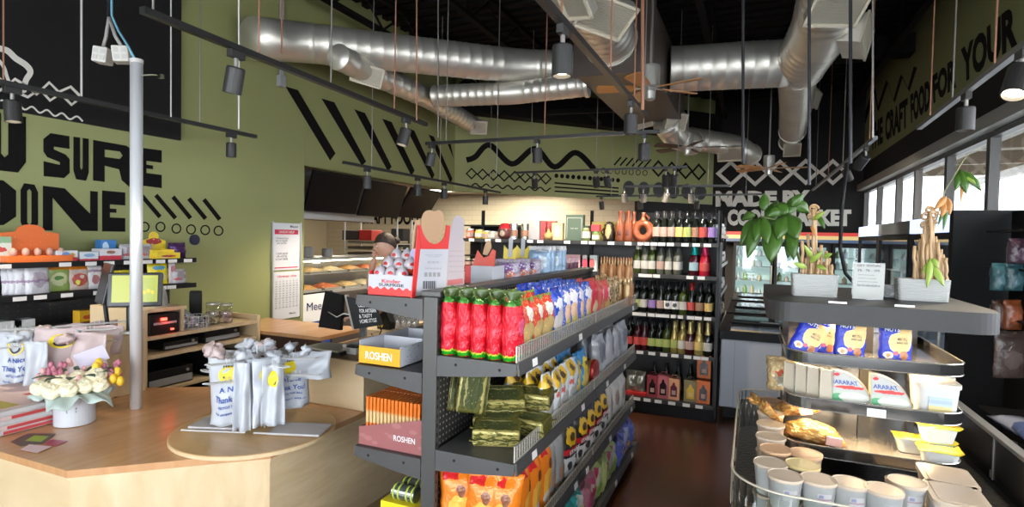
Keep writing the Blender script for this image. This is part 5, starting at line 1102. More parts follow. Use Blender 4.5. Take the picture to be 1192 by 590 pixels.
heart = pack('pk_red_heart', (.50, .10, .08), (('ell', .4, .65, .25, .2, (.7, .05, .08)), ('ell', .5, .28, .3, .15, (.45, .30, .08)), ('ell', .7, .6, .15, .12, (.68, .55, .45))), .25, .15)
goldb = pack('pk_gold_pasta', (.40, .28, .14), (('ell', .5, .75, .3, .1, (.6, .45, .25)),), .2, .2, .2, speck=(7, .35, (.10, .06, .03)))
kinds = {'d': bag('snack_bag', 'x', 'bag', .145, .235, .075, dog1, 21, wr=.009), 'b': bag('snack_bag', 'x', 'bag', .16, .25, .08, blue1, 22, wr=.009), 'w': bag('snack_bag', 'x', 'bag', .14, .245, .075, blue2, 23, wr=.009),
         'r': bag('snack_bag', 'x', 'bag', .15, .24, .06, red2, 24), 'h': bag('snack_bag', 'x', 'bag', .14, .225, .07, heart, 25), 'g': bag('snack_bag', 'x', 'bag', .13, .235, .07, goldb, 26, wr=.010)}
desc = {'d': 'red and brown snack bag with a pale mascot patch', 'b': 'deep blue crisp bag', 'w': 'blue and white crisp bag', 'r': 'plain dark red bag', 'h': 'red and gold biscuit bag', 'g': 'brown and gold pasta bag'}
seq = [('d', 2.13), ('d', 2.25), ('d', 2.38), ('b', 2.52), ('w', 2.66), ('w', 2.79), ('w', 2.91), ('w', 3.03), ('r', 3.19), ('h', 3.34), ('h', 3.49), ('g', 3.66), ('g', 3.82)]
cnt = {}
for k, (c, y_) in enumerate(seq):
    for row in (0, 1, 2):
        if row and c in 'rhg' and row > 1: continue
        cnt[(c, row)] = cnt.get((c, row), 0)+1
        kinds[c].put((-.86-.085*row, y_+.01*row, TZ[0]+.001), E90+.12*math.sin(k*2.3+row), '%s, %s %s row, top aisle shelf' % (desc[c], ORD[cnt[(c, row)]-1], ('front', 'middle', 'back')[row]), 'snack bags on the top aisle shelf', tilt=(.03*math.sin(k), .05*math.cos(k*1.7)), scale=1 if row else .97)
# jars/rabbit biscuits standing on the far upper part
rab = pack('pk_rabbit', (.42, .20, .08), (('ell', .5, .4, .3, .25, (.62, .42, .20)),), .25, .1, .2)
rb_ = thing('gift_figure', 'x', 'gift figure'); part('body', MB().lathe([(.001, 0), (.04, .0), (.048, .03), (.042, .07), (.030, .085), (.036, .11), (.028, .135), (.001, .145)], n=16), rab, rb_, local=True, smooth=True)
for s_ in (-1, 1): part('ear', MB().ball((.015*s_, 0, .152), (.011, .009, .016), 8, 8), rab, rb_, local=True, smooth=True)
part('bow', MB().ball((-.018, -.04, .085), (.02, .008, .012), 8, 6).ball((.018, -.04, .085), (.02, .008, .012), 8, 6), mat('bow_gold', (.6, .42, .22), .3, .5), rb_, local=True, smooth=True)
kr2 = Kind(rb_)
for row in (0, 1):
    for k, px in enumerate((703, 712.5, 722.5, 732)): p = P(px, 310, Y=4.08); kr2.put((p.x-.01*row, 4.04+.13*row, TZ[0]+.001), 0, 'tall brown gold foil gift figure with a bow, %s from left, %s row' % (ORD[k], ('front', 'rear')[row]), 'foil gift figures at the far shelf end', scale=(.72, .72, 2.05))
# second tier: bricks of halva in green gold foil, sunflower bags, blue bags, grey bags
gold = pack('pk_green_gold', (.115, .11, .025), (('ell', .5, .5, .4, .4, (.07, .085, .03)), ('band', .0, .13, (.42, .36, .12)), ('band', .9, 1, (.36, .32, .12)), ('ell', .5, .72, .35, .05, (.34, .30, .12))), .25, .10, .4, speck=(9, .16, (.30, .26, .09)), bump=.35)
halva = thing('foil_pack', 'x', 'foil pack'); hb = MB().grid(lambda u, v: ((u-.5)*.17*(1-.02*math.cos(v*6)), -.034*(max(0, 1-abs(2*u-1)**6))**.5, v*.125), 10, 10)
part('foil_body', MB().box(-.085, -.032, .012, .085, .032, .112), gold, halva, local=True, bev=.010)
part('end_seal', MB().grid(lambda u, v: ((u-.5)*.185, .03*math.sin(u*3.1), .112+.028*v), 10, 2), gold, halva, local=True, smooth=True, solid=.002); part('end_seal', MB().grid(lambda u, v: ((u-.5)*.185, .004*math.sin(u*20), .014-.016*v), 10, 2), gold, halva, local=True, smooth=True, solid=.002)
kh = Kind(halva); z2 = TZ[1]
def M_put(kd, M, lab, grp):
    if kd.used: r = dup(kd.p, (0, 0, 0)); 
    else: r = kd.p; kd.used = True
    r.matrix_world = M; r['label'] = lab; r['group'] = grp; return r
for k, (M, w_) in enumerate(((T(-.93, 2.04, z2+.030) @ R(.35) @ R(-1.35, 'X'), 'lying lowest at the near shelf end'), (T(-.99, 2.15, z2+.036) @ R(.2) @ R(-1.25, 'X'), 'lying second in the heap'), (T(-.97, 2.20, z2+.105) @ R(.5) @ R(-1.1, 'X'), 'tilted across the heap'),
                            (T(-1.06, 2.10, z2+.215) @ R(.55) @ R(.08, 'X') @ R(-1.45, 'Y') @ T(0, 0, -.06), 'standing upright against the pegboard'), (T(-.90, 2.30, z2+.115) @ R(.1) @ R(-1.3, 'X'), 'highest at the front of the heap'), (T(-.89, 2.20, z2+.036) @ R(-.1) @ R(-1.4, 'X'), 'lying behind the wire fence'))):
    M_put(kh, M @ Matrix.Scale(1.15, 4), 'green gold foil brick on the second aisle shelf, '+w_, 'green gold foil packs')
sun = pack('pk_sun_white', (.60, .62, .64), (('ell', .35, .80, .33, .18, (.66, .40, .02)), ('ell', .36, .80, .14, .08, (.10, .05, .02)), ('ell', .5, .30, .30, .12, (.34, .34, .33)), ('ell', .3, .52, .2, .06, (.62, .12, .10)), ('band', 0, .06, (.25, .35, .45))), .32, .08, speck=None)
blu = pack('pk_sun_blue', (.03, .22, .50), (('ell', .5, .35, .38, .24, (.60, .45, .10)), ('ell', .5, .68, .3, .16, (.70, .48, .03)), ('ell', .5, .68, .13, .07, (.08, .05, .02)), ('band', .9, 1, (.02, .2, .45))), .3, .10)
gry = pack('pk_grey_star', (.36, .37, .40), (('ell', .5, .6, .3, .2, (.20, .20, .24)), ('ell', .5, .3, .3, .12, (.50, .52, .56))), .3, .12, .2)
k2 = {'s': bag('seed_bag', 'x', 'bag', .14, .235, .07, sun, 31, wr=.01), 'b': bag('seed_bag', 'x', 'bag', .14, .24, .07, blu, 32, wr=.01), 'g': bag('seed_bag', 'x', 'bag', .17, .27, .08, gry, 33, wr=.01)}
d2_ = {'s': 'white seed bag with a yellow sunflower', 'b': 'blue seed bag with a yellow sunflower', 'g': 'grey patterned bag'}
seq2 = [('s', 2.42), ('s', 2.54), ('s', 2.66), ('s', 2.78), ('b', 2.90), ('b', 3.02), ('g', 3.40), ('g', 3.60), ('g', 3.82), ('g', 4.02)]; cnt = {}
for k, (c, y_) in enumerate(seq2):
    for row in (0, 1, 2):
        if c == 'g' and row == 2: continue
        cnt[(c, row)] = cnt.get((c, row), 0)+1
        k2[c].put((-.86-.085*row, y_+.02*math.sin(k*3+row), z2+.001), E90+.15*math.sin(k*1.9+row*2), '%s, %s %s row, second aisle shelf' % (d2_[c], ORD[cnt[(c, row)]-1], ('front', 'middle', 'back')[row]), 'seed bags on the second aisle shelf', tilt=(.03*math.sin(k), .10*math.cos(k*1.7)))
o = thing('red_tin', 'round red tin lying on the second aisle shelf by the joint', 'tin', (-.86, 3.19, z2)); part('tin_body', MB().lathe([(.001, 0), (.07, 0), (.075, .01), (.075, .05), (.07, .06), (.001, .062)], n=28).xf(T(-.88, 3.2, z2+.076) @ R(PI/2, 'Y')), mat('tin_red', (.35, .02, .02), .25, .3), o); part('tin_band', MB().lathe([(.0755, .02), (.077, .03), (.0755, .04)], n=28).xf(T(-.88, 3.2, z2+.076) @ R(PI/2, 'Y')), mat('tin_gold', (.4, .28, .08), .3, .7), o)
# third tier: orange bags, silver bags, black sunflower START bags, white
ora = pack('pk_orange', (.78, .20, .015), (('ell', .55, .35, .34, .25, (.85, .42, .06)), ('ell', .5, .18, .26, .10, (.70, .60, .48)), ('ell', .6, .66, .12, .07, (.20, .06, .02)), ('rect', .12, .80, .55, .90, (.62, .02, .02))), .25, .05, .1)
sil = pack('pk_silver', (.48, .47, .46), (('ell', .5, .25, .3, .12, (.60, .35, .25)), ('band', 0, .1, (.4, .25, .15))), .25, .08, .4)
stt = pack('pk_black_sun', (.025, .022, .022), (('ell', .5, .72, .38, .16, (.75, .45, .02)), ('ell', .5, .72, .17, .08, (.08, .03, .01)), ('rect', .06, .42, .94, .53, (.55, .02, .03)), ('band', 0, .36, (.62, .60, .60)), ('ell', .3, .2, .14, .08, (.03, .03, .03)), ('ell', .7, .12, .12, .06, (.03, .03, .03)), ('ell', .75, .3, .1, .05, (.03, .03, .03))), .28, .04)
k3 = {'o': bag('snack_bag', 'x', 'bag', .15, .30, .075, ora, 41, wr=.01), 's': bag('snack_bag', 'x', 'bag', .13, .27, .06, sil, 42, wr=.01),
      't': bag('seed_bag', 'x', 'bag', .155, .27, .08, stt, 43, face_text('START', .12, .118, .140, -.0475, inkw, off_=.04), wr=.004), 'w': bag('snack_bag', 'x', 'bag', .15, .26, .07, pack('pk_white_gold', (.55, .52, .50), (('ell', .5, .5, .3, .2, (.35, .25, .2)),), .3, .1), 44)}
d3_ = {'o': 'orange corn snack bag', 's': 'silver lined packet', 't': 'black sunflower seed bag with red band', 'w': 'whitish bag with brown print'}
seq3 = [('o', 2.01), ('o', 2.14), ('o', 2.27), ('o', 2.40), ('s', 2.53), ('s', 2.65), ('t', 2.82), ('t', 2.98), ('t', 3.16), ('t', 3.34), ('t', 3.52), ('w', 3.70), ('w', 3.88), ('w', 4.06)]; cnt = {}
for j, (x3, y3, r3) in enumerate(((-1.06, 2.00, .35), (-.955, 1.985, .12), (-.895, 2.00, .2))): k3['o'].put((x3, y3, TZ[2]+.001), r3, 'orange corn snack bag facing the near end, third aisle shelf, %s from post' % ORD[j], 'bags on the third aisle shelf', tilt=(-.10, .08*(j-1)))
for k, (c, y_) in enumerate(seq3):
    if y_ < 2.1: continue
    for row in (0, 1, 2):
        if c != 'o' and row == 2: continue
        if c == 't' and row > 1: continue
        cnt[(c, row)] = cnt.get((c, row), 0)+1
        k3[c].put((-.865-.085*row, y_+.01*math.sin(k*3+row), TZ[2]+.001), E90+(.12*math.sin(k*1.9+row*2) if c != 't' else -.15), '%s, %s %s row, third aisle shelf' % (d3_[c], ORD[cnt[(c, row)]-1], ('front', 'middle', 'back')[row]), 'bags on the third aisle shelf', tilt=(.04*math.sin(k), .06*math.cos(k*1.7)))
# bottom tier: teal, pink, green, blue bags
def pmul(n, base, its, sp=None): return pack(n, base, its, .3, .15, 0, sp)
k4 = [('teal and white bag', bag('snack_bag', 'x', 'bag', .16, .21, .10, pmul('pk_teal', (.01, .32, .30), (('ell', .5, .7, .3, .15, (.6, .6, .55)), ('ell', .6, .4, .2, .2, (.5, .55, .1)))), 51, wr=.015)), ('magenta printed bag', bag('snack_bag', 'x', 'bag', .15, .22, .10, pmul('pk_magenta', (.32, .12, .16), (('ell', .5, .5, .35, .25, (.45, .05, .15)), ('ell', .5, .55, .2, .08, (.65, .55, .5)))), 52, wr=.015)),
      ('yellow green bag with red print', bag('snack_bag', 'x', 'bag', .16, .22, .10, pmul('pk_lime', (.36, .42, .16), (('ell', .5, .55, .3, .2, (.50, .50, .38)), ('ell', .4, .7, .16, .1, (.42, .04, .10)), ('ell', .6, .25, .25, .12, (.20, .36, .05)))), 53, wr=.015)), ('violet blue bag with orange spots', bag('snack_bag', 'x', 'bag', .17, .20, .11, pmul('pk_violet', (.10, .13, .42), (('ell', .5, .6, .3, .2, (.36, .38, .60)), ('ell', .5, .2, .2, .1, (.65, .35, .1))), (7, .2, (.5, .3, .5))), 54, wr=.015))]
n_ = 0
for c, ys_ in ((0, (2.35, 2.52, 2.69, 2.84)), (1, (2.98, 3.10)), (2, (3.24, 3.38, 3.52, 3.64)), (3, (3.80, 3.94, 4.08, 4.19))):
    for j, y_ in enumerate(ys_):
        for row in (0, 1): k4[c][1].put((-.84-.13*row, y_, TZ[3]+.001), E90+.3*math.sin(n_+row), '%s, %s in the %s row, lowest aisle shelf' % (k4[c][0], ORD[j], ('front', 'rear')[row]), 'bags on the lowest aisle shelf', tilt=(.10*math.sin(n_), .12*math.cos(n_*2))); n_ += 1
# ------------------------------------------------------------------ left (far) side of the gondola
bw = mat('board_white', (.50, .50, .54), .55); kred = mat('display_red', (.68, .03, .025), .4); kraft = mat('kraft_board', (.48, .30, .17), .65)
kd = thing('egg_display_stand', 'red and white cardboard display of chocolate eggs on the gondola top shelf', 'display box', (-1.37, 2.1, 1.395)); Z0 = 1.396
xa, xb, ya, yb = -1.50, -1.275, 1.955, 2.28
part('tray_front', MB().box(xa, ya, Z0, xb, ya+.004, Z0+.085), bw, kd); part('tray_side', MB().box(xb-.004, ya+.004, Z0, xb, yb, Z0+.10), kred, kd); part('tray_side', MB().box(xa, ya+.004, Z0, xa+.004, yb, Z0+.10), kred, kd); part('tray_floor', MB().box(xa, ya+.004, Z0, xb, yb, Z0+.004), bw, kd)
part('red_wave', MB().prism([(xa, Z0)]+[(xa+(xb-xa)*k/24, Z0+.030+.006*math.sin(k*1.6)) for k in range(25)]+[(xb, Z0)], .0015, M=T(0, ya-.0016, 0)), kred, kd)
lettering('Kinder', [(xa+.07, ya-.002, Z0+.068), (xb-.06, ya-.002, Z0+.068), (xb-.06, ya-.002, Z0+.052), (xa+.07, ya-.002, Z0+.052)], kred, kd, .02); lettering('SURPRISE', [(xa+.055, ya-.002, Z0+.050), (xb-.045, ya-.002, Z0+.050), (xb-.045, ya-.002, Z0+.038), (xa+.055, ya-.002, Z0+.038)], ink, kd, .02)
# side wing with lilac print and scalloped edge, back board in white + red, kraft header
X = xb+.001
wing = [(ya, Z0), (ya+.30, Z0), (ya+.30, Z0+.36), (ya+.10, Z0+.36), (ya+.05, Z0+.25)]
MY = Matrix(((0, 1, 0, 0), (1, 0, 0, 0), (0, 0, 1, 0), (0, 0, 0, 1)))
lil = pack('pk_lilac_card', (.36, .34, .52), (), .5, speck=(6, .28, (.62, .58, .66)), bump=0)
part('lilac_wing', MB().prism([(xb-.085, Z0+.06)]+[(xb-.045+.042*math.cos(a), Z0+.165+.04*math.sin(a)) for a in [PI-PI*k/8 for k in range(9)]]+[(xb-.003, Z0+.06)], .003, M=T(0, ya+.10, 0)), lil, kd)
BX = -1.272
def bpx(pts, dx=0): return [(lambda q_: (q_.y, q_.z))(P(x, y, X=BX+dx)) for x, y in pts]
def board(name, pts, m, th=.004, dx=0): part(name, MB().prism(bpx(pts), th, M=T(BX+dx, 0, 0) @ MY), m, kd)
pkb_ = mat('board_pinkish', (.46, .40, .42), .5)
board('side_board', [(483, 345), (488.5, 290), (521, 290), (518, 337)], bw)
board('red_cutout', [(488.5, 289.7), (486.5, 262), (489, 262)]+catm([(489, 262), (492, 272), (498, 281), (505, 284), (511, 282), (516, 277), (518, 269), (519, 262)], 3)[1:]+[(523.5, 263), (521, 289.7)], kred)
board('red_edge', [(478, 348), (482.7, 345), (488.3, 289), (486, 262)], kred, dx=.0001)
board('kraft_header', catm([(497, 282), (492, 268), (491.5, 257), (495, 247), (501, 244.5), (506, 246), (511, 244.5), (516, 248), (517.5, 258), (515, 270), (510, 281)], 3), kraft, dx=-.006)
board('kraft_flap', [(482, 290), (486, 256), (491, 256), (490, 288)], kraft, dx=-.012)
board('pale_wing', [(518.5, 337), (521.5, 290), (526, 264), (541, 281), (540, 334)], pkb_, dx=-.004)
board('pale_header', [(524, 285), (528, 262)]+catm([(528, 262), (530, 254), (535, 251), (540, 254), (541.5, 261), (540, 285)], 3)[1:], pkb_, dx=-.010)
def btx(s, x0, x1, y0, y1, dx=.0006, m=None): lettering(s, [P(x, y, X=BX+.004+dx) for x, y in ((x0, y0), (x1, y0), (x1, y1), (x0, y1))], m or greyl, kd, .004)
btx('KEEP AWAY FROM HEAT\nstore in a dry place', 495, 515, 296, 299.5); btx('BEST BEFORE', 498, 511, 304, 306.5); btx('fold here and lock tab', 495, 514, 311, 313.5)
rn = random.Random(5); g = MB(); x = 492.5
while x < 508:
    w_ = rn.choice((.5, .8, 1.2)); q_ = [P(u, v, X=BX+.0048) for u, v in ((x, 327), (x+w_, 327), (x+w_, 336), (x, 336))]; g.quad(*q_); x += w_+.7
part('barcode', g, ink, kd)
for k in range(4): part('handling_mark', MB().quad(*[P(u, v, X=BX+.0048) for u, v in ((494+k*5, 317), (497.5+k*5, 317), (497.5+k*5, 322), (494+k*5, 322))]), greyl, kd)
for r_ in range(5): btx('nutrition facts  100 g  kcal fat', 523, 539, 291+6*r_, 293.5+6*r_, dx=-.0035)
part('printed_band', MB().quad(*[P(u, v, X=BX+.0008) for u, v in ((521, 326), (539, 324), (539, 330), (520.5, 332))]), mat('ink_salmon', (.5, .15, .15), .5), kd)
egw = pack('pk_egg_foil', (.56, .52, .55), (('band', 0, .38, (.66, .08, .03)), ('ell', .5, .62, .2, .1, (.55, .05, .05))), .25, .06, .15)
eggk = thing('chocolate_egg', 'x', 'chocolate egg'); part('foil_shell', MB().lathe([(.001, 0), (.012, .001), (.022, .014), (.026, .030), (.024, .046), (.016, .062), (.007, .069), (.001, .071)], n=18), egw, eggk, local=True, smooth=True); part('foil_twist', MB().lathe([(.001, .068), (.006, .070), (.003, .074), (.001, .075)], n=10), bw, eggk, local=True)
ek = Kind(eggk)
for r_ in range(3):
    for c in range(3): ek.put((xa+.035+.055*c+.004*r_, ya+.035+.055*r_, Z0+.045+.036*r_), .5*c, 'foil wrapped chocolate egg in the display, %s tier, %s from left' % (('front', 'middle', 'back')[r_], ORD[c]), 'chocolate eggs in the display', scale=1.1)
for j in range(2): ek.put((xa+.12+.05*j, ya+.12, Z0+.118), 1.0, 'foil wrapped chocolate egg lying on top of the egg tiers, '+('left one', 'right one')[j], 'chocolate eggs in the display', scale=1.2, tilt=(.2, 1.2))
part('egg_riser', MB().box(xa+.006, ya+.06, Z0+.005, xb-.006, ya+.115, Z0+.066).box(xa+.006, ya+.1151, Z0+.005, xb-.006, yb-.02, Z0+.094).box(xa+.006, ya+.006, Z0+.005, xb-.006, ya+.0599, Z0+.044), bw, kd)
# ROSHEN boxes
ryl = mat('tray_yellow', (.74, .36, .008), .45)
ry = thing('open_tray_box', 'yellow and white open cardboard tray with white capitals on the end shelf', 'box', (-1.44, 2.05, 1.096)); Z = 1.096; a0, a1, c0, c1 = -1.545, -1.335, 1.955, 2.33
part('front_panel', MB().box(a0, c0, Z, a1, c0+.003, Z+.077), ryl, ry); part('side_panel', MB().box(a1-.003, c0+.003, Z, a1, c1, Z+.085), pack('pk_tray_print', (.66, .67, .72), (('rect', 0, 0, 1, 1, (.66, .67, .72)),), .5, speck=(10, .25, (.4, .42, .5)), bump=0), ry); part('side_panel', MB().box(a0, c0+.003, Z, a0+.003, c1, Z+.10), bw, ry)
part('back_panel', MB().box(a0, c1-.003, Z, a1, c1, Z+.10), bw, ry); part('tray_floor', MB().box(a0, c0, Z, a1, c1, Z+.003), bw, ry); part('divider', MB().box(a0+.003, 2.13, Z+.003, a1-.003, 2.133, Z+.095), bw, ry)
lettering('ROSHEN', [(a0+.035, c0-.001, Z+.055), (a1-.04, c0-.001, Z+.055), (a1-.04, c0-.001, Z+.022), (a0+.035, c0-.001, Z+.022)], inkw, ry, .01)
o = thing('open_tray_box', 'second pale open tray box behind the yellow one with a navy lid', 'box', (-1.40, 2.5, 1.096)); part('tray', MB().box(-1.54, 2.36, 1.096, -1.26, 2.364, 1.19).box(-1.264, 2.364, 1.096, -1.26, 2.7, 1.19).box(-1.54, 2.364, 1.096, -1.536, 2.7, 1.19).box(-1.54, 2.7, 1.096, -1.26, 2.704, 1.22), bw, o); part('navy_lid', MB().box(-1.50, 2.45, 1.15, -1.27, 2.69, 1.165), mat('navy', (.01, .02, .10), .4), o)
rp = pack('pk_tray_pink', (.30, .10, .10), (), .45, .1, speck=(4, .3, (.36, .14, .13)), bump=0); Zp = .746
rp_ = thing('wafer_display', 'dusty pink display tray filled with orange wafer sticks', 'display box', (-1.4, 2.05, Zp)); a0, a1, c0, c1 = -1.54, -1.222, 1.955, 2.22
part('front_panel', MB().prism([(a0, Zp), (a1, Zp), (a1, Zp+.148), (a1-.04, Zp+.138), (a0, Zp+.075)], .003, M=T(0, c0, 0)), rp, rp_); part('side_panel', MB().box(a0, c0+.003, Zp, a0+.003, c1, Zp+.075), rp, rp_); part('back_panel', MB().box(a0, c1, Zp, a1, c1+.003, Zp+.20), rp, rp_); part('tray_floor', MB().box(a0+.003, c0+.003, Zp, a1, c1, Zp+.003), rp, rp_)
lettering('ROSHEN', [(-1.36, c0-.001, Zp+.066), (-1.255, c0-.001, Zp+.066), (-1.255, c0-.001, Zp+.042), (-1.36, c0-.001, Zp+.042)], inkw, rp_, .008)
wfm = pack('pk_wafer', (.74, .17, .015), (('band', .12, .70, (.70, .47, .22)), ('band', .34, .44, (.70, .16, .02))), .25, .10, .2)
wk = thing('wafer_stick', 'x', 'wafer stick'); part('wrapper', MB().box(-.055, -.007, 0, .055, .007, .20), wfm, wk, local=True, bev=.003); wkk = Kind(wk)
for r_ in range(2):
    for k in range(15): wkk.put((a0+.030+.0186*k, c0+.07+.115*r_, Zp+.006), E90, 'orange wafer stick in the pink display, %s from left, %s row' % (ORD[k], ('front', 'rear')[r_]), 'wafer sticks in the pink display', tilt=(0, .0))
cy_ = thing('tin_carton', 'yellow carton with round green tins on the lowest end shelf', 'carton', (-1.36, 2.1, .401)); part('carton', MB().box(-1.425, 1.96, .401, -1.225, 2.26, .52), pack('pk_carton_y', (.78, .62, .02), (('ell', .4, .4, .3, .2, (.3, .4, .1)),), .4, bump=0), cy_)
tinm = pack('pk_tin_g', (.20, .25, .18), (('col', .2, .3, (.45, .5, .1)), ('col', .7, .8, (.45, .5, .1))), .25, .0, .5, bump=0)
tk = thing('food_tin', 'x', 'tin'); part('can', MB().cyl((-.055, 0, .034), (.055, 0, .034), .033, n=24), mat('tin_green', (.28, .32, .28), .25, .8), tk, local=True, smooth=False)
rg = MB()
for x in (-.045, -.02, .02, .045): rg.cyl((x-.004, 0, .034), (x+.004, 0, .034), .0338, n=24)
part('lime_band', rg, mat('lime_band', (.42, .50, .06), .3), tk, local=True); tkk = Kind(tk)
for k in range(3): tkk.put((-1.325, 2.0+.07*k, .521), 0, 'green banded tin lying on the yellow carton, %s from the shelf end' % ORD[k], 'tins on the yellow carton')
# goods standing on the gondola top shelf further back (left side)
q = lambda px, X=-1.36: P(px, 320, X=X).y
rbx = thing('red_gift_box', 'red cardboard sweet display with a brown header behind the egg display', 'display box', (-1.36, 2.75, 1.396)); y_ = 2.72
def gpx(pts, yy): return [(lambda q_: (q_.x, q_.z))(P(x, y, Y=yy)) for x, y in pts]
g0, g1 = P(548, 320, Y=y_), P(573, 310, Y=y_); part('box', MB().box(g0.x, y_, 1.396, g1.x, y_+.16, g1.z), bw, rbx); part('red_column', MB().box(P(541, 320, Y=y_).x, y_, 1.396, g0.x-.001, y_+.16, g1.z), kred, rbx)
part('red_header', MB().prism(gpx([(549, 311), (556, 291), (559, 296), (563, 300), (569, 298), (573, 290), (577, 292), (575, 311)], y_+.02), .006, M=T(0, y_+.02, 0)), pack('pk_redorn', (.60, .06, .03), (), .4, speck=(8, .15, (.75, .15, .05)), bump=0), rbx)
part('kraft_header', MB().prism(gpx(catm([(562, 296), (564, 286), (568, 280), (571, 282), (571.5, 289), (567, 297)], 3), y_+.03), .004, M=T(0, y_+.03, 0)), kraft, rbx)
cv = pack('pk_candyviolet', (.42, .36, .44), (('ell', .4, .6, .3, .2, (.22, .10, .30)), ('ell', .6, .3, .2, .15, (.60, .20, .12))), .25, .2, .1, speck=(6, .25, (.66, .62, .66)))
kv = bag('sweet_bag', 'x', 'bag', .13, .125, .08, cv, 61, wr=.012)
for k in range(5): kv.put((-1.30-.07*(k % 2), 2.98+.09*k, 1.396), .4+.3*math.sin(k), 'lilac sweet bag on the gondola top shelf, %s from the egg display' % ORD[k], 'lilac sweet bags on the gondola top')
for k, y_ in enumerate((3.13, 3.33)):
    t = thing('paper_topper', 'yellow cardboard topper with a grey tab above the lilac bags, %s one' % ('left', 'right')[k], 'display card', (-1.33, y_, 1.396)); part('stem', MB().box(-1.355, y_, 1.396, -1.345, y_+.006, 1.52), white, t)
    part('yellow_card', MB().prism([(-1.40, 1.49), (-1.32, 1.49), (-1.305, 1.60), (-1.335, 1.575), (-1.37, 1.575), (-1.395, 1.60)], .004, M=T(0, y_, 0)), mat('card_yellow', (.62, .46, .03), .4), t); part('grey_tab', MB().prism([(-1.365, 1.53), (-1.340, 1.53), (-1.335, 1.64), (-1.347, 1.655), (-1.362, 1.64)], .003, M=T(0, y_-.004, 0)), mat('card_grey', (.40, .39, .40), .5), t)
fsh = pack('pk_fish', (.20, .30, .42), (('band', .84, 1, (.62, .60, .60)), ('ell', .5, .45, .3, .25, (.42, .48, .52)), ('ell', .4, .6, .15, .1, (.05, .15, .35))), .25, .15, .2)
kf = bag('fish_pack', 'x', 'bag', .16, .20, .03, fsh, 62)
for k, y_ in enumerate((3.50, 3.58, 3.74, 3.82)): kf.put((-1.30, y_, 1.396), .35, 'blue grey dried fish packet on the gondola top shelf, %s from the near end' % ORD[k], 'fish packets on the gondola top', tilt=(-.08, 0))
kp = bag('sweet_bag', 'x', 'bag', .12, .11, .07, pack('pk_darkgrape', (.10, .03, .06), (('band', .7, 1, (.55, .35, .40)),), .25, .1), 63)
for k in range(3): kp.put((-1.28, 3.93+.10*k, 1.396), .3, 'dark plum sweet bag with a pale top on the gondola top, %s of three' % ORD[k], 'plum sweet bags on the gondola top')
# ------------------------------------------------------------------ wine shelving across the aisle end
WY = 5.40; WXL, WXR = -2.89, -.285
ws = thing('wine_shelving', 'tall black shelving of wine bottles and jars across the end of the aisle', 'shelf', (-1.6, 5.6, 0))
ZW = [1.625, 1.325, .955, .59, .15]; XJ = [WXL, -1.59, WXR]
for x in (WXL, -1.60, WXR-.03): part('post', MB().box(x, 5.83, 0, x+.03, 5.86, 1.95), black, ws)
part('post', MB().box(WXR-.012, WY+.02, .05, WXR, WY+.05, 1.93), steelb, ws)
part('back_panel', MB().box(WXL, 5.865, 0, WXR, 5.875, 1.64), pg, ws); part('back_panel', MB().box(-1.10, 5.865, 1.641, WXR, 5.875, 1.93), pg, ws)
part('side_panel', MB().box(WXR+.001, 5.45, .0, WXR+.012, 5.86, 1.64), steelb, ws)
for i, z_ in enumerate(ZW):
    y_f = WY if i < 4 else WY-.03
    for a, b in ((XJ[0], XJ[1]), (XJ[1]+.002, XJ[2])):
        part('shelf_board', MB().box(a, y_f, z_-.02, b, 5.83, z_), steelb, ws); part('price_rail', MB().box(a, y_f-.009, z_-.030, b, y_f, z_+.006), steelb, ws)
    for px in ((549, 568, 580, 617, 629, 660, 680, 689, 711, 731, 746, 752, 761, 770, 780, 797, 810, 823), (748, 756, 765, 804, 817), (742, 750, 760, 769, 777, 787, 793, 806, 815, 826), (748, 762, 776, 789, 804, 815, 824), (746, 758, 771, 787, 804, 819))[i]:
        x = P(px, 300, Y=y_f).x; part('price_ticket', MB().box(x-.032, y_f-.0115, z_-.028, x+.032, y_f-.0095, z_+.002), tag_m, ws)
part('kick_plate', MB().box(WXL, WY, 0, WXR, WY+.02, .118), black, ws)
gd_ = mat('bottle_dark', (.008, .010, .008), .12); gg = mat('bottle_green', (.05, .07, .015), .14); gcl = mat('bottle_pale', (.11, .11, .085), .15); gbr = mat('bottle_brown', (.05, .018, .008), .15); ggold = mat('bottle_gold', (.42, .32, .10), .25, .4); grd = mat('bottle_red', (.42, .01, .03), .18); gtl = mat('bottle_claret', (.05, .005, .01), .12)
BORD = [(.001, 0), (.034, 0), (.037, .006), (.037, .175), (.033, .195), (.0165, .222), (.0145, .235)]; BCAP = [(.0150, .233), (.0155, .300), (.001, .302)]
FLUT = [(.001, 0), (.032, 0), (.035, .006), (.035, .14), (.024, .19), (.0145, .235)]
CHAM = [(.001, 0), (.040, 0), (.043, .008), (.043, .13), (.034, .18), (.018, .225)]; CCAP = [(.030, .195), (.019, .230), (.018, .295), (.019, .305), (.001, .312)]
BK = {}
def bottle(x, y_, z_, glassm, labm, capm, lab, grp, shape='b', lz=(.05, .13), sc_=1.0):
    key = (glassm.name, labm.name, capm.name, shape, lz)
    if key not in BK:
        t = thing('wine_bottle', 'x', 'bottle'); pr, cp = {'b': (BORD, BCAP), 'f': (FLUT, BCAP), 'c': (CHAM, CCAP)}[shape]; r = pr[2][0]+.0008
        part('bottle_glass', MB().lathe(pr, n=18), glassm, t, local=True, smooth=True); part('capsule', MB().lathe(cp, n=16), capm, t, local=True, smooth=True)
        part('label_wrap', MB().lathe([(r, lz[0]), (r, lz[1])], n=16, a0=-PI+.3, a1=-.3), labm, t, local=True, smooth=True); BK[key] = Kind(t)
    return BK[key].put((x, y_, z_+.0005), 0, lab, grp, scale=sc_)
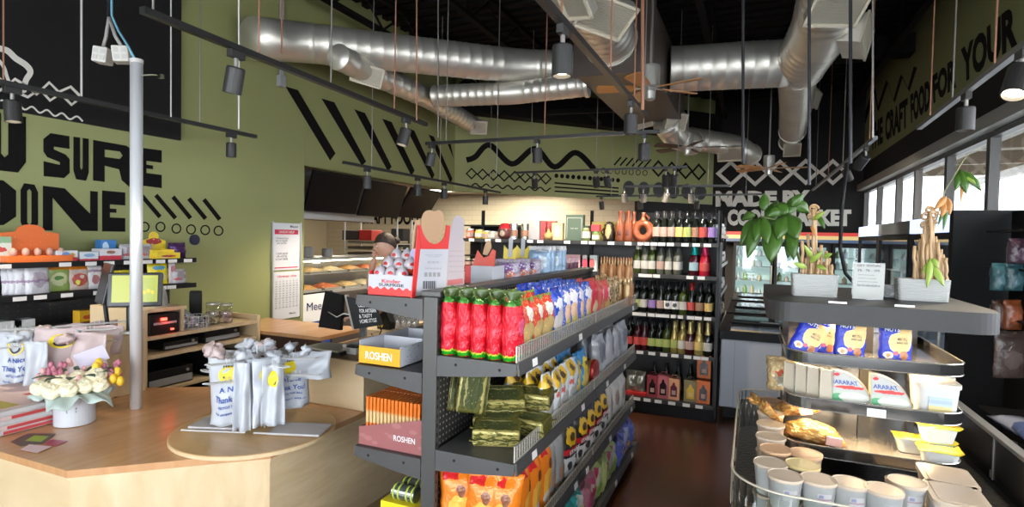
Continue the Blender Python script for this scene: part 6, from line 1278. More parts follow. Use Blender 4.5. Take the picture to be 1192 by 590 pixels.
lw = mat('label_white', (.52, .50, .46), .5); lpk = mat('label_pinkish', (.42, .28, .24), .5); lgo = mat('label_gold', (.62, .46, .14), .4); lgr = mat('label_green', (.36, .42, .12), .5); lrd = mat('label_red', (.50, .06, .05), .5); lpu = mat('label_purple', (.26, .16, .42), .5); lbw = pack('label_ink', (.66, .64, .64), (('ell', .5, .5, .3, .25, (.05, .05, .06)),), .5, .15, bump=0); lye = mat('label_yellow', (.60, .42, .14), .5); llb = mat('label_blue', (.30, .45, .50), .5); lbr = mat('label_brown', (.30, .16, .10), .5)
cbk = mat('cap_black', (.012, .012, .014), .3); cte = mat('cap_teal', (.0, .42, .38), .3, .3); cpi = mat('cap_pink', (.62, .02, .10), .3, .3); cgo = mat('cap_gold', (.62, .48, .20), .3, .6); crd = mat('cap_red', (.4, .02, .02), .3, .3); cpa = mat('cap_pale', (.55, .5, .40), .35)
rows = {0: [(763.5, gd_, lpk, cbk, 'dark bottle with a rose grey label'), (772, gd_, lpk, cbk, 'dark bottle with a rose brown label'), (781, gd_, lpk, cbk, 'dark bottle with a dusky label'), (790.3, gd_, lgo, cbk, 'dark bottle with a gold label'), (799.3, gd_, lgr, cbk, 'dark bottle with a green label'), (808.6, gd_, lbr, cbk, 'dark bottle with a brown label'), (817.8, gd_, lrd, cbk, 'dark bottle with a red label'), (828, gd_, lpu, cbk, 'dark bottle with a purple label')],
        1: [(742, gg, lw, cpa, 'green bottle with a white label'), (750.8, gcl, lw, cbk, 'pale bottle with a white label'), (759, gg, lw, cpa, 'short green bottle with a low pale label'), (769, gcl, lpk, cbk, 'pale bottle with a square rose label'), (778.5, gcl, lw, cbk, 'tall pale bottle with a white label'), (788.5, gcl, lw, cbk, 'clear bottle with a wide white label'), (808, gtl, llb, cte, 'dark bottle with a teal capsule and blue label'), (820, grd, lrd, cpi, 'red bottle with a bright pink capsule')],
        2: [(742, gd_, lgr, cbk, 'dark bottle with a dull green label'), (750.5, gd_, lw, cbk, 'dark bottle with a white label'), (760.5, gd_, lpu, cbk, 'dark bottle with a lilac label'), (770, gd_, lpk, cbk, 'dark bottle with a pink label'), (779, gd_, lbw, cbk, 'dark bottle with an ink drawing label'), (787.5, gd_, lbw, cbk, 'dark bottle with a white figure label'), (796.5, gg, lw, cbk, 'green bottle with a cream label'), (806, gd_, lrd, crd, 'dark bottle with a red label'), (816, gd_, lbr, cbk, 'nearly black bottle with a thin brown label'), (826.5, gd_, lye, cbk, 'dark bottle with a yellow label')],
        3: [(735, gd_, lrd, cbk, 'dark bottle with a dim red label'), (744.5, gtl, lrd, cbk, 'claret bottle with a red label'), (752.5, gtl, lrd, cbk, 'claret bottle with a wide red label'), (761, gd_, lgr, cbk, 'black bottle with a lime line label'), (770, gd_, lgr, cbk, 'black bottle with a grey green label'), (778.5, gg, lgr, cbk, 'green bottle with a green label'), (787.5, ggold, lgr, cgo, 'golden bottle with a pale green label'), (796.5, ggold, lw, cgo, 'golden bottle with a cream label'), (806, gtl, lpk, cgo, 'sparkling bottle with gold foil and a rose label'), (816.5, ggold, lgo, cgo, 'sparkling bottle with gold foil and a gold label'), (826.5, gd_, lw, cgo, 'dark sparkling bottle with gold foil and pale label')]}
sn = ['top wine shelf', 'second wine shelf', 'third wine shelf', 'fourth wine shelf']
for r_, L in rows.items():
    for k, (px, gm_, lm_, cm_, lab) in enumerate(L):
        sh_ = 'c' if (cm_ in (cgo,) and k > 7) or cm_ in (cte, cpi) else 'f' if (k+r_) % 4 == 1 else 'b'
        x = P(px, 300, Y=WY+.07).x
        for d in (0, 1):
            bottle(x+.006*d, WY+.065+.105*d, ZW[r_], gm_, lm_, cm_, lab+', %s of the %s' % (('front', 'behind it')[d] if False else ('front row', 'second row')[d], sn[r_]), 'bottles on the '+sn[r_], sh_, (.05, .125) if r_ else (.06, .15))
# pottery bottles, jug, tins and boxes on the top shelf
terr = mat('terracotta', (.19, .05, .02), .3); terd = mat('terracotta_dark', (.10, .025, .015), .3)
pb = thing('pottery_bottle', 'x', 'bottle'); part('body', MB().lathe([(.001, 0), (.038, 0), (.043, .02), (.043, .15), (.030, .19), (.018, .22), (.018, .27), (.024, .285), (.018, .30), (.001, .305)], n=20), terr, pb, local=True, smooth=True); part('crest', MB().ball((0, -.042, .09), (.018, .006, .030), 10, 8), terd, pb, local=True, smooth=True); pbk = Kind(pb)
for k, px in enumerate((721.5, 727, 731, 735.5)): p = P(px, 300, Y=WY+.08); pbk.put((p.x, WY+.06+.07*(k % 2), ZW[0]+.001), 0, 'brown pottery bottle with a crest on the top shelf, %s from the left' % ORD[k], 'brown pottery bottles')
p = P(748.5, 270, Y=WY+.09); jg = thing('pottery_jug', 'orange brown ring shaped pottery jug with a hole through it', 'jug', (p.x, WY+.09, ZW[0]))
g = MB().grid(lambda u, v: Vector((p.x, WY+.09, ZW[0]+.112))+Vector(((.070+.036*math.cos(2*PI*v))*math.cos(2*PI*u), .034*math.sin(2*PI*v), (.074+.036*math.cos(2*PI*v))*math.sin(2*PI*u)*1.0)), 28, 12, True); part('ring_body', g, mat('terracotta_orange', (.27, .07, .025), .3), jg, smooth=True)
part('neck', MB().lathe([(.04, 0), (.020, .03), (.015, .07), (.02, .085), (.001, .085)], (p.x, WY+.09, ZW[0]+.205), 16), mat('terracotta_orange', (.27, .07, .025), .3), jg, smooth=True); part('handle', MB().tube([(p.x+.04, WY+.09, ZW[0]+.20), (p.x+.055, WY+.09, ZW[0]+.24), (p.x+.02, WY+.09, ZW[0]+.265)], .008), terr, jg, smooth=True); part('foot', MB().lathe([(.001, 0), (.05, 0), (.05, .012), (.001, .013)], (p.x, WY+.09, ZW[0]+.0005), 20), terr, jg)
def top(px, y_=WY+.09): return P(px, 270, Y=y_).x
t = thing('ornate_jar', 'dark ornate lidded jar with a golden figure on the top shelf', 'jar', (top(709), WY+.09, ZW[0])); part('jar_body', MB().lathe([(.001, 0), (.05, 0), (.058, .03), (.058, .10), (.045, .15), (.05, .165), (.03, .19), (.001, .20)], (top(709), WY+.09, ZW[0]+.001), 22), pack('pk_ornate', (.03, .02, .015), (('ell', .5, .5, .25, .35, (.40, .30, .14)),), .25, .1, .3), t, smooth=True); part('side_handle', MB().tube([(top(709)-.05, WY+.09, ZW[0]+.13), (top(709)-.08, WY+.09, ZW[0]+.10), (top(709)-.055, WY+.09, ZW[0]+.05)], .007), gbr, t, smooth=True)
b_ = carton('gift_box', 'dark green gift box with a pale outlined panel on the top shelf', 'box', .185, .07, .265, mat('box_green', (.065, .10, .065), .4), lambda r: (part('panel_line', MB().box(-.078, -.0362, .03, -.074, -.0352, .23).box(.074, -.0362, .03, .078, -.0352, .23).box(-.078, -.0362, .23, .078, -.0352, .234), offw, r, local=True), lettering('GIFT SET', [(-.04, -.0365, .13), (.04, -.0365, .13), (.04, -.0365, .12), (-.04, -.0365, .12)], offw, r, .0, True))); b_.put((top(668.5), WY+.12, ZW[0]+.001))
gdj = lambda n, lab, r, h, body, cap: jar_kind(n, lab, r, h, body, lw, cap)
for nm, px, r, h, body, cap, lab in (('olive_jar', 683, .042, .155, mat('jar_olive', (.16, .20, .07), .2), mat('cap_olive', (.03, .06, .02), .3), 'tall jar of green olives with a dark lid on the top shelf'), ('olive_jar', 694, .038, .10, mat('jar_olive', (.16, .20, .07), .2), mat('cap_green', (.12, .25, .06), .3), 'short jar of olives with a green lid under the red tin')):
    gdj(nm, lab, r, h, body, cap).put((top(px), WY+.08, ZW[0]+.001))
carton('red_tin_box', 'red lidded tin stacked upon the short olive jar', 'tin', .085, .07, .065, mat('tin_crimson', (.45, .02, .03), .35)).put((top(694), WY+.08, ZW[0]+.102))
carton('gold_card_box', 'olive gold box lying behind the dark green gift box', 'box', .35, .06, .20, mat('gold_card', (.28, .22, .05), .5)).put((top(705), WY+.24, ZW[0]+.001))
carton('peach_box', 'peach coloured box with a silver figure on the top shelf', 'box', .115, .06, .18, pack('pk_peach', (.66, .42, .22), (('ell', .5, .5, .25, .35, (.50, .48, .46)),), .4, bump=0)).put((top(649.5), WY+.09, ZW[0]+.001))
for px, r, h, m_, lab in ((598, .042, .17, mat('tin_silver', (.55, .55, .56), .25, .8), 'tall silver tin, left one of two on the top shelf'), (611, .040, .17, mat('tin_bronze', (.45, .42, .30), .25, .8), 'tall silver gold tin, right one of two on the top shelf')):
    t = thing('tea_tin', lab, 'tin', (top(px), WY+.09, ZW[0])); part('tin_body', MB().lathe([(.001, 0), (r, 0), (r, h*.86), (r*.98, h*.87), (r*1.02, h*.88), (r*1.02, h), (.001, h)], (top(px), WY+.09, ZW[0]+.001), 22), m_, t); part('tin_band', MB().lathe([(r+.001, h*.2), (r+.001, h*.6)], (top(px), WY+.09, ZW[0]+.001), 22), lbr, t, smooth=True)
t = thing('red_tin', 'ornate round red and black tin standing on the top shelf', 'tin', (top(588), WY+.09, ZW[0])); part('tin_body', MB().lathe([(.001, 0), (.055, 0), (.078, .04), (.078, .10), (.05, .15), (.001, .155)], (top(588), WY+.09, ZW[0]+.001), 22), pack('pk_ornate_red', (.10, .03, .03), (('band', .72, 1, (.55, .03, .04)), ('ell', .5, .4, .2, .2, (.5, .4, .3))), .3, .1, .2), t, smooth=True); part('lid', MB().lathe([(.05, 0), (.055, .008), (.03, .02), (.001, .022)], (top(588), WY+.09, ZW[0]+.152), 20), mat('cap_redgloss', (.5, .02, .03), .25), t, smooth=True)
carton('glass_gift_box', 'clear windowed gift box with glasses on the top shelf', 'box', .12, .07, .20, mat('box_glassy', (.42, .38, .38), .25, .3)).put((top(623), WY+.09, ZW[0]+.001)); carton('red_gift_box', 'dark red gift box beside the round bellied bottle', 'box', .06, .07, .20, mat('box_red', (.30, .05, .05), .4)).put((top(633), WY+.10, ZW[0]+.001))
t = thing('cognac_bottle', 'round bellied bottle with a red brown box around it on top shelf', 'bottle', (top(640), WY+.07, ZW[0])); part('bottle_glass', MB().lathe([(.001, 0), (.035, 0), (.048, .03), (.045, .06), (.016, .09), (.014, .12)], (top(640), WY+.05, ZW[0]+.001), 20), mat('cognac', (.42, .30, .12), .15), t, smooth=True); part('stopper', MB().lathe([(.018, .12), (.018, .15), (.001, .15)], (top(640), WY+.05, ZW[0]+.001), 14), mat('box_red', (.30, .05, .05), .4), t); part('box_back', MB().box(top(640)-.05, WY+.105, ZW[0]+.001, top(640)+.06, WY+.15, ZW[0]+.20), mat('box_red', (.30, .05, .05), .4), t)
# jars and packs at the left, top shelf and the one below it
jl = [('jar_tomato', 547, .048, .11, mat('jar_red', (.50, .12, .08), .2)), ('jar_honey', 558, .052, .10, mat('jar_honey', (.62, .42, .08), .2)), ('jar_honey', 566, .045, .09, mat('jar_honey', (.62, .42, .08), .2)), ('jar_pale', 573, .05, .085, mat('jar_pale', (.45, .44, .32), .2)), ('jar_pale', 580, .045, .08, mat('jar_pale', (.45, .44, .32), .2))]
for k, (n_, px, r, h, m_) in enumerate(jl): jar_kind('preserve_jar', 'small lidded preserve jar at the left of the top shelf, %s from left' % ORD[k], r, h, m_, lw if k % 2 else lpk, brushed if k != 1 else cgo).put((top(px), WY+.10, ZW[0]+.001))
for k, px in enumerate((545, 553, 585, 592, 598)): jar_kind('small_jar', 'small dark jar on the second shelf at the left, %s from left' % ORD[k], .036, .08, gbr, lpk, brushed).put((P(px, 300, Y=WY+.1).x, WY+.10, ZW[1]+.001))
for k, px in enumerate((668, 682, 690)): carton('tea_carton', 'pink and white carton above the rabbits on the second shelf, %s from left' % ORD[k], 'box', .10 if k else .2, .06, .16, pack('pk_teac%d' % k, ((.60, .30, .30), (.62, .50, .48), (.60, .62, .58))[k], (('ell', .5, .5, .3, .3, ((.66, .5, .5), (.55, .05, .10), (.6, .1, .1))[k]),), .4, bump=0)).put((P(px, 300, Y=WY+.1).x, WY+.10, ZW[1]+.001))
# boxed bottles on the lowest shelf
for k, (px, c, h, w_) in enumerate(((759, (.26, .03, .04), .21, .105), (771.5, (.50, .12, .14), .22, .11), (784, (.72, .35, .18), .20, .105), (803.5, (.22, .18, .08), .20, .12), (818.5, (.66, .16, .04), .21, .12))):
    wm = ('dark red', 'rose pink', 'peach', 'clear windowed golden', 'bright orange')[k]
    t = thing('boxed_bottle', '%s gift box with a bottle shaped window on the lowest shelf' % wm, 'box', (P(px, 455, Y=WY).x, WY+.02, ZW[4])); x = P(px, 455, Y=WY+.02).x; z_ = ZW[4]+.001
    part('carton', MB().box(x-w_/2, WY+.03, z_, x+w_/2, WY+.12, z_+h), mat('giftbox_%d' % k, c, .4), t, bev=.002)
    part('window', MB().prism([(x+.5*w_*.7*a, z_+b*h) for a, b in ((-.8, .15), (.8, .15), (.8, .6), (.35, .7), (.2, .82), (-.2, .82), (-.35, .7), (-.8, .6))], .002, M=T(0, WY+.0275, 0)), (mat('win_dark', (.02, .008, .008), .2), mat('win_dark', (.02, .008, .008), .2), mat('win_wine', (.10, .01, .03), .2), mat('win_honey', (.62, .40, .04), .2), mat('win_dark', (.02, .008, .008), .2))[k], t)
    part('label', MB().box(x-.018, WY+.0262, z_+.05, x+.018, WY+.0272, z_+.09), lpk if k != 3 else lgo, t); part('handle_loop', MB().tube([(x-.03, WY+.075, z_+h), (x-.02, WY+.075, z_+h+.025), (x+.02, WY+.075, z_+h+.025), (x+.03, WY+.075, z_+h)], .004, 6), mat('giftbox_%d' % k, c, .4), t, smooth=True)
    if k == 4:
        t2 = dup(t, (t.location.x, WY+.02, ZW[4]+.235), 0, 'orange gift box stacked over another orange box at the shelf end')
for k, px in enumerate((735, 745)): bag('foil_bag', 'silver foil bag on a red tray on the lowest wine shelf, '+('left', 'right')[k], 'bag', .11, .20, .07, mat('foil_bag_silver', (.35, .34, .28), .22, .7), 71+k).put((P(px, 440, Y=WY+.06).x, WY+.07, ZW[4]+.035))
o = part('red_tray', MB().box(P(728, 455, Y=WY).x, WY+.01, ZW[4]+.001, P(752, 455, Y=WY).x, WY+.13, ZW[4]+.034), mat('tray_red', (.45, .02, .02), .35), bev=.004); tag(o, 'red tray under the silver foil bags on the lowest wine shelf', 'tray')
for k in range(4): bottle(-.95-.16*k if False else P(762+14*k, 430, Y=WY+.25).x, WY+.24, ZW[4], gd_, lbr, cbk, 'dark bottle behind the gift boxes, %s from left' % ORD[k], 'bottles behind the gift boxes')

# ------------------------------------------------------------------ tall black rack behind, chest freezers
tr = thing('side_rack', 'tall black wire rack of jars standing behind the wine shelving, seen end on', 'rack', (-.56, 7.4, 0))
for y_ in (6.3, 7.6, 8.9): part('post', MB().box(-.40, y_, 0, -.37, y_+.03, 2.0), black, tr); part('post', MB().box(-.80, y_, 0, -.77, y_+.03, 2.0), black, tr)
part('back_panel', MB().box(-.60, 6.33, .1, -.59, 8.9, 1.95), black, tr)
for z_ in (.2, .62, 1.0, 1.36, 1.72): part('shelf_board', MB().box(-.58, 6.33, z_-.02, -.345, 8.93, z_), steelb, tr); part('price_rail', MB().box(-.344, 6.33, z_-.03, -.338, 8.93, z_+.01), brushed, tr)
rnd = random.Random(12); cc = [mat('rk%d' % i, c, .35) for i, c in enumerate(((.10, .14, .05), (.35, .10, .04), (.45, .42, .38), (.5, .3, .08), (.06, .05, .05), (.30, .33, .36)))]
rj = [jar_kind('rack_jar', 'x', .038, .13, m_, lw, brushed) for m_ in cc]
for i, z_ in enumerate((.2, .62, 1.0, 1.36, 1.72)):
    for k in range(9): rj[(i*2+k*3+rnd.randrange(3)) % 6].put((-.40, 6.42+.27*k, z_+.001), 0, 'jar on the tall black rack, %s level up, %s from near end' % (ORD[i], ORD[k]), 'jars on the tall black rack', scale=rnd.uniform(.9, 1.3))
fw = mat('freezer_white', (.50, .52, .57), .35); frb = mat('freezer_rim', (.006, .006, .007), .5, spec=.25)
def freezer(y0, y1, lab, x0=-.25, x1=.62):
    t = thing('chest_freezer', lab, 'freezer', ((x0+x1)/2, (y0+y1)/2, 0)); h = .74
    part('cabinet', MB().box(x0, y0, .10, x1, y1, h), fw, t, bev=.012); part('plinth', MB().box(x0+.03, y0+.03, 0, x1-.03, y1-.03, .099), black, t)
    r = MB(); o_ = .01
    for a, b, c, d in ((x0-o_, y0-o_, x1+o_, y0+.055), (x0-o_, y1-.055, x1+o_, y1+o_), (x0-o_, y0+.055, x0+.055, y1-.055), (x1-.055, y0+.055, x1+o_, y1-.055)): r.box(a, b, h+.001, c, d, h+.075)
    part('rim', r, frb, t); ym = (y0+y1)/2
    part('inner_liner', MB().box(x0+.056, y0+.056, h-.03, x1-.056, y1-.056, h+.001), mat('freezer_inside', (.10, .10, .11), .4), t)
    for k, (a, b) in enumerate(((y0+.06, ym), (ym-.03, y1-.06))):
        z_ = h+.06+.012*k; part('glass_lid', MB().box(x0+.06, a, z_, x1-.06, b, z_+.005), clear('lid_glass', (.6, .65, .68), .04), t); f = MB()
        for q_ in ((x0+.05, a-.01, x1-.05, a+.015), (x0+.05, b-.015, x1-.05, b+.01), (x0+.05, a, x0+.075, b), (x1-.075, a, x1-.05, b)): f.box(q_[0], q_[1], z_-.003, q_[2], q_[3], z_+.010)
        part('lid_frame', f, frb, t); part('lid_handle', MB().box((x0+x1)/2-.09, a+.03, z_+.011, (x0+x1)/2+.09, a+.05, z_+.022), greyl, t, bev=.003)
    part('side_seam', MB().box(x0+.12, y0-.0015, .12, x0+.124, y0, h-.02), greyl, t)
    rn = random.Random(int(y0*10)); g = mat('frozen_packs', (.45, .42, .38), .4, var=.5, vscale=12)
    for k in range(3): part('frozen_goods', MB().box(x0+.08+.25*k, y0+.1, h+.002, x0+.28+.25*k, y1-.12, h+.012+.01*k), g, t)
freezer(5.60, 6.95, 'white chest freezer with black rim beside the wine shelf, nearest one'); freezer(7.15, 8.5, 'second white chest freezer in the row along the aisle'); freezer(8.7, 10.0, 'third chest freezer, furthest in the row along the aisle')

# ------------------------------------------------------------------ fridges along the right wall and at the back wall
blu_e = mat('fridge_header_glow', (.6, .65, .8), .4, emit=(.50, .62, .95), es=1.15); inn = mat('fridge_liner_glow', (.55, .62, .68), .5, emit=(.55, .75, .95), es=1.3); fgl = clear('fridge_glass', (.90, .95, .97), .10)  # inn: the liner itself glows, standing in for lamps inside the fridge
inv = mat('fridge_liner_glow_violet', (.45, .40, .75), .5, emit=(.45, .40, .95), es=1.3)  # violet liner with the same interior light put into its material
ybs = [P(px, 255, X=1.32).y for px in (1108.5, 1059, 1022.5, 1000)]
fgs = [mat('fr_%d' % i, c, .4) for i, c in enumerate(((.20, .30, .10), (.50, .42, .32), (.45, .10, .08), (.55, .55, .58), (.12, .18, .35)))]
for k in range(3):
    a, b = ybs[k]+.01, ybs[k+1]-.01; t = thing('glass_fridge', 'black glass door fridge along the right wall with %s header, %s one' % (('a pale blue lit', 'an unlit grey', 'a pale blue lit')[k], ('nearest', 'middle', 'furthest')[k]), 'fridge', (1.6, (a+b)/2, 0))
    x0, x1 = 1.32, 1.88; part('cabinet', MB().box(x1-.03, a, .0, x1, b, 1.88).box(x0+.05, a, 0, x1-.031, a+.04, 1.88).box(x0+.05, b-.04, 0, x1-.031, b, 1.88).box(x0+.05, a+.041, 1.84, x1-.031, b-.041, 1.88).box(x0+.05, a+.041, 0, x1-.031, b-.041, .15), black, t)
    part('lit_header' if k != 1 else 'header', MB().box(x0, a, 1.755, x0+.049, b, 1.88), blu_e if k != 1 else mat('header_grey', (.12, .14, .16), .4), t, bev=.004)
    part('liner', MB().box(x1-.05, a+.045, .16, x1-.032, b-.045, 1.82), inn if k != 1 else inv, t)
    f = MB()
    for q_ in ((a, .10, a+.05, 1.75), (b-.05, .10, b, 1.75)): f.box(x0, q_[0], q_[1], x0+.04, q_[2], q_[3])
    f.box(x0, a+.051, .10, x0+.04, b-.051, .16).box(x0, a+.051, 1.70, x0+.04, b-.051, 1.75); part('door_frame', f, black, t); part('door_glass', MB().box(x0+.015, a+.05, .16, x0+.02, b-.05, 1.70), fgl, t)
    part('door_handle', MB().cyl((x0-.03, a+.07, .8), (x0-.03, a+.07, 1.4), .012), brushed, t); f = MB()
    for j, z_ in enumerate((.45, .8, 1.1, 1.38)): part('wire_shelf', MB().box(x0+.09, a+.05, z_-.012, x1-.06, b-.05, z_), mat('shelf_white', (.5, .54, .58), .4), t)
    rn = random.Random(k)
    for j, z_ in enumerate((.8, 1.1, 1.38)):
        n = int((b-a-.2)/.17)
        for i in range(n):
            if rn.random() < .25: continue
            yy = a+.14+.17*i; o = part('chilled_pack', MB().box(x0+.15, yy-.06, z_+.001, x0+.32, yy+.06, z_+rn.uniform(.05, .18)), fgs[rn.randrange(5)], bev=.01)
            tag(o, 'chilled pack in the %s right wall fridge, %s shelf, %s from the near side' % (('nearest', 'middle', 'furthest')[k], ('lower', 'middle', 'upper')[j], ORD[i]), 'pack', 'chilled packs in the right fridges')
l = area_ = None
ep = setting('wall_fridge_end', MB().box(1.30, ybs[0]-.10, 0, RXW-.005, ybs[0]-.02, 1.905), black)
t = thing('black_screen_panel', 'black panel cabinet continuing the fridge row towards the camera at the right', 'cabinet', (1.6, 4.4, 0)); yS = 3.0
part('cabinet_top', MB().box(1.62, yS, 1.86, RXW-.01, ybs[0]-.12, 1.895), black, t); part('cabinet_face', MB().box(1.62, yS, .0, 1.65, ybs[0]-.12, 1.859), black, t)
# back coolers under the red and yellow stripe
hd = thing('cooler_header', 'header board with red, yellow and navy stripes over the back coolers', 'sign', (.8, 12.1, 1.6)); xl, xr = P(842, 275, Y=12.1).x, 1.88
za, zb_, zc, zd = [P(950, y, Y=12.1).z for y in (270.6, 274.6, 279, 282.4)]
part('backing', MB().box(xl, 12.11, zd-.02, xr, 12.65, za), black, hd)
for nm, u, v, c in (('red_stripe', za, zb_, (.62, .03, .02)), ('yellow_stripe', zb_, zc, (.75, .55, .22)), ('navy_stripe', zc, zd, (.05, .10, .20))): part(nm, MB().box(xl, 12.10, v, xr, 12.109, u), mat(nm, c, .4, emit=c, es=.25), hd)
xs = [P(px, 300, Y=12.1).x for px in (853, 901, 935, 968, 1004)]; coolg = mat('cooler_liner_glow', (.30, .36, .33), .5, emit=(.5, .65, .6), es=.6)  # cooler light is put into the back liner as emission, no lamp inside
for k in range(4):
    a, b = xs[k]+.01, xs[k+1]-.01; t = thing('glass_cooler', 'upright glass door cooler at the back wall, %s from the left' % ORD[k], 'fridge', ((a+b)/2, 12.3, 0)); zt = zd-.03
    part('cabinet', MB().box(a, 12.6, 0, b, 12.65, zt).box(a, 12.14, 0, a+.03, 12.599, zt).box(b-.03, 12.14, 0, b, 12.599, zt).box(a+.031, 12.14, zt-.03, b-.031, 12.599, zt).box(a+.031, 12.14, 0, b-.031, 12.599, .15), black, t)
    part('liner', MB().box(a+.035, 12.57, .16, b-.035, 12.599, zt-.04), coolg, t); f = MB().box(a, 12.10, .08, a+.05, 12.135, zt).box(b-.05, 12.10, .08, b, 12.135, zt).box(a+.051, 12.10, .08, b-.051, 12.135, .15).box(a+.051, 12.10, zt-.06, b-.051, 12.135, zt); part('door_frame', f, black, t)
    part('door_glass', MB().box(a+.05, 12.115, .15, b-.05, 12.12, zt-.06), fgl, t); part('door_handle', MB().cyl((b-.03, 12.07, .7), (b-.03, 12.07, 1.2), .012), brushed, t)
    rn = random.Random(k+40)
    for j, z_ in enumerate((.35, .62, .89, 1.16, 1.38)):
        part('wire_shelf', MB().box(a+.04, 12.16, z_-.012, b-.04, 12.56, z_), mat('shelf_white', (.5, .54, .58), .4), t)
        n = max(2, int((b-a-.12)/.13))
        for i in range(n):
            xx = a+.10+.13*i
            if xx > b-.08: break
            m_ = [fw, fgs[3], mat('milk', (.62, .66, .66), .4), fgs[0], fgs[1]][rn.randrange(5)]; h = rn.uniform(.10, .18)
            o = part('drink_bottle', MB().lathe([(.001, 0), (.04, 0), (.042, .01), (.042, h*.65), (.018, h*.85), (.018, h), (.001, h)], (xx, 12.24, z_+.001), 12), m_, smooth=True); tag(o, 'bottle in the %s back cooler, %s shelf up, %s across' % (ORD[k], ORD[j], ORD[i]), 'bottle', 'bottles in the back coolers')
# dark rack with hanging goods at the right edge
hr = thing('hanging_rack', 'black rack with hook arms and hanging packets at the right picture edge', 'rack', (1.5, 3.7, 0)); part('back_panel', MB().box(1.58, 3.02, .1, 1.60, 3.8, 1.80), black, hr); part('base', MB().box(1.2, 3.02, 0, 1.60, 3.8, .45), black, hr, bev=.01)
for z_ in (1.735, 1.55, 1.31, .80, .62): part('shelf_board', MB().box(1.14, 3.1, z_-.008, 1.58, 3.75, z_), black, hr)
for k, (px, py, w_, h, c, lab) in enumerate(((1164, 322, .09, .13, (.02, .07, .08), 'teal packet hanging on the dark rack at the right, left one'), (1180, 322, .09, .13, (.02, .06, .07), 'teal packet hanging on the dark rack at the right, second one'), (1178, 366, .09, .14, (.14, .035, .01), 'orange packet hanging on the dark rack at the right'), (1163, 365, .08, .13, (.06, .03, .02), 'dark packet hanging left of the orange one'),
                                          (1175, 412, .16, .22, (.05, .033, .027), 'large brownish clear bag hanging low on the dark rack'), (1184, 292, .09, .12, (.04, .02, .03), 'plum packet hanging highest on the dark rack'))):
    p = P(px, py, Y=3.35); bag('hanging_packet', lab, 'bag', w_, h, .05, pack('pk_hang%d' % k, c, (('ell', .5, .4, .3, .2, tuple(min(1, v*1.6+.02) for v in c)),), .3, .12), 80+k).put((p.x, 3.35, p.z-h/2), .5)
for k, (px, py, c) in enumerate(((1150, 505, (.10, .14, .30)), (1140, 497, (.35, .36, .42)), (1160, 525, (.03, .07, .28)), (1178, 520, (.28, .30, .38)), (1150, 520, (.02, .05, .22)))):
    p = P(px, py, Y=3.3); zz = .625 if py > 510 else .802
    p = P(px, py, Z=zz+.03); bag('blue_packet', 'flat blue grey packet lying on the low right rack shelf, %s' % ('furthest left', 'pale one behind', 'deep blue in front', 'pale one at right', 'dark one between')[k], 'bag', .14, .18, .05, mat('pkb%d' % k, c, .3), 90+k).put((max(p.x, 1.16), p.y, zz+.03), .3*k, tilt=(-1.45, 0))
# ------------------------------------------------------------------ refrigerated island in the foreground, right
isl = thing('cheese_island', 'refrigerated island with black top board and three chrome edged tiers of cheese', 'display case', (.4, 2.4, 0))
bk2 = mat('island_black', (.022, .021, .020), .35); edge = mat('tier_edge', (.16, .155, .15), .12, .9); trimc = mat('tier_trim', (.75, .72, .66), .2, .8); edgeb = mat('tier_edge_black', (.03, .03, .03), .3)
def rrect(x0, y0, x1, y1, r, n=8, rb=None):
    o = []; rb = r if rb is None else rb
    for cx_, cy_, a0, rr in ((x1-r, y0+r, -PI/2, r), (x1-rb, y1-rb, 0, rb), (x0+rb, y1-rb, PI/2, rb), (x0+r, y0+r, PI, r)):
        for k in range(n+1): a = a0+PI/2*k/n; o.append((cx_+rr*math.cos(a), cy_+rr*math.sin(a)))
    return o
top_m = mat('board_charcoal', (.034, .033, .032), .5, var=.15, vscale=5, spec=.35)
tb = rrect(.055, 2.22, .745, 3.12, .09, rb=.02)
part('top_board', MB().prism(tb, .070, M=T(0, 0, 1.37) @ XYZ), top_m, isl, bev=.003)
part('case_body', MB().box(-.04, 1.66, .08, .93, 3.4, .77), bk2, isl, bev=.01); part('plinth', MB().box(0, 1.72, 0, .9, 3.36, .079), black, isl)
part('deck', MB().box(-.03, 1.68, .771, .82, 3.0, .782), mat('deck_dark', (.05, .048, .045), .3, .4, bump=.4, bscale=60), isl)
deckz = .783
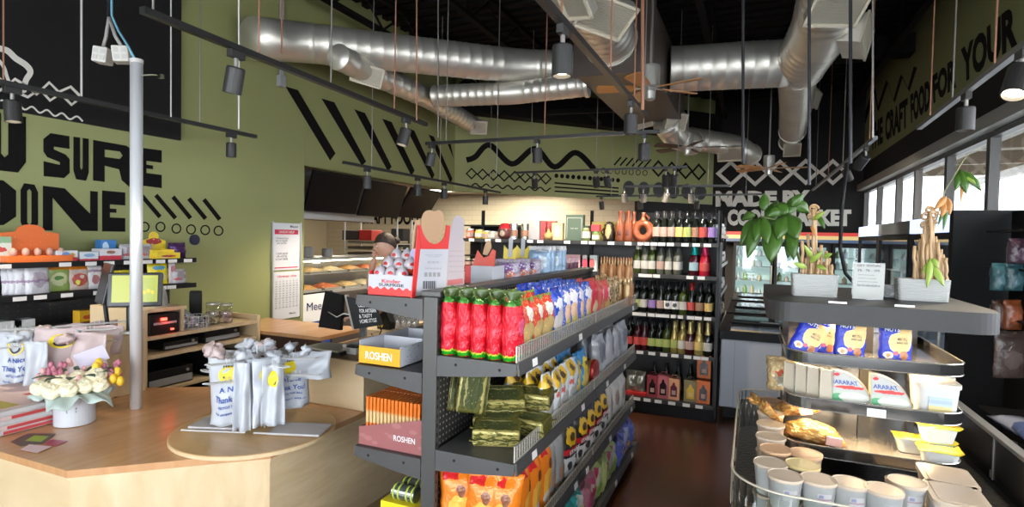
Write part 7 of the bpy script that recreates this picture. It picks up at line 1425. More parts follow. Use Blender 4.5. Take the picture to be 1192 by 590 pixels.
# supports
part('rear_column', MB().box(.14, 2.93, deckz, .66, 2.96, 1.369), mat('mirror_back', (.20, .20, .20), .12, .9), isl); part('centre_column', MB().box(.40, 2.55, deckz, .44, 2.58, 1.369), bk2, isl)
for x in (.15, .645): part('rear_post', MB().box(x-.012, 2.88, deckz, x+.012, 2.92, 1.369), bk2, isl)
tiers = []
warm = mat('led_warm', (.9, .8, .6), .4, emit=(1, .72, .38), es=10)
for i, zb2 in enumerate((1.214, 1.05, .88)):
    x0, x1 = .125, .672; poly = rrect(x0, 2.28, x1, 2.92, .085, rb=.03); zt = zb2+.042
    part('tier_plate', MB().prism([(p[0]*.992+.003, p[1]*.998+.005) for p in poly], .006, M=T(0, 0, zb2+.008) @ XYZ), mat('tier_plate', (.30, .285, .27), .22, .7), isl)
    e = MB(); n = len(poly); i0 = 0
    def loop(o_):
        c_ = ((x0+x1)/2, 2.6); return [(c_[0]+(p[0]-c_[0])*(1+o_/.27), c_[1]+(p[1]-c_[1])*(1+o_/.32)) for p in poly]
    outer = loop(0); inner = loop(-.004)
    e.v = [Vector((p[0], p[1], z_)) for (pp, z_) in ((outer, zb2), (outer, zt), (inner, zt), (inner, zb2)) for p in pp]
    for r_ in range(4):
        for k in range(n): a = r_*n+k; b = r_*n+(k+1) % n; c = ((r_+1) % 4)*n+(k+1) % n; d = ((r_+1) % 4)*n+k; e.f.append((a, b, c, d))
    part('tier_edge', e, edge, isl, smooth=False)
    part('edge_trim', MB().tube([Vector((p[0], p[1], zt)) for p in outer+[outer[0]]], .0028, 6), trimc, isl)
    part('edge_trim', MB().tube([Vector((p[0], p[1], zb2+.002)) for p in outer+[outer[0]]], .0018, 6), trimc, isl)
    up = 1.368 if i == 0 else (1.214, 1.05)[i-1]-.0005
    part('light_strip', MB().box(.20, 2.40, up-.012+(.006 if i else 0), .60, 2.425, up-(.004)+(.006 if i else 0)), warm, isl)
    l = bpy.data.lights.new('tier_light', 'AREA'); l.shape = 'RECTANGLE'; l.size = .42; l.size_y = .03; l.energy = 3.2; l.color = (1, .74, .42); o = bpy.data.objects.new('tier_light', l); COL.objects.link(o); o.location = (.40, 2.40, up-.016)
tl = [1.229, 1.065, .895]
for px in (975, 1053): p = P(px, 352 if px < 1000 else 356, Y=2.219); part('price_ticket', MB().box(p.x-.028, 2.2165, p.z-.0035, p.x+.028, 2.2195, p.z+.0035), tag_m, isl)
p = P(1020, 484, Y=2.277); part('price_ticket', MB().box(p.x-.028, 2.274, 1.053, p.x+.028, 2.2765, 1.081), tag_m, isl)
# acrylic guard with clips, right hand rail wall
path = [(.80, 1.70), (.12, 1.70)]+[(.12-.16*math.sin(a), 1.86-.16*math.cos(a)) for a in [PI/2*k/8 for k in range(1, 9)]]+[(-.04, 2.78)]+[(.06-.10*math.cos(a), 2.78+.10*math.sin(a)) for a in [PI/2*k/6 for k in range(1, 7)]]+[(.13, 2.88)]
g = MB()
for k in range(len(path)-1): (ax_, ay_), (bx_, by_) = path[k], path[k+1]; g.quad((ax_, ay_, .775), (bx_, by_, .775), (bx_, by_, .955), (ax_, ay_, .955))
part('acrylic_guard', g, clear('acrylic_guard', (.93, .95, .94), .06, .05), isl, smooth=True, solid=.004)
part('guard_rim', MB().tube([(p[0], p[1], .957) for p in path], .0035, 6), mat('acrylic_edge', (.55, .50, .40), .15, .2), isl, smooth=True)
for y_ in (1.98, 2.15, 2.35): part('guard_clip', MB().box(-.044, y_-.02, .80, -.036, y_+.02, .84).box(-.043, y_-.035, .80, -.041, y_+.035, .94), mat('clip_cream', (.48, .40, .28), .3), isl)
rw = mat('rail_wall', (.035, .034, .033), .25, .3); part('side_wall', MB().box(.85, 1.70, .771, .87, 3.35, .94), rw, isl); part('side_rail', MB().box(.843, 1.69, .941, .877, 3.36, .955), brushed, isl)
part('seam_strip', MB().box(.847, 2.62, .78, .8495, 2.63, .94), brushed, isl); p = P(1154, 552, X=.849); part('white_sticker', MB().box(.8475, p.y-.014, p.z-.014, .8495, p.y+.014, p.z+.014), offw, isl)
# deli tubs (two high)
tubm = mat('tub_white', (.50, .50, .49), .35); lidm = mat('tub_lid', (.52, .42, .32), .3); lidy = mat('tub_lid_yellow', (.66, .52, .24), .3); lido = mat('tub_lid_orange', (.62, .38, .22), .3)
lidc = mat('tub_rim', (.68, .66, .62), .25)
def tubkind(bodym, lm):
    t = thing('deli_tub', 'x', 'tub'); part('cup', MB().lathe([(.001, 0), (.036, 0), (.038, .003), (.046, .082), (.0475, .083), (.0475, .087)], n=28), bodym, t, local=True, smooth=True)
    part('lid', MB().lathe([(.0485, .084), (.0495, .088), (.0490, .0935), (.0465, .0940), (.0455, .0925), (.001, .0925)], n=28), lm, t, local=True)
    lb = part('tub_label', MB().lathe([(.0435, .035), (.0458, .066)], n=10, a0=-PI/2-.45, a1=-PI/2+.45), pack('pk_tublabel', (.50, .48, .48), (('band', .4, .55, (.38, .25, .28)), ('rect', .1, .6, .4, .9, (.25, .25, .38))), .5, .05, bump=0), t, local=True, smooth=True); return Kind(t)
tk1, tk2, tk3, tk4 = tubkind(tubm, lidm), tubkind(tubm, lidy), tubkind(mat('tub_tan', (.48, .34, .24), .35), lido), tubkind(mat('tub_peach', (.60, .46, .34), .35), lidm)
front = [((897, 538), tk1, 'at the left front corner'), ((914, 553), tk1, 'second in the front row'), ((934.5, 540), tk2, 'with a yellow lid behind the front row'), ((953, 557), tk1, 'third in the front row'), ((990, 561), tk1, 'fourth in the front row'), ((1029, 569), tk1, 'fifth in the front row'), ((1056, 560), tk1, 'beside the rectangular boxes')]
for (px, py), kd_, w_ in front:
    p = P(px, py, Z=.97); 
    for lv in (0, 1): kd_.put((p.x, p.y, deckz+.0945*lv), .3, 'white deli tub %s, %s' % (w_, ('underneath', 'on top')[lv]), 'white deli tubs on the island')
left = [((896, 471), tk3, 'furthest back'), ((897, 486), tk4, 'second from the back'), ((897, 499), tk4, 'third from the back'), ((897, 514), tk4, 'fourth from the back'), ((903, 529), tk3, 'nearest the front tubs'), ((938, 534), tk3, 'under the lowest tier front')]
for (px, py), kd_, w_ in left:
    p = P(px, py, Z=.95)
    for lv in (0, 1): kd_.put((p.x, p.y, deckz+.0945*lv-.0), .6, 'tan lidded deli tub at the left side, %s, %s' % (w_, ('underneath', 'on top')[lv]), 'tan deli tubs on the island', scale=(1, 1, .92) if lv == 0 else None)
def rtub(name, lab, w, d, h, m, lm, r=.02, labm=None):
    t = thing(name, lab, 'tub'); b = MB(); lo = rrect(-w/2*.88, -d/2*.88, w/2*.88, d/2*.88, r); hi = rrect(-w/2, -d/2, w/2, d/2, r); n = len(lo)
    b.v = [Vector((p[0], p[1], 0)) for p in lo]+[Vector((p[0], p[1], h-.012)) for p in hi]; b.f = [tuple(range(n))[::-1], tuple(range(n, 2*n))]+[(k, (k+1) % n, n+(k+1) % n, n+k) for k in range(n)]; part('tub_body', b, m, t, local=True)
    part('lid', MB().prism(rrect(-w/2-.004, -d/2-.004, w/2+.004, d/2+.004, r), .014, M=T(0, 0, h-.012) @ XYZ), lm, t, local=True, bev=.003); part('lid_panel', MB().prism(rrect(-w/2+.010, -d/2+.010, w/2-.010, d/2-.010, r*.8), .0015, M=T(0, 0, h+.0022) @ XYZ), lm, t, local=True)
    if labm: part('tub_label', MB().box(-w*.22, -d/2*.975-.003, h*.12, w*.30, -d/2*.93, h*.62), labm, t, local=True)
    return Kind(t)
kb2 = rtub('salad_box', 'x', .125, .16, .085, tubm, lidm)
for (px, py), w_ in (((1102, 556), 'behind'), ((1113, 578), 'in front')):
    p = P(px, py, Z=.95)
    for lv in (0, 1): kb2.put((p.x, p.y, deckz+.088*lv), -.05, 'rectangular white salad box at the right of the tubs, %s, %s' % (w_, ('underneath', 'on top')[lv]), 'rectangular salad boxes on the island')
p = P(1066, 549, Z=.93); kb2.put((p.x, p.y+.02, deckz), 0, 'rectangular white salad box partly under the lowest tier', 'rectangular salad boxes on the island')
# tier 1: blue nut bags
nut = pack('pk_nuts_blue', (.015, .035, .42), (('ell', .62, .56, .34, .26, (.80, .55, .22)), ('rect', .62, .6, .98, .98, (.78, .52, .20)), ('ell', .28, .24, .15, .09, (.80, .66, .48)), ('ell', .74, .25, .12, .11, (.45, .16, .05)), ('ell', .5, .30, .08, .05, (.62, .12, .18)), ('ell', .28, .24, .07, .045, (.50, .25, .10))), .25, .035, bump=.3)
def nutx(r): lettering('NUTS', [(-.035, -.0185, .130), (.010, -.0185, .130), (.010, -.0185, .116), (-.035, -.0185, .116)], inkw, r, .02, True); lettering('MIX 175 g\nwalnut raisin', [(.0, -.0215, .095), (.034, -.0215, .095), (.034, -.0215, .075), (.0, -.0215, .075)], ink, r, .01, True)
nk = bag('nut_bag', 'x', 'bag', .098, .138, .030, nut, 101, nutx, top=.05, wr=.003)
for k, (px, y_, rz, ti, w_) in enumerate(((931, 2.36, .12, (-.12, .42), 'leftmost, leaning over'), (954, 2.38, .25, (-.10, .24), 'second from left, leaning'), (972, 2.42, .3, (-.05, .16), 'third, half hidden'), (988, 2.33, .02, (-.08, .04), 'upright in the middle'), (1042, 2.33, .02, (-.08, 0), 'upright at the right'))):
    x = P(px, 410, Y=y_).x; nk.put((x, y_, tl[0]+.002), rz, 'blue bag of nuts on the highest tier, '+w_, 'blue nut bags', tilt=ti)
# tier 2: quarter round cheese packs, big white tubs, snack bag
ar = pack('pk_quarter_cheese', (.46, .46, .43), (('band', .0, .45, (.46, .50, .42)), ('ell', .2, .2, .3, .16, (.10, .34, .16)), ('ell', .55, .26, .4, .16, (.62, .62, .54)), ('ell', .45, .56, .40, .055, (.62, .06, .05)), ('ell', .08, .93, .08, .05, (.55, .03, .04))), .3, .04, bump=0)
ar2 = mat('pack_rim', (.50, .43, .33), .35)
def quarter(name, r, th, m):
    t = thing(name, 'x', 'cheese'); pl_ = [(0, 0), (r, 0)]+[(r*.55+r*.45*math.cos(a) if False else r*math.cos(a), r*math.sin(a)) for a in [PI/2*k/14 for k in range(1, 15)]]
    part('cheese_body', MB().prism(pl_, th, M=T(-r/2, -th/2, 0)), ar2, t, local=True, bev=.003); part('face_label', MB().prism([(p[0]*.93+.003, p[1]*.93+.003) for p in pl_], .0012, M=T(-r/2, -th/2-.0014, 0)), m, t, local=True)
    lettering('ARARAT', [(-r/2+.006, -th/2-.0022, r*.74), (-r/2+r*.60, -th/2-.0022, r*.74), (-r/2+r*.66, -th/2-.0022, r*.62), (-r/2+.006, -th/2-.0022, r*.62)], inkb, t, .02, True)
    return Kind(t)
qk = quarter('cheese_wedge_pack', .126, .038, ar)
for k, (px, y_, rz, w_) in enumerate(((991, 2.345, .0, 'left one of the two facing the camera'), (1037, 2.335, .0, 'right one of the two facing the camera'), (966, 2.37, 1.25, 'seen edge on, nearest the facing pair'), (953, 2.40, 1.15, 'seen edge on, second'), (941, 2.42, 1.05, 'seen edge on, third'), (929, 2.44, .95, 'seen edge on, furthest left'))):
    x = P(px, 455, Y=y_).x; qk.put((x, y_, tl[1]+.001), rz, 'quarter round cheese pack on the middle tier, '+w_, 'quarter round cheese packs')
ft_ = rtub('feta_tub', 'x', .125, .10, .112, mat('tub_bright', (.56, .56, .54), .3), mat('tub_lid_bright', (.60, .56, .48), .3), .025, pack('pk_feta', (.42, .50, .55), (('band', 0, .45, (.62, .50, .22)), ('band', .6, .8, (.35, .42, .58))), .4, .05, bump=0))
p = P(1088, 470, Y=2.37); ft_.put((p.x, 2.37, tl[1]+.001), -.03, 'large white lidded feta tub at the right of the middle tier'); ft_.put((p.x+.015, 2.49, tl[1]+.001), -.05, 'second white feta tub standing behind the front one')
popc = pack('pk_popcorn', (.50, .36, .18), (('ell', .6, .35, .25, .2, (.30, .28, .20)), ('ell', .55, .55, .2, .12, (.50, .10, .05))), .22, .2, .2, speck=(6, .3, (.68, .52, .28)), bump=.6)
bag('snack_bag', 'clear bag of golden crisps at the left end of the middle tier', 'bag', .13, .135, .06, popc, 111, wr=.012).put((P(912, 440, Y=2.46).x, 2.46, tl[1]+.001), -.5, tilt=(-.1, -.1))
# tier 3: golden foil pack and yellow topped tubs
gf = pack('pk_gold_fish', (.50, .22, .06), (('ell', .3, .6, .3, .25, (.62, .34, .10)),), .16, .25, .45, speck=(5, .3, (.74, .52, .22)), bump=.9)
sf = thing('smoked_fish_pack', 'crinkled golden foil pack of smoked fish lying on the lowest tier', 'pack'); r0 = Vector((3, 1, 2))
part('foil_body', MB().grid(lambda u, v: (lambda a, s_: Vector(((v-.5)*.225, math.cos(a)*.060*s_, .040*s_+math.sin(a)*.040*s_))*1.0+Vector((0, 0, .0))+noise.noise_vector(Vector((u*5, v*7, 1))+r0)*.010)(2*PI*u, max(.06, math.sin(PI*min(1, max(0, v*.92+.04)))**.55)), 26, 22, True), gf, sf, local=True, smooth=True)
part('gathered_end', MB().grid(lambda u, v: Vector((-.115-.075*v, math.sin(u*PI*2)*.035*(.5+v), .045+.06*v+.025*math.sin(u*19)*v+.035*(u-.5))), 26, 6), gf, sf, local=True, smooth=True, solid=.001); part('pink_label', MB().box(.03, -.061, .012, .085, -.052, .045), mat('label_blush', (.62, .36, .32), .35), sf, local=True, bev=.002)
Kind(sf).put((P(945, 500, Y=2.40).x, 2.40, tl[2]+.004), .18, tilt=(0, .10)); 
sf2 = dup(bpy.data.objects[sf.name], (P(930, 470, Y=2.52).x, 2.52, tl[2]+.070), -.3, 'second golden foil fish pack resting against the back of the lowest tier', scale=.85, tilt=(.2, -.35))
yl = pack('pk_yellow_lid', (.62, .44, .02), (('ell', .5, .5, .35, .3, (.55, .60, .10)), ('rect', .0, .0, 1, .16, (.10, .38, .05)), ('ell', .35, .5, .2, .2, (.75, .40, .05))), .3, .1, bump=0)
def yt(name, w, d, h): 
    t = thing(name, 'x', 'tub'); b = MB(); lo = rrect(-w/2*.8, -d/2*.8, w/2*.8, d/2*.8, .018); hi = rrect(-w/2, -d/2, w/2, d/2, .02); n = len(lo); b.v = [Vector((p[0], p[1], 0)) for p in lo]+[Vector((p[0], p[1], h)) for p in hi]; b.f = [tuple(range(n))[::-1], tuple(range(n, 2*n))]+[(k, (k+1) % n, n+(k+1) % n, n+k) for k in range(n)]
    part('tub_body', b, mat('tub_bright', (.56, .56, .54), .3), t, local=True, smooth=False); part('foil_lid', MB().grid(lambda u, v: ((u-.5)*w*1.12, (v-.5)*d*1.15, h+.002+.006*noise.noise(Vector((u*3, v*3, 2)))+(.008 if u > .93 else 0)), 10, 8), yl, t, local=True, smooth=True, solid=.0015); return Kind(t)
yk = yt('spread_tub', .11, .075, .052)
for k, (px, y_, rz, dz, w_) in enumerate(((1093, 2.345, -.06, 0, 'front right'), (1086, 2.45, .1, 0, 'behind it'), (1062, 2.46, .0, 0, 'left one'), (1090, 2.44, .15, .056, 'stacked on top at the back'))): x = P(px, 520, Y=y_).x; yk.put((x, y_, tl[2]+.001+dz), rz, 'spread tub with yellow foil lid on the lowest tier, '+w_, 'yellow lidded spread tubs')

# ------------------------------------------------------------------ on the black top board: planters, bamboo, sign
BZ = 1.4405
plm = mat('planter_white', (.40, .40, .38), .4, bump=0)
def planter(lab, x0, x1, y0, y1, h):
    t = thing('planter', lab, 'planter', ((x0+x1)/2, (y0+y1)/2, BZ)); b = MB(); n = 14; w = x1-x0; d = y1-y0; cx_, cy_ = (x0+x1)/2, (y0+y1)/2; prof = []
    rings_ = []
    for k in range(n*2+1):
        z_ = h*k/(n*2); s_ = .94+.06*k/(n*2)+(.028 if k % 2 else 0)*(1 if 0 < k < n*2 else 0); rings_.append((s_, z_))
    rings_ += [(.93, h), (.90, h-.012)]
    base = rrect(-w/2, -d/2, w/2, d/2, .012, 4); m_ = len(base)
    for j, (s_, z_) in enumerate(rings_): b.v += [Vector((cx_+p[0]*s_, cy_+p[1]*s_, BZ+z_+.0007*math.sin(i*1.3+j*2))) for i, p in enumerate(base)]
    for j in range(len(rings_)-1): b.f += [(j*m_+k, j*m_+(k+1) % m_, (j+1)*m_+(k+1) % m_, (j+1)*m_+k) for k in range(m_)]
    part('pot', b, plm, t); part('pebbles', MB().box(x0+.012, y0+.012, BZ+h-.03, x1-.012, y1-.012, BZ+h-.012), mat('pebbles', (.10, .08, .06), .7, bump=.8, bscale=90), t); return t
p0, p1 = P(922, 345, Z=BZ), P(975, 346, Z=BZ); q0, q1 = P(1047, 350, Z=BZ), P(1109, 353, Z=BZ)
A = (p0.x, p1.x, 2.50, 2.58); h1 = P(950, 319.5, Y=2.5).z-BZ; h2 = P(1075, 325, Y=2.55).z-BZ
pA = planter('ribbed white rectangular planter, left one on the black board', *A, h1); Bq = (q0.x, q1.x, 2.55, 2.63); pBt = planter('ribbed white rectangular planter, right one on the black board', *Bq, h2)
stm = mat('bamboo_tan', (.40, .25, .12), .5, var=.25, vscale=30); lf = mat('leaf_green', (.045, .105, .014), .38, var=.3, vscale=9); lfb = mat('leaf_dry', (.45, .20, .06), .5); lfl = mat('leaf_lime', (.26, .36, .06), .4)
def stalk(t, a, b, r=.0045, m=stm):
    a = Vector(a); b = Vector(b); n = 6; pts = [a.lerp(b, k/n)+Vector((.002*math.sin(k*2.1+a.x*300), 0, 0)) for k in range(n+1)]; rr = [r*(1.18 if k % 2 else 1) for k in range(n+1)]; part('bamboo_stalk', MB().tube(pts, rr, 8), m, t, smooth=True)
ba = thing('lucky_bamboo', 'tan lucky bamboo stalks in the left planter with large dark green leaves beside', 'plant', ((A[0]+A[1])/2, 2.54, BZ+h1-.012)); zb3 = BZ+h1-.014
for k, (px, py) in enumerate(((934, 280), (938, 300), (941, 272), (944, 290), (947, 243), (949.5, 250), (952, 300), (956, 285), (959, 305), (962, 292), (936, 308), (965, 300), (968, 308))):
    x = P(px, 315, Y=2.54).x; y_ = 2.525+.012*(k % 3); tp = P(px, py, Y=y_); stalk(ba, (x, y_, zb3), tp, .0055)
def curl(t, px, py, y_, r, n=1.4, m=stm):
    c = P(px, py, Y=y_); part('curled_tip', MB().tube([c+Vector((r*math.cos(a)*(1-a/12), .004*math.sin(a*2), r*math.sin(a)*(1-a/12))) for a in [2*PI*n*k/20 for k in range(21)]], .0045, 7), m, t, smooth=True)
for q_ in ((947, 243, .018), (944, 252, .014), (953, 250, .014)): curl(ba, q_[0], q_[1], 2.54, q_[2])
def leaf(t, base, tip, w, y0, y1, m=lf, droop=.0):
    a = P(*base, Y=y0); b = P(*tip, Y=y1); d = b-a; L = d.length; d.normalize(); s_ = d.cross(Vector((0, -1, .15))).normalized(); nn = s_.cross(d)
    if nn.y > 0: nn = -nn
    part('leaf', MB().grid(lambda u, v: a+d*L*v+s_*(u-.5)*w*math.sin(PI*min(1, .03+.97*v**.85))**.8+nn*(.10*L*math.sin(PI*v)-.18*w*abs(2*u-1))+Vector((0, 0, droop*L*math.sin(PI*v))), 6, 10), m, t, smooth=True, solid=.0008)
fo_ = thing('money_tree', 'houseplant with large drooping dark green leaves rising from the left planter', 'plant', (A[0]+.02, 2.6, BZ+h1-.012))
stem_pts = [(A[0]+.05, 2.55, zb3), tuple(P(930, 300, Y=2.62)), tuple(P(921, 275, Y=2.64)), tuple(P(915, 252, Y=2.62))]
part('stem', MB().tube(stem_pts, [.007, .006, .005, .004], 8), mat('stem_green', (.12, .16, .05), .5), fo_, smooth=True)
hub1, hub2 = (917, 248), (885, 252)
part('stem', MB().tube([P(921, 275, Y=2.64), P(905, 256, Y=2.6), P(885, 252, Y=2.58)], .0035, 7), mat('stem_green', (.12, .16, .05), .5), fo_, smooth=True)
for base, tip, w, y0, y1, dr in (((885, 252), (870, 300), .062, 2.58, 2.50, .0), ((880, 254), (862, 286), .055, 2.6, 2.55, .05), ((886, 252), (878, 281), .05, 2.58, 2.48, 0), ((888, 252), (893, 284), .052, 2.56, 2.48, 0), ((878, 250), (863, 256), .04, 2.62, 2.66, .1), ((900, 262), (897, 304), .085, 2.56, 2.47, 0), ((893, 260), (906, 232), .06, 2.62, 2.7, 0), ((889, 245), (890, 224), .045, 2.62, 2.66, 0),
                                 ((917, 248), (927, 277), .085, 2.6, 2.5, 0), ((917, 248), (930, 226), .055, 2.62, 2.7, 0), ((921, 240), (935, 225), .045, 2.62, 2.62, 0), ((915, 248), (900, 238), .06, 2.6, 2.66, .1), ((915, 250), (905, 278), .07, 2.58, 2.5, 0), ((920, 262), (924, 302), .055, 2.58, 2.50, 0), ((921, 268), (917, 300), .045, 2.6, 2.55, 0), ((912, 246), (893, 252), .05, 2.62, 2.6, .15), ((906, 260), (884, 263), .05, 2.62, 2.64, .1), ((926, 236), (942, 248), .055, 2.64, 2.66, .05), ((918, 250), (914, 268), .06, 2.62, 2.7, 0)):
    leaf(fo_, base, tip, w*.92, y0, y1, lf, dr)
for base, tip, w, m_ in (((940, 312), (924, 306), .022, lfl), ((942, 306), (958, 292), .022, lfl), ((945, 300), (936, 285), .018, lfl), ((958, 300), (968, 295), .02, lfl), ((950, 308), (962, 314), .018, lfl), ((946, 256), (960, 246), .018, lfl), ((952, 250), (960, 266), .02, lf), ((944, 262), (950, 276), .014, lfb)):
    leaf(ba, base, tip, w, 2.50, 2.47, m_)
bb = thing('lucky_bamboo', 'taller tan lucky bamboo bundle in the right planter with dry orange leaves', 'plant', ((Bq[0]+Bq[1])/2, 2.59, BZ+h2-.012)); zb3 = BZ+h2-.014
for k, (px, py) in enumerate(((1064, 286), (1068, 292), (1071, 278), (1074, 272), (1077, 258), (1080, 252), (1083, 246), (1086, 258), (1089, 275), (1092, 282), (1095, 290), (1098, 296), (1101, 300), (1067, 303), (1073, 290), (1079, 284), (1085, 290))):
    x = P(px, 322, Y=2.59).x; y_ = 2.575+.012*(k % 3); stalk(bb, (x, y_, zb3), P(px, py, Y=y_), .0055)
for q_ in ((1078, 252, .018), (1086, 250, .018), (1082, 244, .014), (1083, 260, .020), (1076, 262, .014)): curl(bb, q_[0], q_[1], 2.59, q_[2])
leaf(bb, (1083, 300), (1079, 335), .022, 2.54, 2.50, lfl); leaf(bb, (1084, 308), (1099, 333), .026, 2.54, 2.50, lfl); leaf(bb, (1082, 305), (1074, 318), .018, 2.54, 2.52, lfl); leaf(bb, (1086, 300), (1092, 312), .018, 2.54, 2.52, lfl)
st2 = [(Bq[0]+.11, 2.59, zb3+.05), tuple(P(1088, 262, Y=2.6)), tuple(P(1100, 222, Y=2.62)), tuple(P(1118, 192, Y=2.64)), tuple(P(1128, 178, Y=2.64))]
part('thin_stem', MB().tube(st2, [.003, .0028, .0024, .002, .001], 6), mat('stem_olive', (.25, .26, .10), .5), bb, smooth=True)
for base, tip, w, m_ in (((1118, 197), (1125, 225), .035, lf), ((1117, 200), (1112, 222), .024, lf), ((1119, 198), (1143, 222), .030, lf), ((1120, 202), (1136, 214), .018, lfl), ((1103, 230), (1096, 252), .030, lfb), ((1102, 228), (1088, 244), .024, lfb), ((1104, 230), (1106, 250), .018, lfb), ((1100, 238), (1092, 262), .014, lf), ((1101, 236), (1098, 268), .016, lf), ((1120, 205), (1118, 236), .014, lfb)):
    leaf(bb, base, tip, w, 2.62, 2.58, m_)
sg = thing('counter_sign', 'pale acrylic sign with a printed notice standing between the two planters', 'sign', tuple(P(1010, 349, Z=BZ))); sx0, sx1 = P(991, 347, Y=2.47).x, P(1029, 349, Y=2.47).x; zt = P(1010, 306, Y=2.47).z
part('holder', MB().box(sx0, 2.47, BZ+.0005, sx1, 2.473, zt).box(sx0, 2.47, BZ+.0005, sx1, 2.50, BZ+.003), clear('sign_acrylic', (.95, .96, .96), .06, .05), sg); part('notice', MB().box(sx0+.003, 2.4675, BZ+.004, sx1-.003, 2.4695, zt-.003), mat('notice_paper', (.40, .40, .37), .5), sg)
def sgt(s, u0, u1, v0, v1, m_=ink): lettering(s, [(sx0+(sx1-sx0)*u0, 2.467, zt-(zt-BZ)*v0), (sx0+(sx1-sx0)*u1, 2.467, zt-(zt-BZ)*v0), (sx0+(sx1-sx0)*u1, 2.467, zt-(zt-BZ)*v1), (sx0+(sx1-sx0)*u0, 2.467, zt-(zt-BZ)*v1)], m_, sg, .01)
sgt('GET SOCIAL', .14, .88, .04, .10); sgt('5% - 7% - 10%', .16, .84, .17, .23)
for k in range(3): sgt('join and save on your purchase', .18, .68+.05*k, .31+.09*k, .34+.09*k)
sgt('Scan the code and join us', .16, .86, .57, .65)
o = part('silver_card_holder', MB().box(P(1030, 345, Y=2.62).x, 2.62, BZ+.0005, P(1045, 345, Y=2.62).x, 2.65, BZ+.052), pack('pk_silverbox', (.55, .57, .60), (), .2, .1, .6, speck=(10, .2, (.8, .8, .8)), bump=.6), bev=.002); tag(o, 'small silver patterned box between the sign and the right planter', 'box')
# ------------------------------------------------------------------ behind the counter: terminal screens, small things, the person
yP = 3.3
pm = P(426, 405, Y=yP); pole = thing('pos_stand', 'grey pole stand carrying two black back to back checkout screens', 'screen stand', (P(424, 405, Y=yP).x, yP, .0))
x_ = P(423, 380, Y=yP).x; part('pole', MB().cyl((x_, yP, 0), (x_, yP, P(423, 345, Y=yP).z), .028, n=20), grey, pole, smooth=True); part('pole_foot', MB().lathe([(.001, 0), (.12, 0), (.12, .015), (.001, .02)], (x_, yP, .0005), 28), grey, pole)
def quadslab(name, c4, ys, th, m, root, nrm=None):
    v = [P(px, py, Y=y_) for (px, py), y_ in zip(c4, ys)]; n = (v[1]-v[0]).cross(v[2]-v[0]).normalized()*th
    b = MB(); b.v = v+[p+n for p in v]; b.f = [(0, 1, 2, 3), (7, 6, 5, 4), (0, 4, 5, 1), (1, 5, 6, 2), (2, 6, 7, 3), (3, 7, 4, 0)]; return part(name, b, m, root)
quadslab('screen_body', [(382, 338), (402, 343), (399, 384), (374, 380)], (3.35, 3.28, 3.28, 3.35), -.025, black, pole); quadslab('silver_edge', [(381.5, 338), (384, 338), (376, 381), (373, 381)], (3.345, 3.345, 3.345, 3.345), -.02, brushed, pole)
quadslab('screen_body', [(405, 345), (438, 352), (446, 378), (414, 383)], (3.16, 3.22, 3.22, 3.16), -.03, black, pole); quadslab('silver_edge', [(403, 343), (406, 343), (415, 383), (412, 383)], (3.155, 3.155, 3.155, 3.155), -.02, brushed, pole)
for s, a, b, c, d in (('CRAFT FOOD', (416, 353), (438, 354), (438.5, 358), (417, 357.5)), ('FOR ARTISAN', (418, 359.5), (437, 359), (438, 363.5), (419, 364)), ('& TASTY', (417.5, 366), (433, 365), (434, 369), (418.5, 370.5)), ('HOME STYLE', (418.5, 372), (438, 370), (438.5, 374.5), (419.5, 376.5))):
    lettering(s, [P(*q_, Y=3.145) for q_ in (a, b, c, d)], inkw, pole, .02)
part('cross_arm', MB().tube([P(384, 365, Y=3.3), P(395, 368, Y=3.3), (x_, yP, P(423, 365, Y=yP).z)], .012, 8), black, pole); part('cable', MB().tube([P(382, 363, Y=3.27), P(392, 369, Y=3.2), P(400, 365, Y=3.2), P(406, 366, Y=3.2)], .004, 6), white, pole, smooth=True)
part('cable', MB().tube([P(440, 372, Y=3.2), P(444, 385, Y=3.2), P(438, 396, Y=3.2), P(432, 388, Y=3.2)], .004, 6), black, pole, smooth=True)
ZC = .951
t = thing('cash_scale', 'low black and silver scanner scale lying on the raised counter block', 'scale', (-2.25, 2.62, ZC)); part('scale_plate', MB().rbox(T(*P(385, 404, Z=ZC+.035)) @ R(.0), (.26, .18, .012)), brushed, t, bev=.004); part('scale_body', MB().rbox(T(*P(388, 407, Z=ZC+.012)), (.24, .17, .026)), dv, t, bev=.004)
t = thing('small_printer', 'small grey and white printer at the left foot of the screen pole', 'printer', tuple(P(414, 408, Z=ZC))); part('body', MB().rbox(T(*P(414, 405, Z=ZC+.03)), (.10, .12, .055)), offw, t, bev=.008); part('paper_slot', MB().rbox(T(*P(412, 403, Z=ZC+.06)), (.07, .05, .012)), dv, t, bev=.003)
t = thing('birch_box', 'small birch plywood box unit behind the yellow tray box', 'box unit', (-2.1, 3.5, .0)); a = P(419, 395, Y=3.45); b = P(447, 395, Y=3.45); c = P(476, 378, Y=3.75); zt_ = P(432, 386, Y=3.45).z
part('carcass', MB().box(a.x, 3.45, 0, c.x, 4.0, zt_), birchx, t, bev=.003); part('top_edge', MB().box(a.x-.004, 3.445, zt_+.0005, c.x+.004, 4.005, zt_+.014), birch, t)
p = P(447, 375, Y=3.52); zt2 = zt_+.015; t = thing('tape_dispenser', 'black tape dispenser with a round yellow label on the birch box', 'dispenser', (p.x, 3.52, zt2)); part('body', MB().prism([(-.055, 0), (.055, 0), (.06, .05), (.02, .13), (-.015, .12), (-.02, .06), (-.055, .05)], .06, M=T(p.x, 3.52, zt2+.0005)), dv, t, bev=.006); part('label', MB().lathe([(.001, 0), (.022, 0), (.022, .002), (.001, .002)], n=18).xf(T(p.x-.028, 3.518, zt2+.03) @ R(PI/2, 'X')), mat('label_amber', (.75, .52, .03), .4), t)
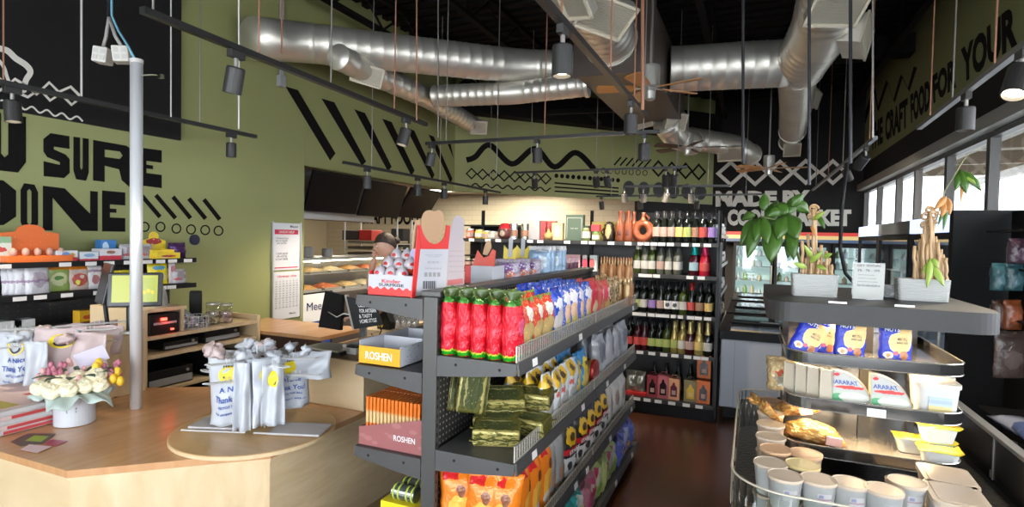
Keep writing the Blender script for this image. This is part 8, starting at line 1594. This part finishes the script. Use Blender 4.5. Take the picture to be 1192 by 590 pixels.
for k, px in enumerate((463, 470, 477, 483)):
    p = P(px, 375, Y=3.6); t = thing('drinking_glass', 'clear drinking glass in a row on the birch box, %s from left' % ORD[k], 'glass', (p.x, 3.6, zt2), group='glasses on the birch box')
    part('glass_wall', MB().lathe([(.001, 0), (.028, 0), (.034, .10), (.032, .10), (.026, .006), (.001, .006)], (p.x, 3.6, zt2+.0005), 18), clear('tumbler', (.88, .90, .92), .2, .05, .12), t, smooth=True)
# ------------------------------------------------------------------ person
skin = mat('skin', (.56, .33, .24), .5); hairm = mat('hair_dark', (.035, .018, .010), .55, bump=.5, bscale=120); shirt = pack('shirt_print', (.42, .50, .55), (), .7, .05, speck=(14, .28, (.20, .26, .30)), bump=.3)
pp = P(452, 287, Y=4.6); PX, PY_ = pp.x, 4.6
per = thing('person', 'person with dark pulled back hair in a pale patterned top, one hand at the cheek', 'person', (PX, PY_, 0))
def skinned(name, verts, edges, rad, m, root=0, sub=2):
    me = bpy.data.meshes.new(name); inv_ = WM[per.name].inverted(); me.from_pydata([tuple(inv_ @ Vector(v)) for v in verts], edges, []); me.materials.append(m); o = bpy.data.objects.new(name, me); COL.objects.link(o); o.parent = per; KIDS.setdefault(per.name, []).append(o); WM[o.name] = WM[per.name]
    md = o.modifiers.new('skin', 'SKIN'); md.use_smooth_shade = True
    for i, r in enumerate(rad): me.skin_vertices[0].data[i].radius = (r, r) if not isinstance(r, tuple) else r
    me.skin_vertices[0].data[root].use_root = True; sb = o.modifiers.new('sub', 'SUBSURF'); sb.levels = sub; sb.render_levels = sub; return o
hz = P(452, 286, Y=PY_).z            # head centre
# local figure frame: faces towards the camera's left; f = facing direction
fd = Vector((-.72, -.69, 0)).normalized(); sdv = Vector((fd.y, -fd.x, 0)); O = Vector((PX, PY_, 0))   # sdv = figure's right... (towards the left of view)
W = lambda f_, s_, z_: O+fd*f_+sdv*s_+Vector((0, 0, z_))
sh = hz-.235
bodyv = [W(-.03, 0, .98), W(-.02, 0, 1.12), W(-.01, 0, 1.28), W(0, 0, sh-.03), W(.0, 0, sh+.07), W(.02, 0, hz-.10)]
v = list(bodyv); e = [(0, 1), (1, 2), (2, 3), (3, 4), (4, 5)]; r = [(.155, .11), (.135, .10), (.15, .105), (.13, .09), .055, .05]
def addl(pts, rad, at_):
    prev = at_
    for p_, q_ in zip(pts, rad): v.append(p_); r.append(q_); e.append((prev, len(v)-1)); prev = len(v)-1
    return prev
# right arm (left of view) raised to the cheek; left arm lowered
wr_ = W(.12, .075, hz-.115)
addl([W(.0, .17, sh-.02), W(.10, .24, sh-.24), W(.16, .17, sh-.14), wr_], [.058, .046, .038, .027], 3)
addl([W(.0, -.17, sh-.02), W(.02, -.23, sh-.28), W(.16, -.20, sh-.42), W(.30, -.14, sh-.44)], [.058, .045, .036, .026], 3)
for s_ in (1, -1): addl([W(-.02, s_*.09, .90), W(.0, s_*.10, .50), W(-.01, s_*.10, .09), W(.12, s_*.10, .04)], [.085, .058, .040, .035], 0)
skinned('body', v, e, r, skin)
# shirt: torso and sleeves a little outside the body
v = [W(-.03, 0, .94), W(-.02, 0, 1.12), W(-.01, 0, 1.28), W(0, 0, sh-.03), W(.0, 0, sh+.035)]; e = [(0, 1), (1, 2), (2, 3), (3, 4)]; r = [(.175, .13), (.155, .12), (.17, .125), (.15, .11), .070]
addl([W(.0, .17, sh-.02), W(.10, .24, sh-.24), W(.155, .18, sh-.155)], [.072, .060, .050], 3); addl([W(.0, -.17, sh-.02), W(.02, -.23, sh-.28), W(.08, -.22, sh-.35)], [.072, .058, .052], 3); skinned('shirt', v, e, r, shirt)
v = [W(-.02, 0, .99), W(-.02, 0, .90)]; e = [(0, 1)]; r = [(.165, .12), (.165, .125)]
for s_ in (1, -1): addl([W(-.02, s_*.09, .86), W(.0, s_*.10, .50), W(-.01, s_*.10, .12)], [.10, .075, .062], 1)
skinned('trousers', v, e, r, mat('trousers_dark', (.02, .02, .03), .7))
# head with face
def headfn(u, v):
    a = 2*PI*u; ph = PI*v; x = math.sin(ph)*math.cos(a); y = math.sin(ph)*math.sin(a); z_ = math.cos(ph)   # x forward
    rx, ry, rz = .098, .076, .118; jaw = max(0, -z_); rx *= 1-.20*jaw; ry *= 1-.38*jaw**1.3
    p = Vector((x*rx, y*ry, z_*rz))
    if x > 0:
        p.x += .010*math.exp(-((z_+.62)/.16)**2-(y/.35)**2)                 # chin
        p.x += .026*math.exp(-((z_+.12)/.13)**2-(y/.14)**2)+.010*math.exp(-((z_-.08)/.15)**2-(y/.10)**2)   # nose
        p.x -= .009*math.exp(-((z_-.10)/.09)**2-((abs(y)-.38)/.16)**2)      # eye sockets
        p.x += .006*math.exp(-((z_+.40)/.05)**2-(y/.25)**2)+.005*math.exp(-((z_-.28)/.09)**2-(y/.6)**2)
    return p
HM = Matrix((fd, -sdv, Vector((0, 0, 1)))).transposed().to_4x4(); HM.translation = W(.03, 0, hz); HM = HM @ R(.18, 'Y')
part('head', MB().grid(headfn, 40, 28, True).xf(HM), skin, per, smooth=True)
for s_ in (1, -1):
    part('ear', MB().ball((-.008, s_*.077, -.005), (.016, .008, .028), 12, 8).xf(HM), skin, per, smooth=True)
    part('eye', MB().ball((.083, s_*.031, .010), (.011, .012, .009), 12, 8).xf(HM), mat('eye_white', (.7, .68, .66), .3), per, smooth=True); part('iris', MB().ball((.0925, s_*.031, .009), (.003, .0055, .0055), 10, 6).xf(HM), mat('iris_brown', (.05, .025, .015), .3), per, smooth=True)
    part('eyebrow', MB().tube([(.090, s_*.015, .030), (.091, s_*.032, .034), (.083, s_*.048, .030)], .0028, 6).xf(HM), hairm, per, smooth=True)
part('lips', MB().tube([(.088, -.022, -.051), (.096, -.008, -.048), (.096, .008, -.048), (.088, .022, -.051)], [.002, .005, .005, .002], 8).xf(HM), mat('lips', (.42, .15, .13), .4), per, smooth=True)
def hairfn(u, v):
    a = 2*PI*u; lim = .62+.0*u; fr = max(0, math.cos(a)); ph = PI*v*(.54-.13*math.cos(a)-.10*math.sin(a)**2); x = math.sin(ph)*math.cos(a); y = math.sin(ph)*math.sin(a); z_ = math.cos(ph)
    return Vector((x*.106-.004, y*.085, z_*.128+.004))+Vector((1, 1, 1))*.0015*math.sin(a*22)
part('hair', MB().grid(hairfn, 44, 16, True).xf(HM), hairm, per, smooth=True, solid=.006); part('hair_bun', MB().ball((-.115, 0, .03), (.038, .036, .036), 16, 10).xf(HM), hairm, per, smooth=True)
# raised hand: palm with five separate bent fingers resting on the cheek
ck = HM @ Vector((.085, -.055, -.02)) if (HM @ Vector((.0, -.055, 0))-W(0, .05, hz)).length < (HM @ Vector((.0, .055, 0))-W(0, .05, hz)).length else HM @ Vector((.085, .055, -.02))
pd = (ck-wr_).normalized(); sp_ = pd.cross(Vector((0, 0, 1))).normalized(); up_ = sp_.cross(pd)
v = [wr_, wr_+pd*.035, wr_+pd*.06]; e = [(0, 1), (1, 2)]; r = [.024, (.032, .018), (.034, .015)]
for k, (o_, L) in enumerate(((-.030, .050), (-.010, .062), (.010, .066), (.028, .058))):
    b0 = wr_+pd*.075+up_*o_; pts = [b0, b0+pd*L*.45+sp_*.004, b0+pd*L*.72+sp_*.013, b0+pd*L*.92+sp_*.024]; addl(pts, [.0092, .0088, .0080, .0068], 2)
tb_ = wr_+pd*.025+up_*.030; addl([tb_, tb_+pd*.026+up_*.018, tb_+pd*.052+up_*.022], [.012, .0105, .0085], 1)
skinned('hand', v, e, r, skin)
wl2 = W(.30, -.14, sh-.44); v = [wl2, wl2+fd*.035, wl2+fd*.06]; e = [(0, 1), (1, 2)]; r = [.024, (.032, .018), (.034, .015)]
for k, (o_, L) in enumerate(((-.030, .050), (-.010, .062), (.010, .066), (.028, .058))):
    b0 = wl2+fd*.075+sdv*o_; addl([b0, b0+fd*L*.4-Vector((0, 0, .006)), b0+fd*L*.7-Vector((0, 0, .020)), b0+fd*L*.8-Vector((0, 0, .036))], [.0092, .0088, .0080, .0068], 2)
tb_ = wl2+fd*.025+sdv*.030; addl([tb_, tb_+fd*.03+sdv*.012, tb_+fd*.05+sdv*.010-Vector((0, 0, .015))], [.012, .0105, .0085], 1); skinned('hand', v, e, r, skin)
for s_ in (1, -1): part('shoe', MB().grid(lambda u, w: W(.045+.13*math.cos(2*PI*u)*math.sin(PI*w), s_*.10+.045*math.sin(2*PI*u)*math.sin(PI*w), max(.001, .045+.05*math.cos(PI*w))), 16, 8, True), black, per, smooth=True)
# work table in front of the person
t = thing('work_table', 'dark low work table inside the checkout area behind the screens', 'table', (-3.0, 4.2, 0)); part('table_top', MB().box(-3.0, 4.05, .86, -2.3, 4.35, .90), mat('desk_dark', (.05, .025, .015), .4), t)
for x in (-2.97, -2.38): part('leg', MB().box(x, 4.05, 0, x+.04, 4.09, .859), black, t); part('leg', MB().box(x, 4.17, 0, x+.04, 4.21, .859), black, t)
# ------------------------------------------------------------------ light
w = bpy.data.worlds.new('sky'); sc.world = w; w.use_nodes = True
bg = w.node_tree.nodes['Background']; bg.inputs[0].default_value = (.80, .90, 1, 1); bg.inputs[1].default_value = 4.5
def area(name, loc, rot, sx, sy, e, col=(1, 1, 1), portal=False, spread=None):
    l = bpy.data.lights.new(name, 'AREA'); l.shape = 'RECTANGLE'; l.size = sx; l.size_y = sy; l.energy = e; l.color = col
    if portal: l.cycles.is_portal = True
    if spread: l.spread = spread
    o = bpy.data.objects.new(name, l); COL.objects.link(o); o.location = loc; o.rotation_euler = rot; return o
area('storefront_daylight', (-1.4, FY+.02, 1.7), (PI/2, 0, 0), 6.2, 2.4, 150, (.93, .96, 1))
area('window_daylight', (RXW+.5, 1.0, 2.1), (0, PI/2, 0), 1.6, 7.5, 170, (.93, .96, 1))
area('window_portal', (RXW-.02, 8.6, 1.93), (0, PI/2, 0), 1.5, 8.0, 1, portal=True)
sc.view_settings.view_transform = 'Standard'; sc.view_settings.look = 'None'; sc.view_settings.gamma = 1; sc.view_settings.use_curve_mapping = False
sc.view_settings.exposure = EXPO
sc.cycles.use_denoising = True; sc.cycles.max_bounces = 7; sc.cycles.diffuse_bounces = 3; sc.cycles.glossy_bounces = 3; sc.cycles.transparent_max_bounces = 12; sc.cycles.transmission_bounces = 4
sc.cycles.sample_clamp_indirect = 6; sc.cycles.caustics_reflective = False; sc.cycles.caustics_refractive = False
sc.cycles.use_light_tree = True
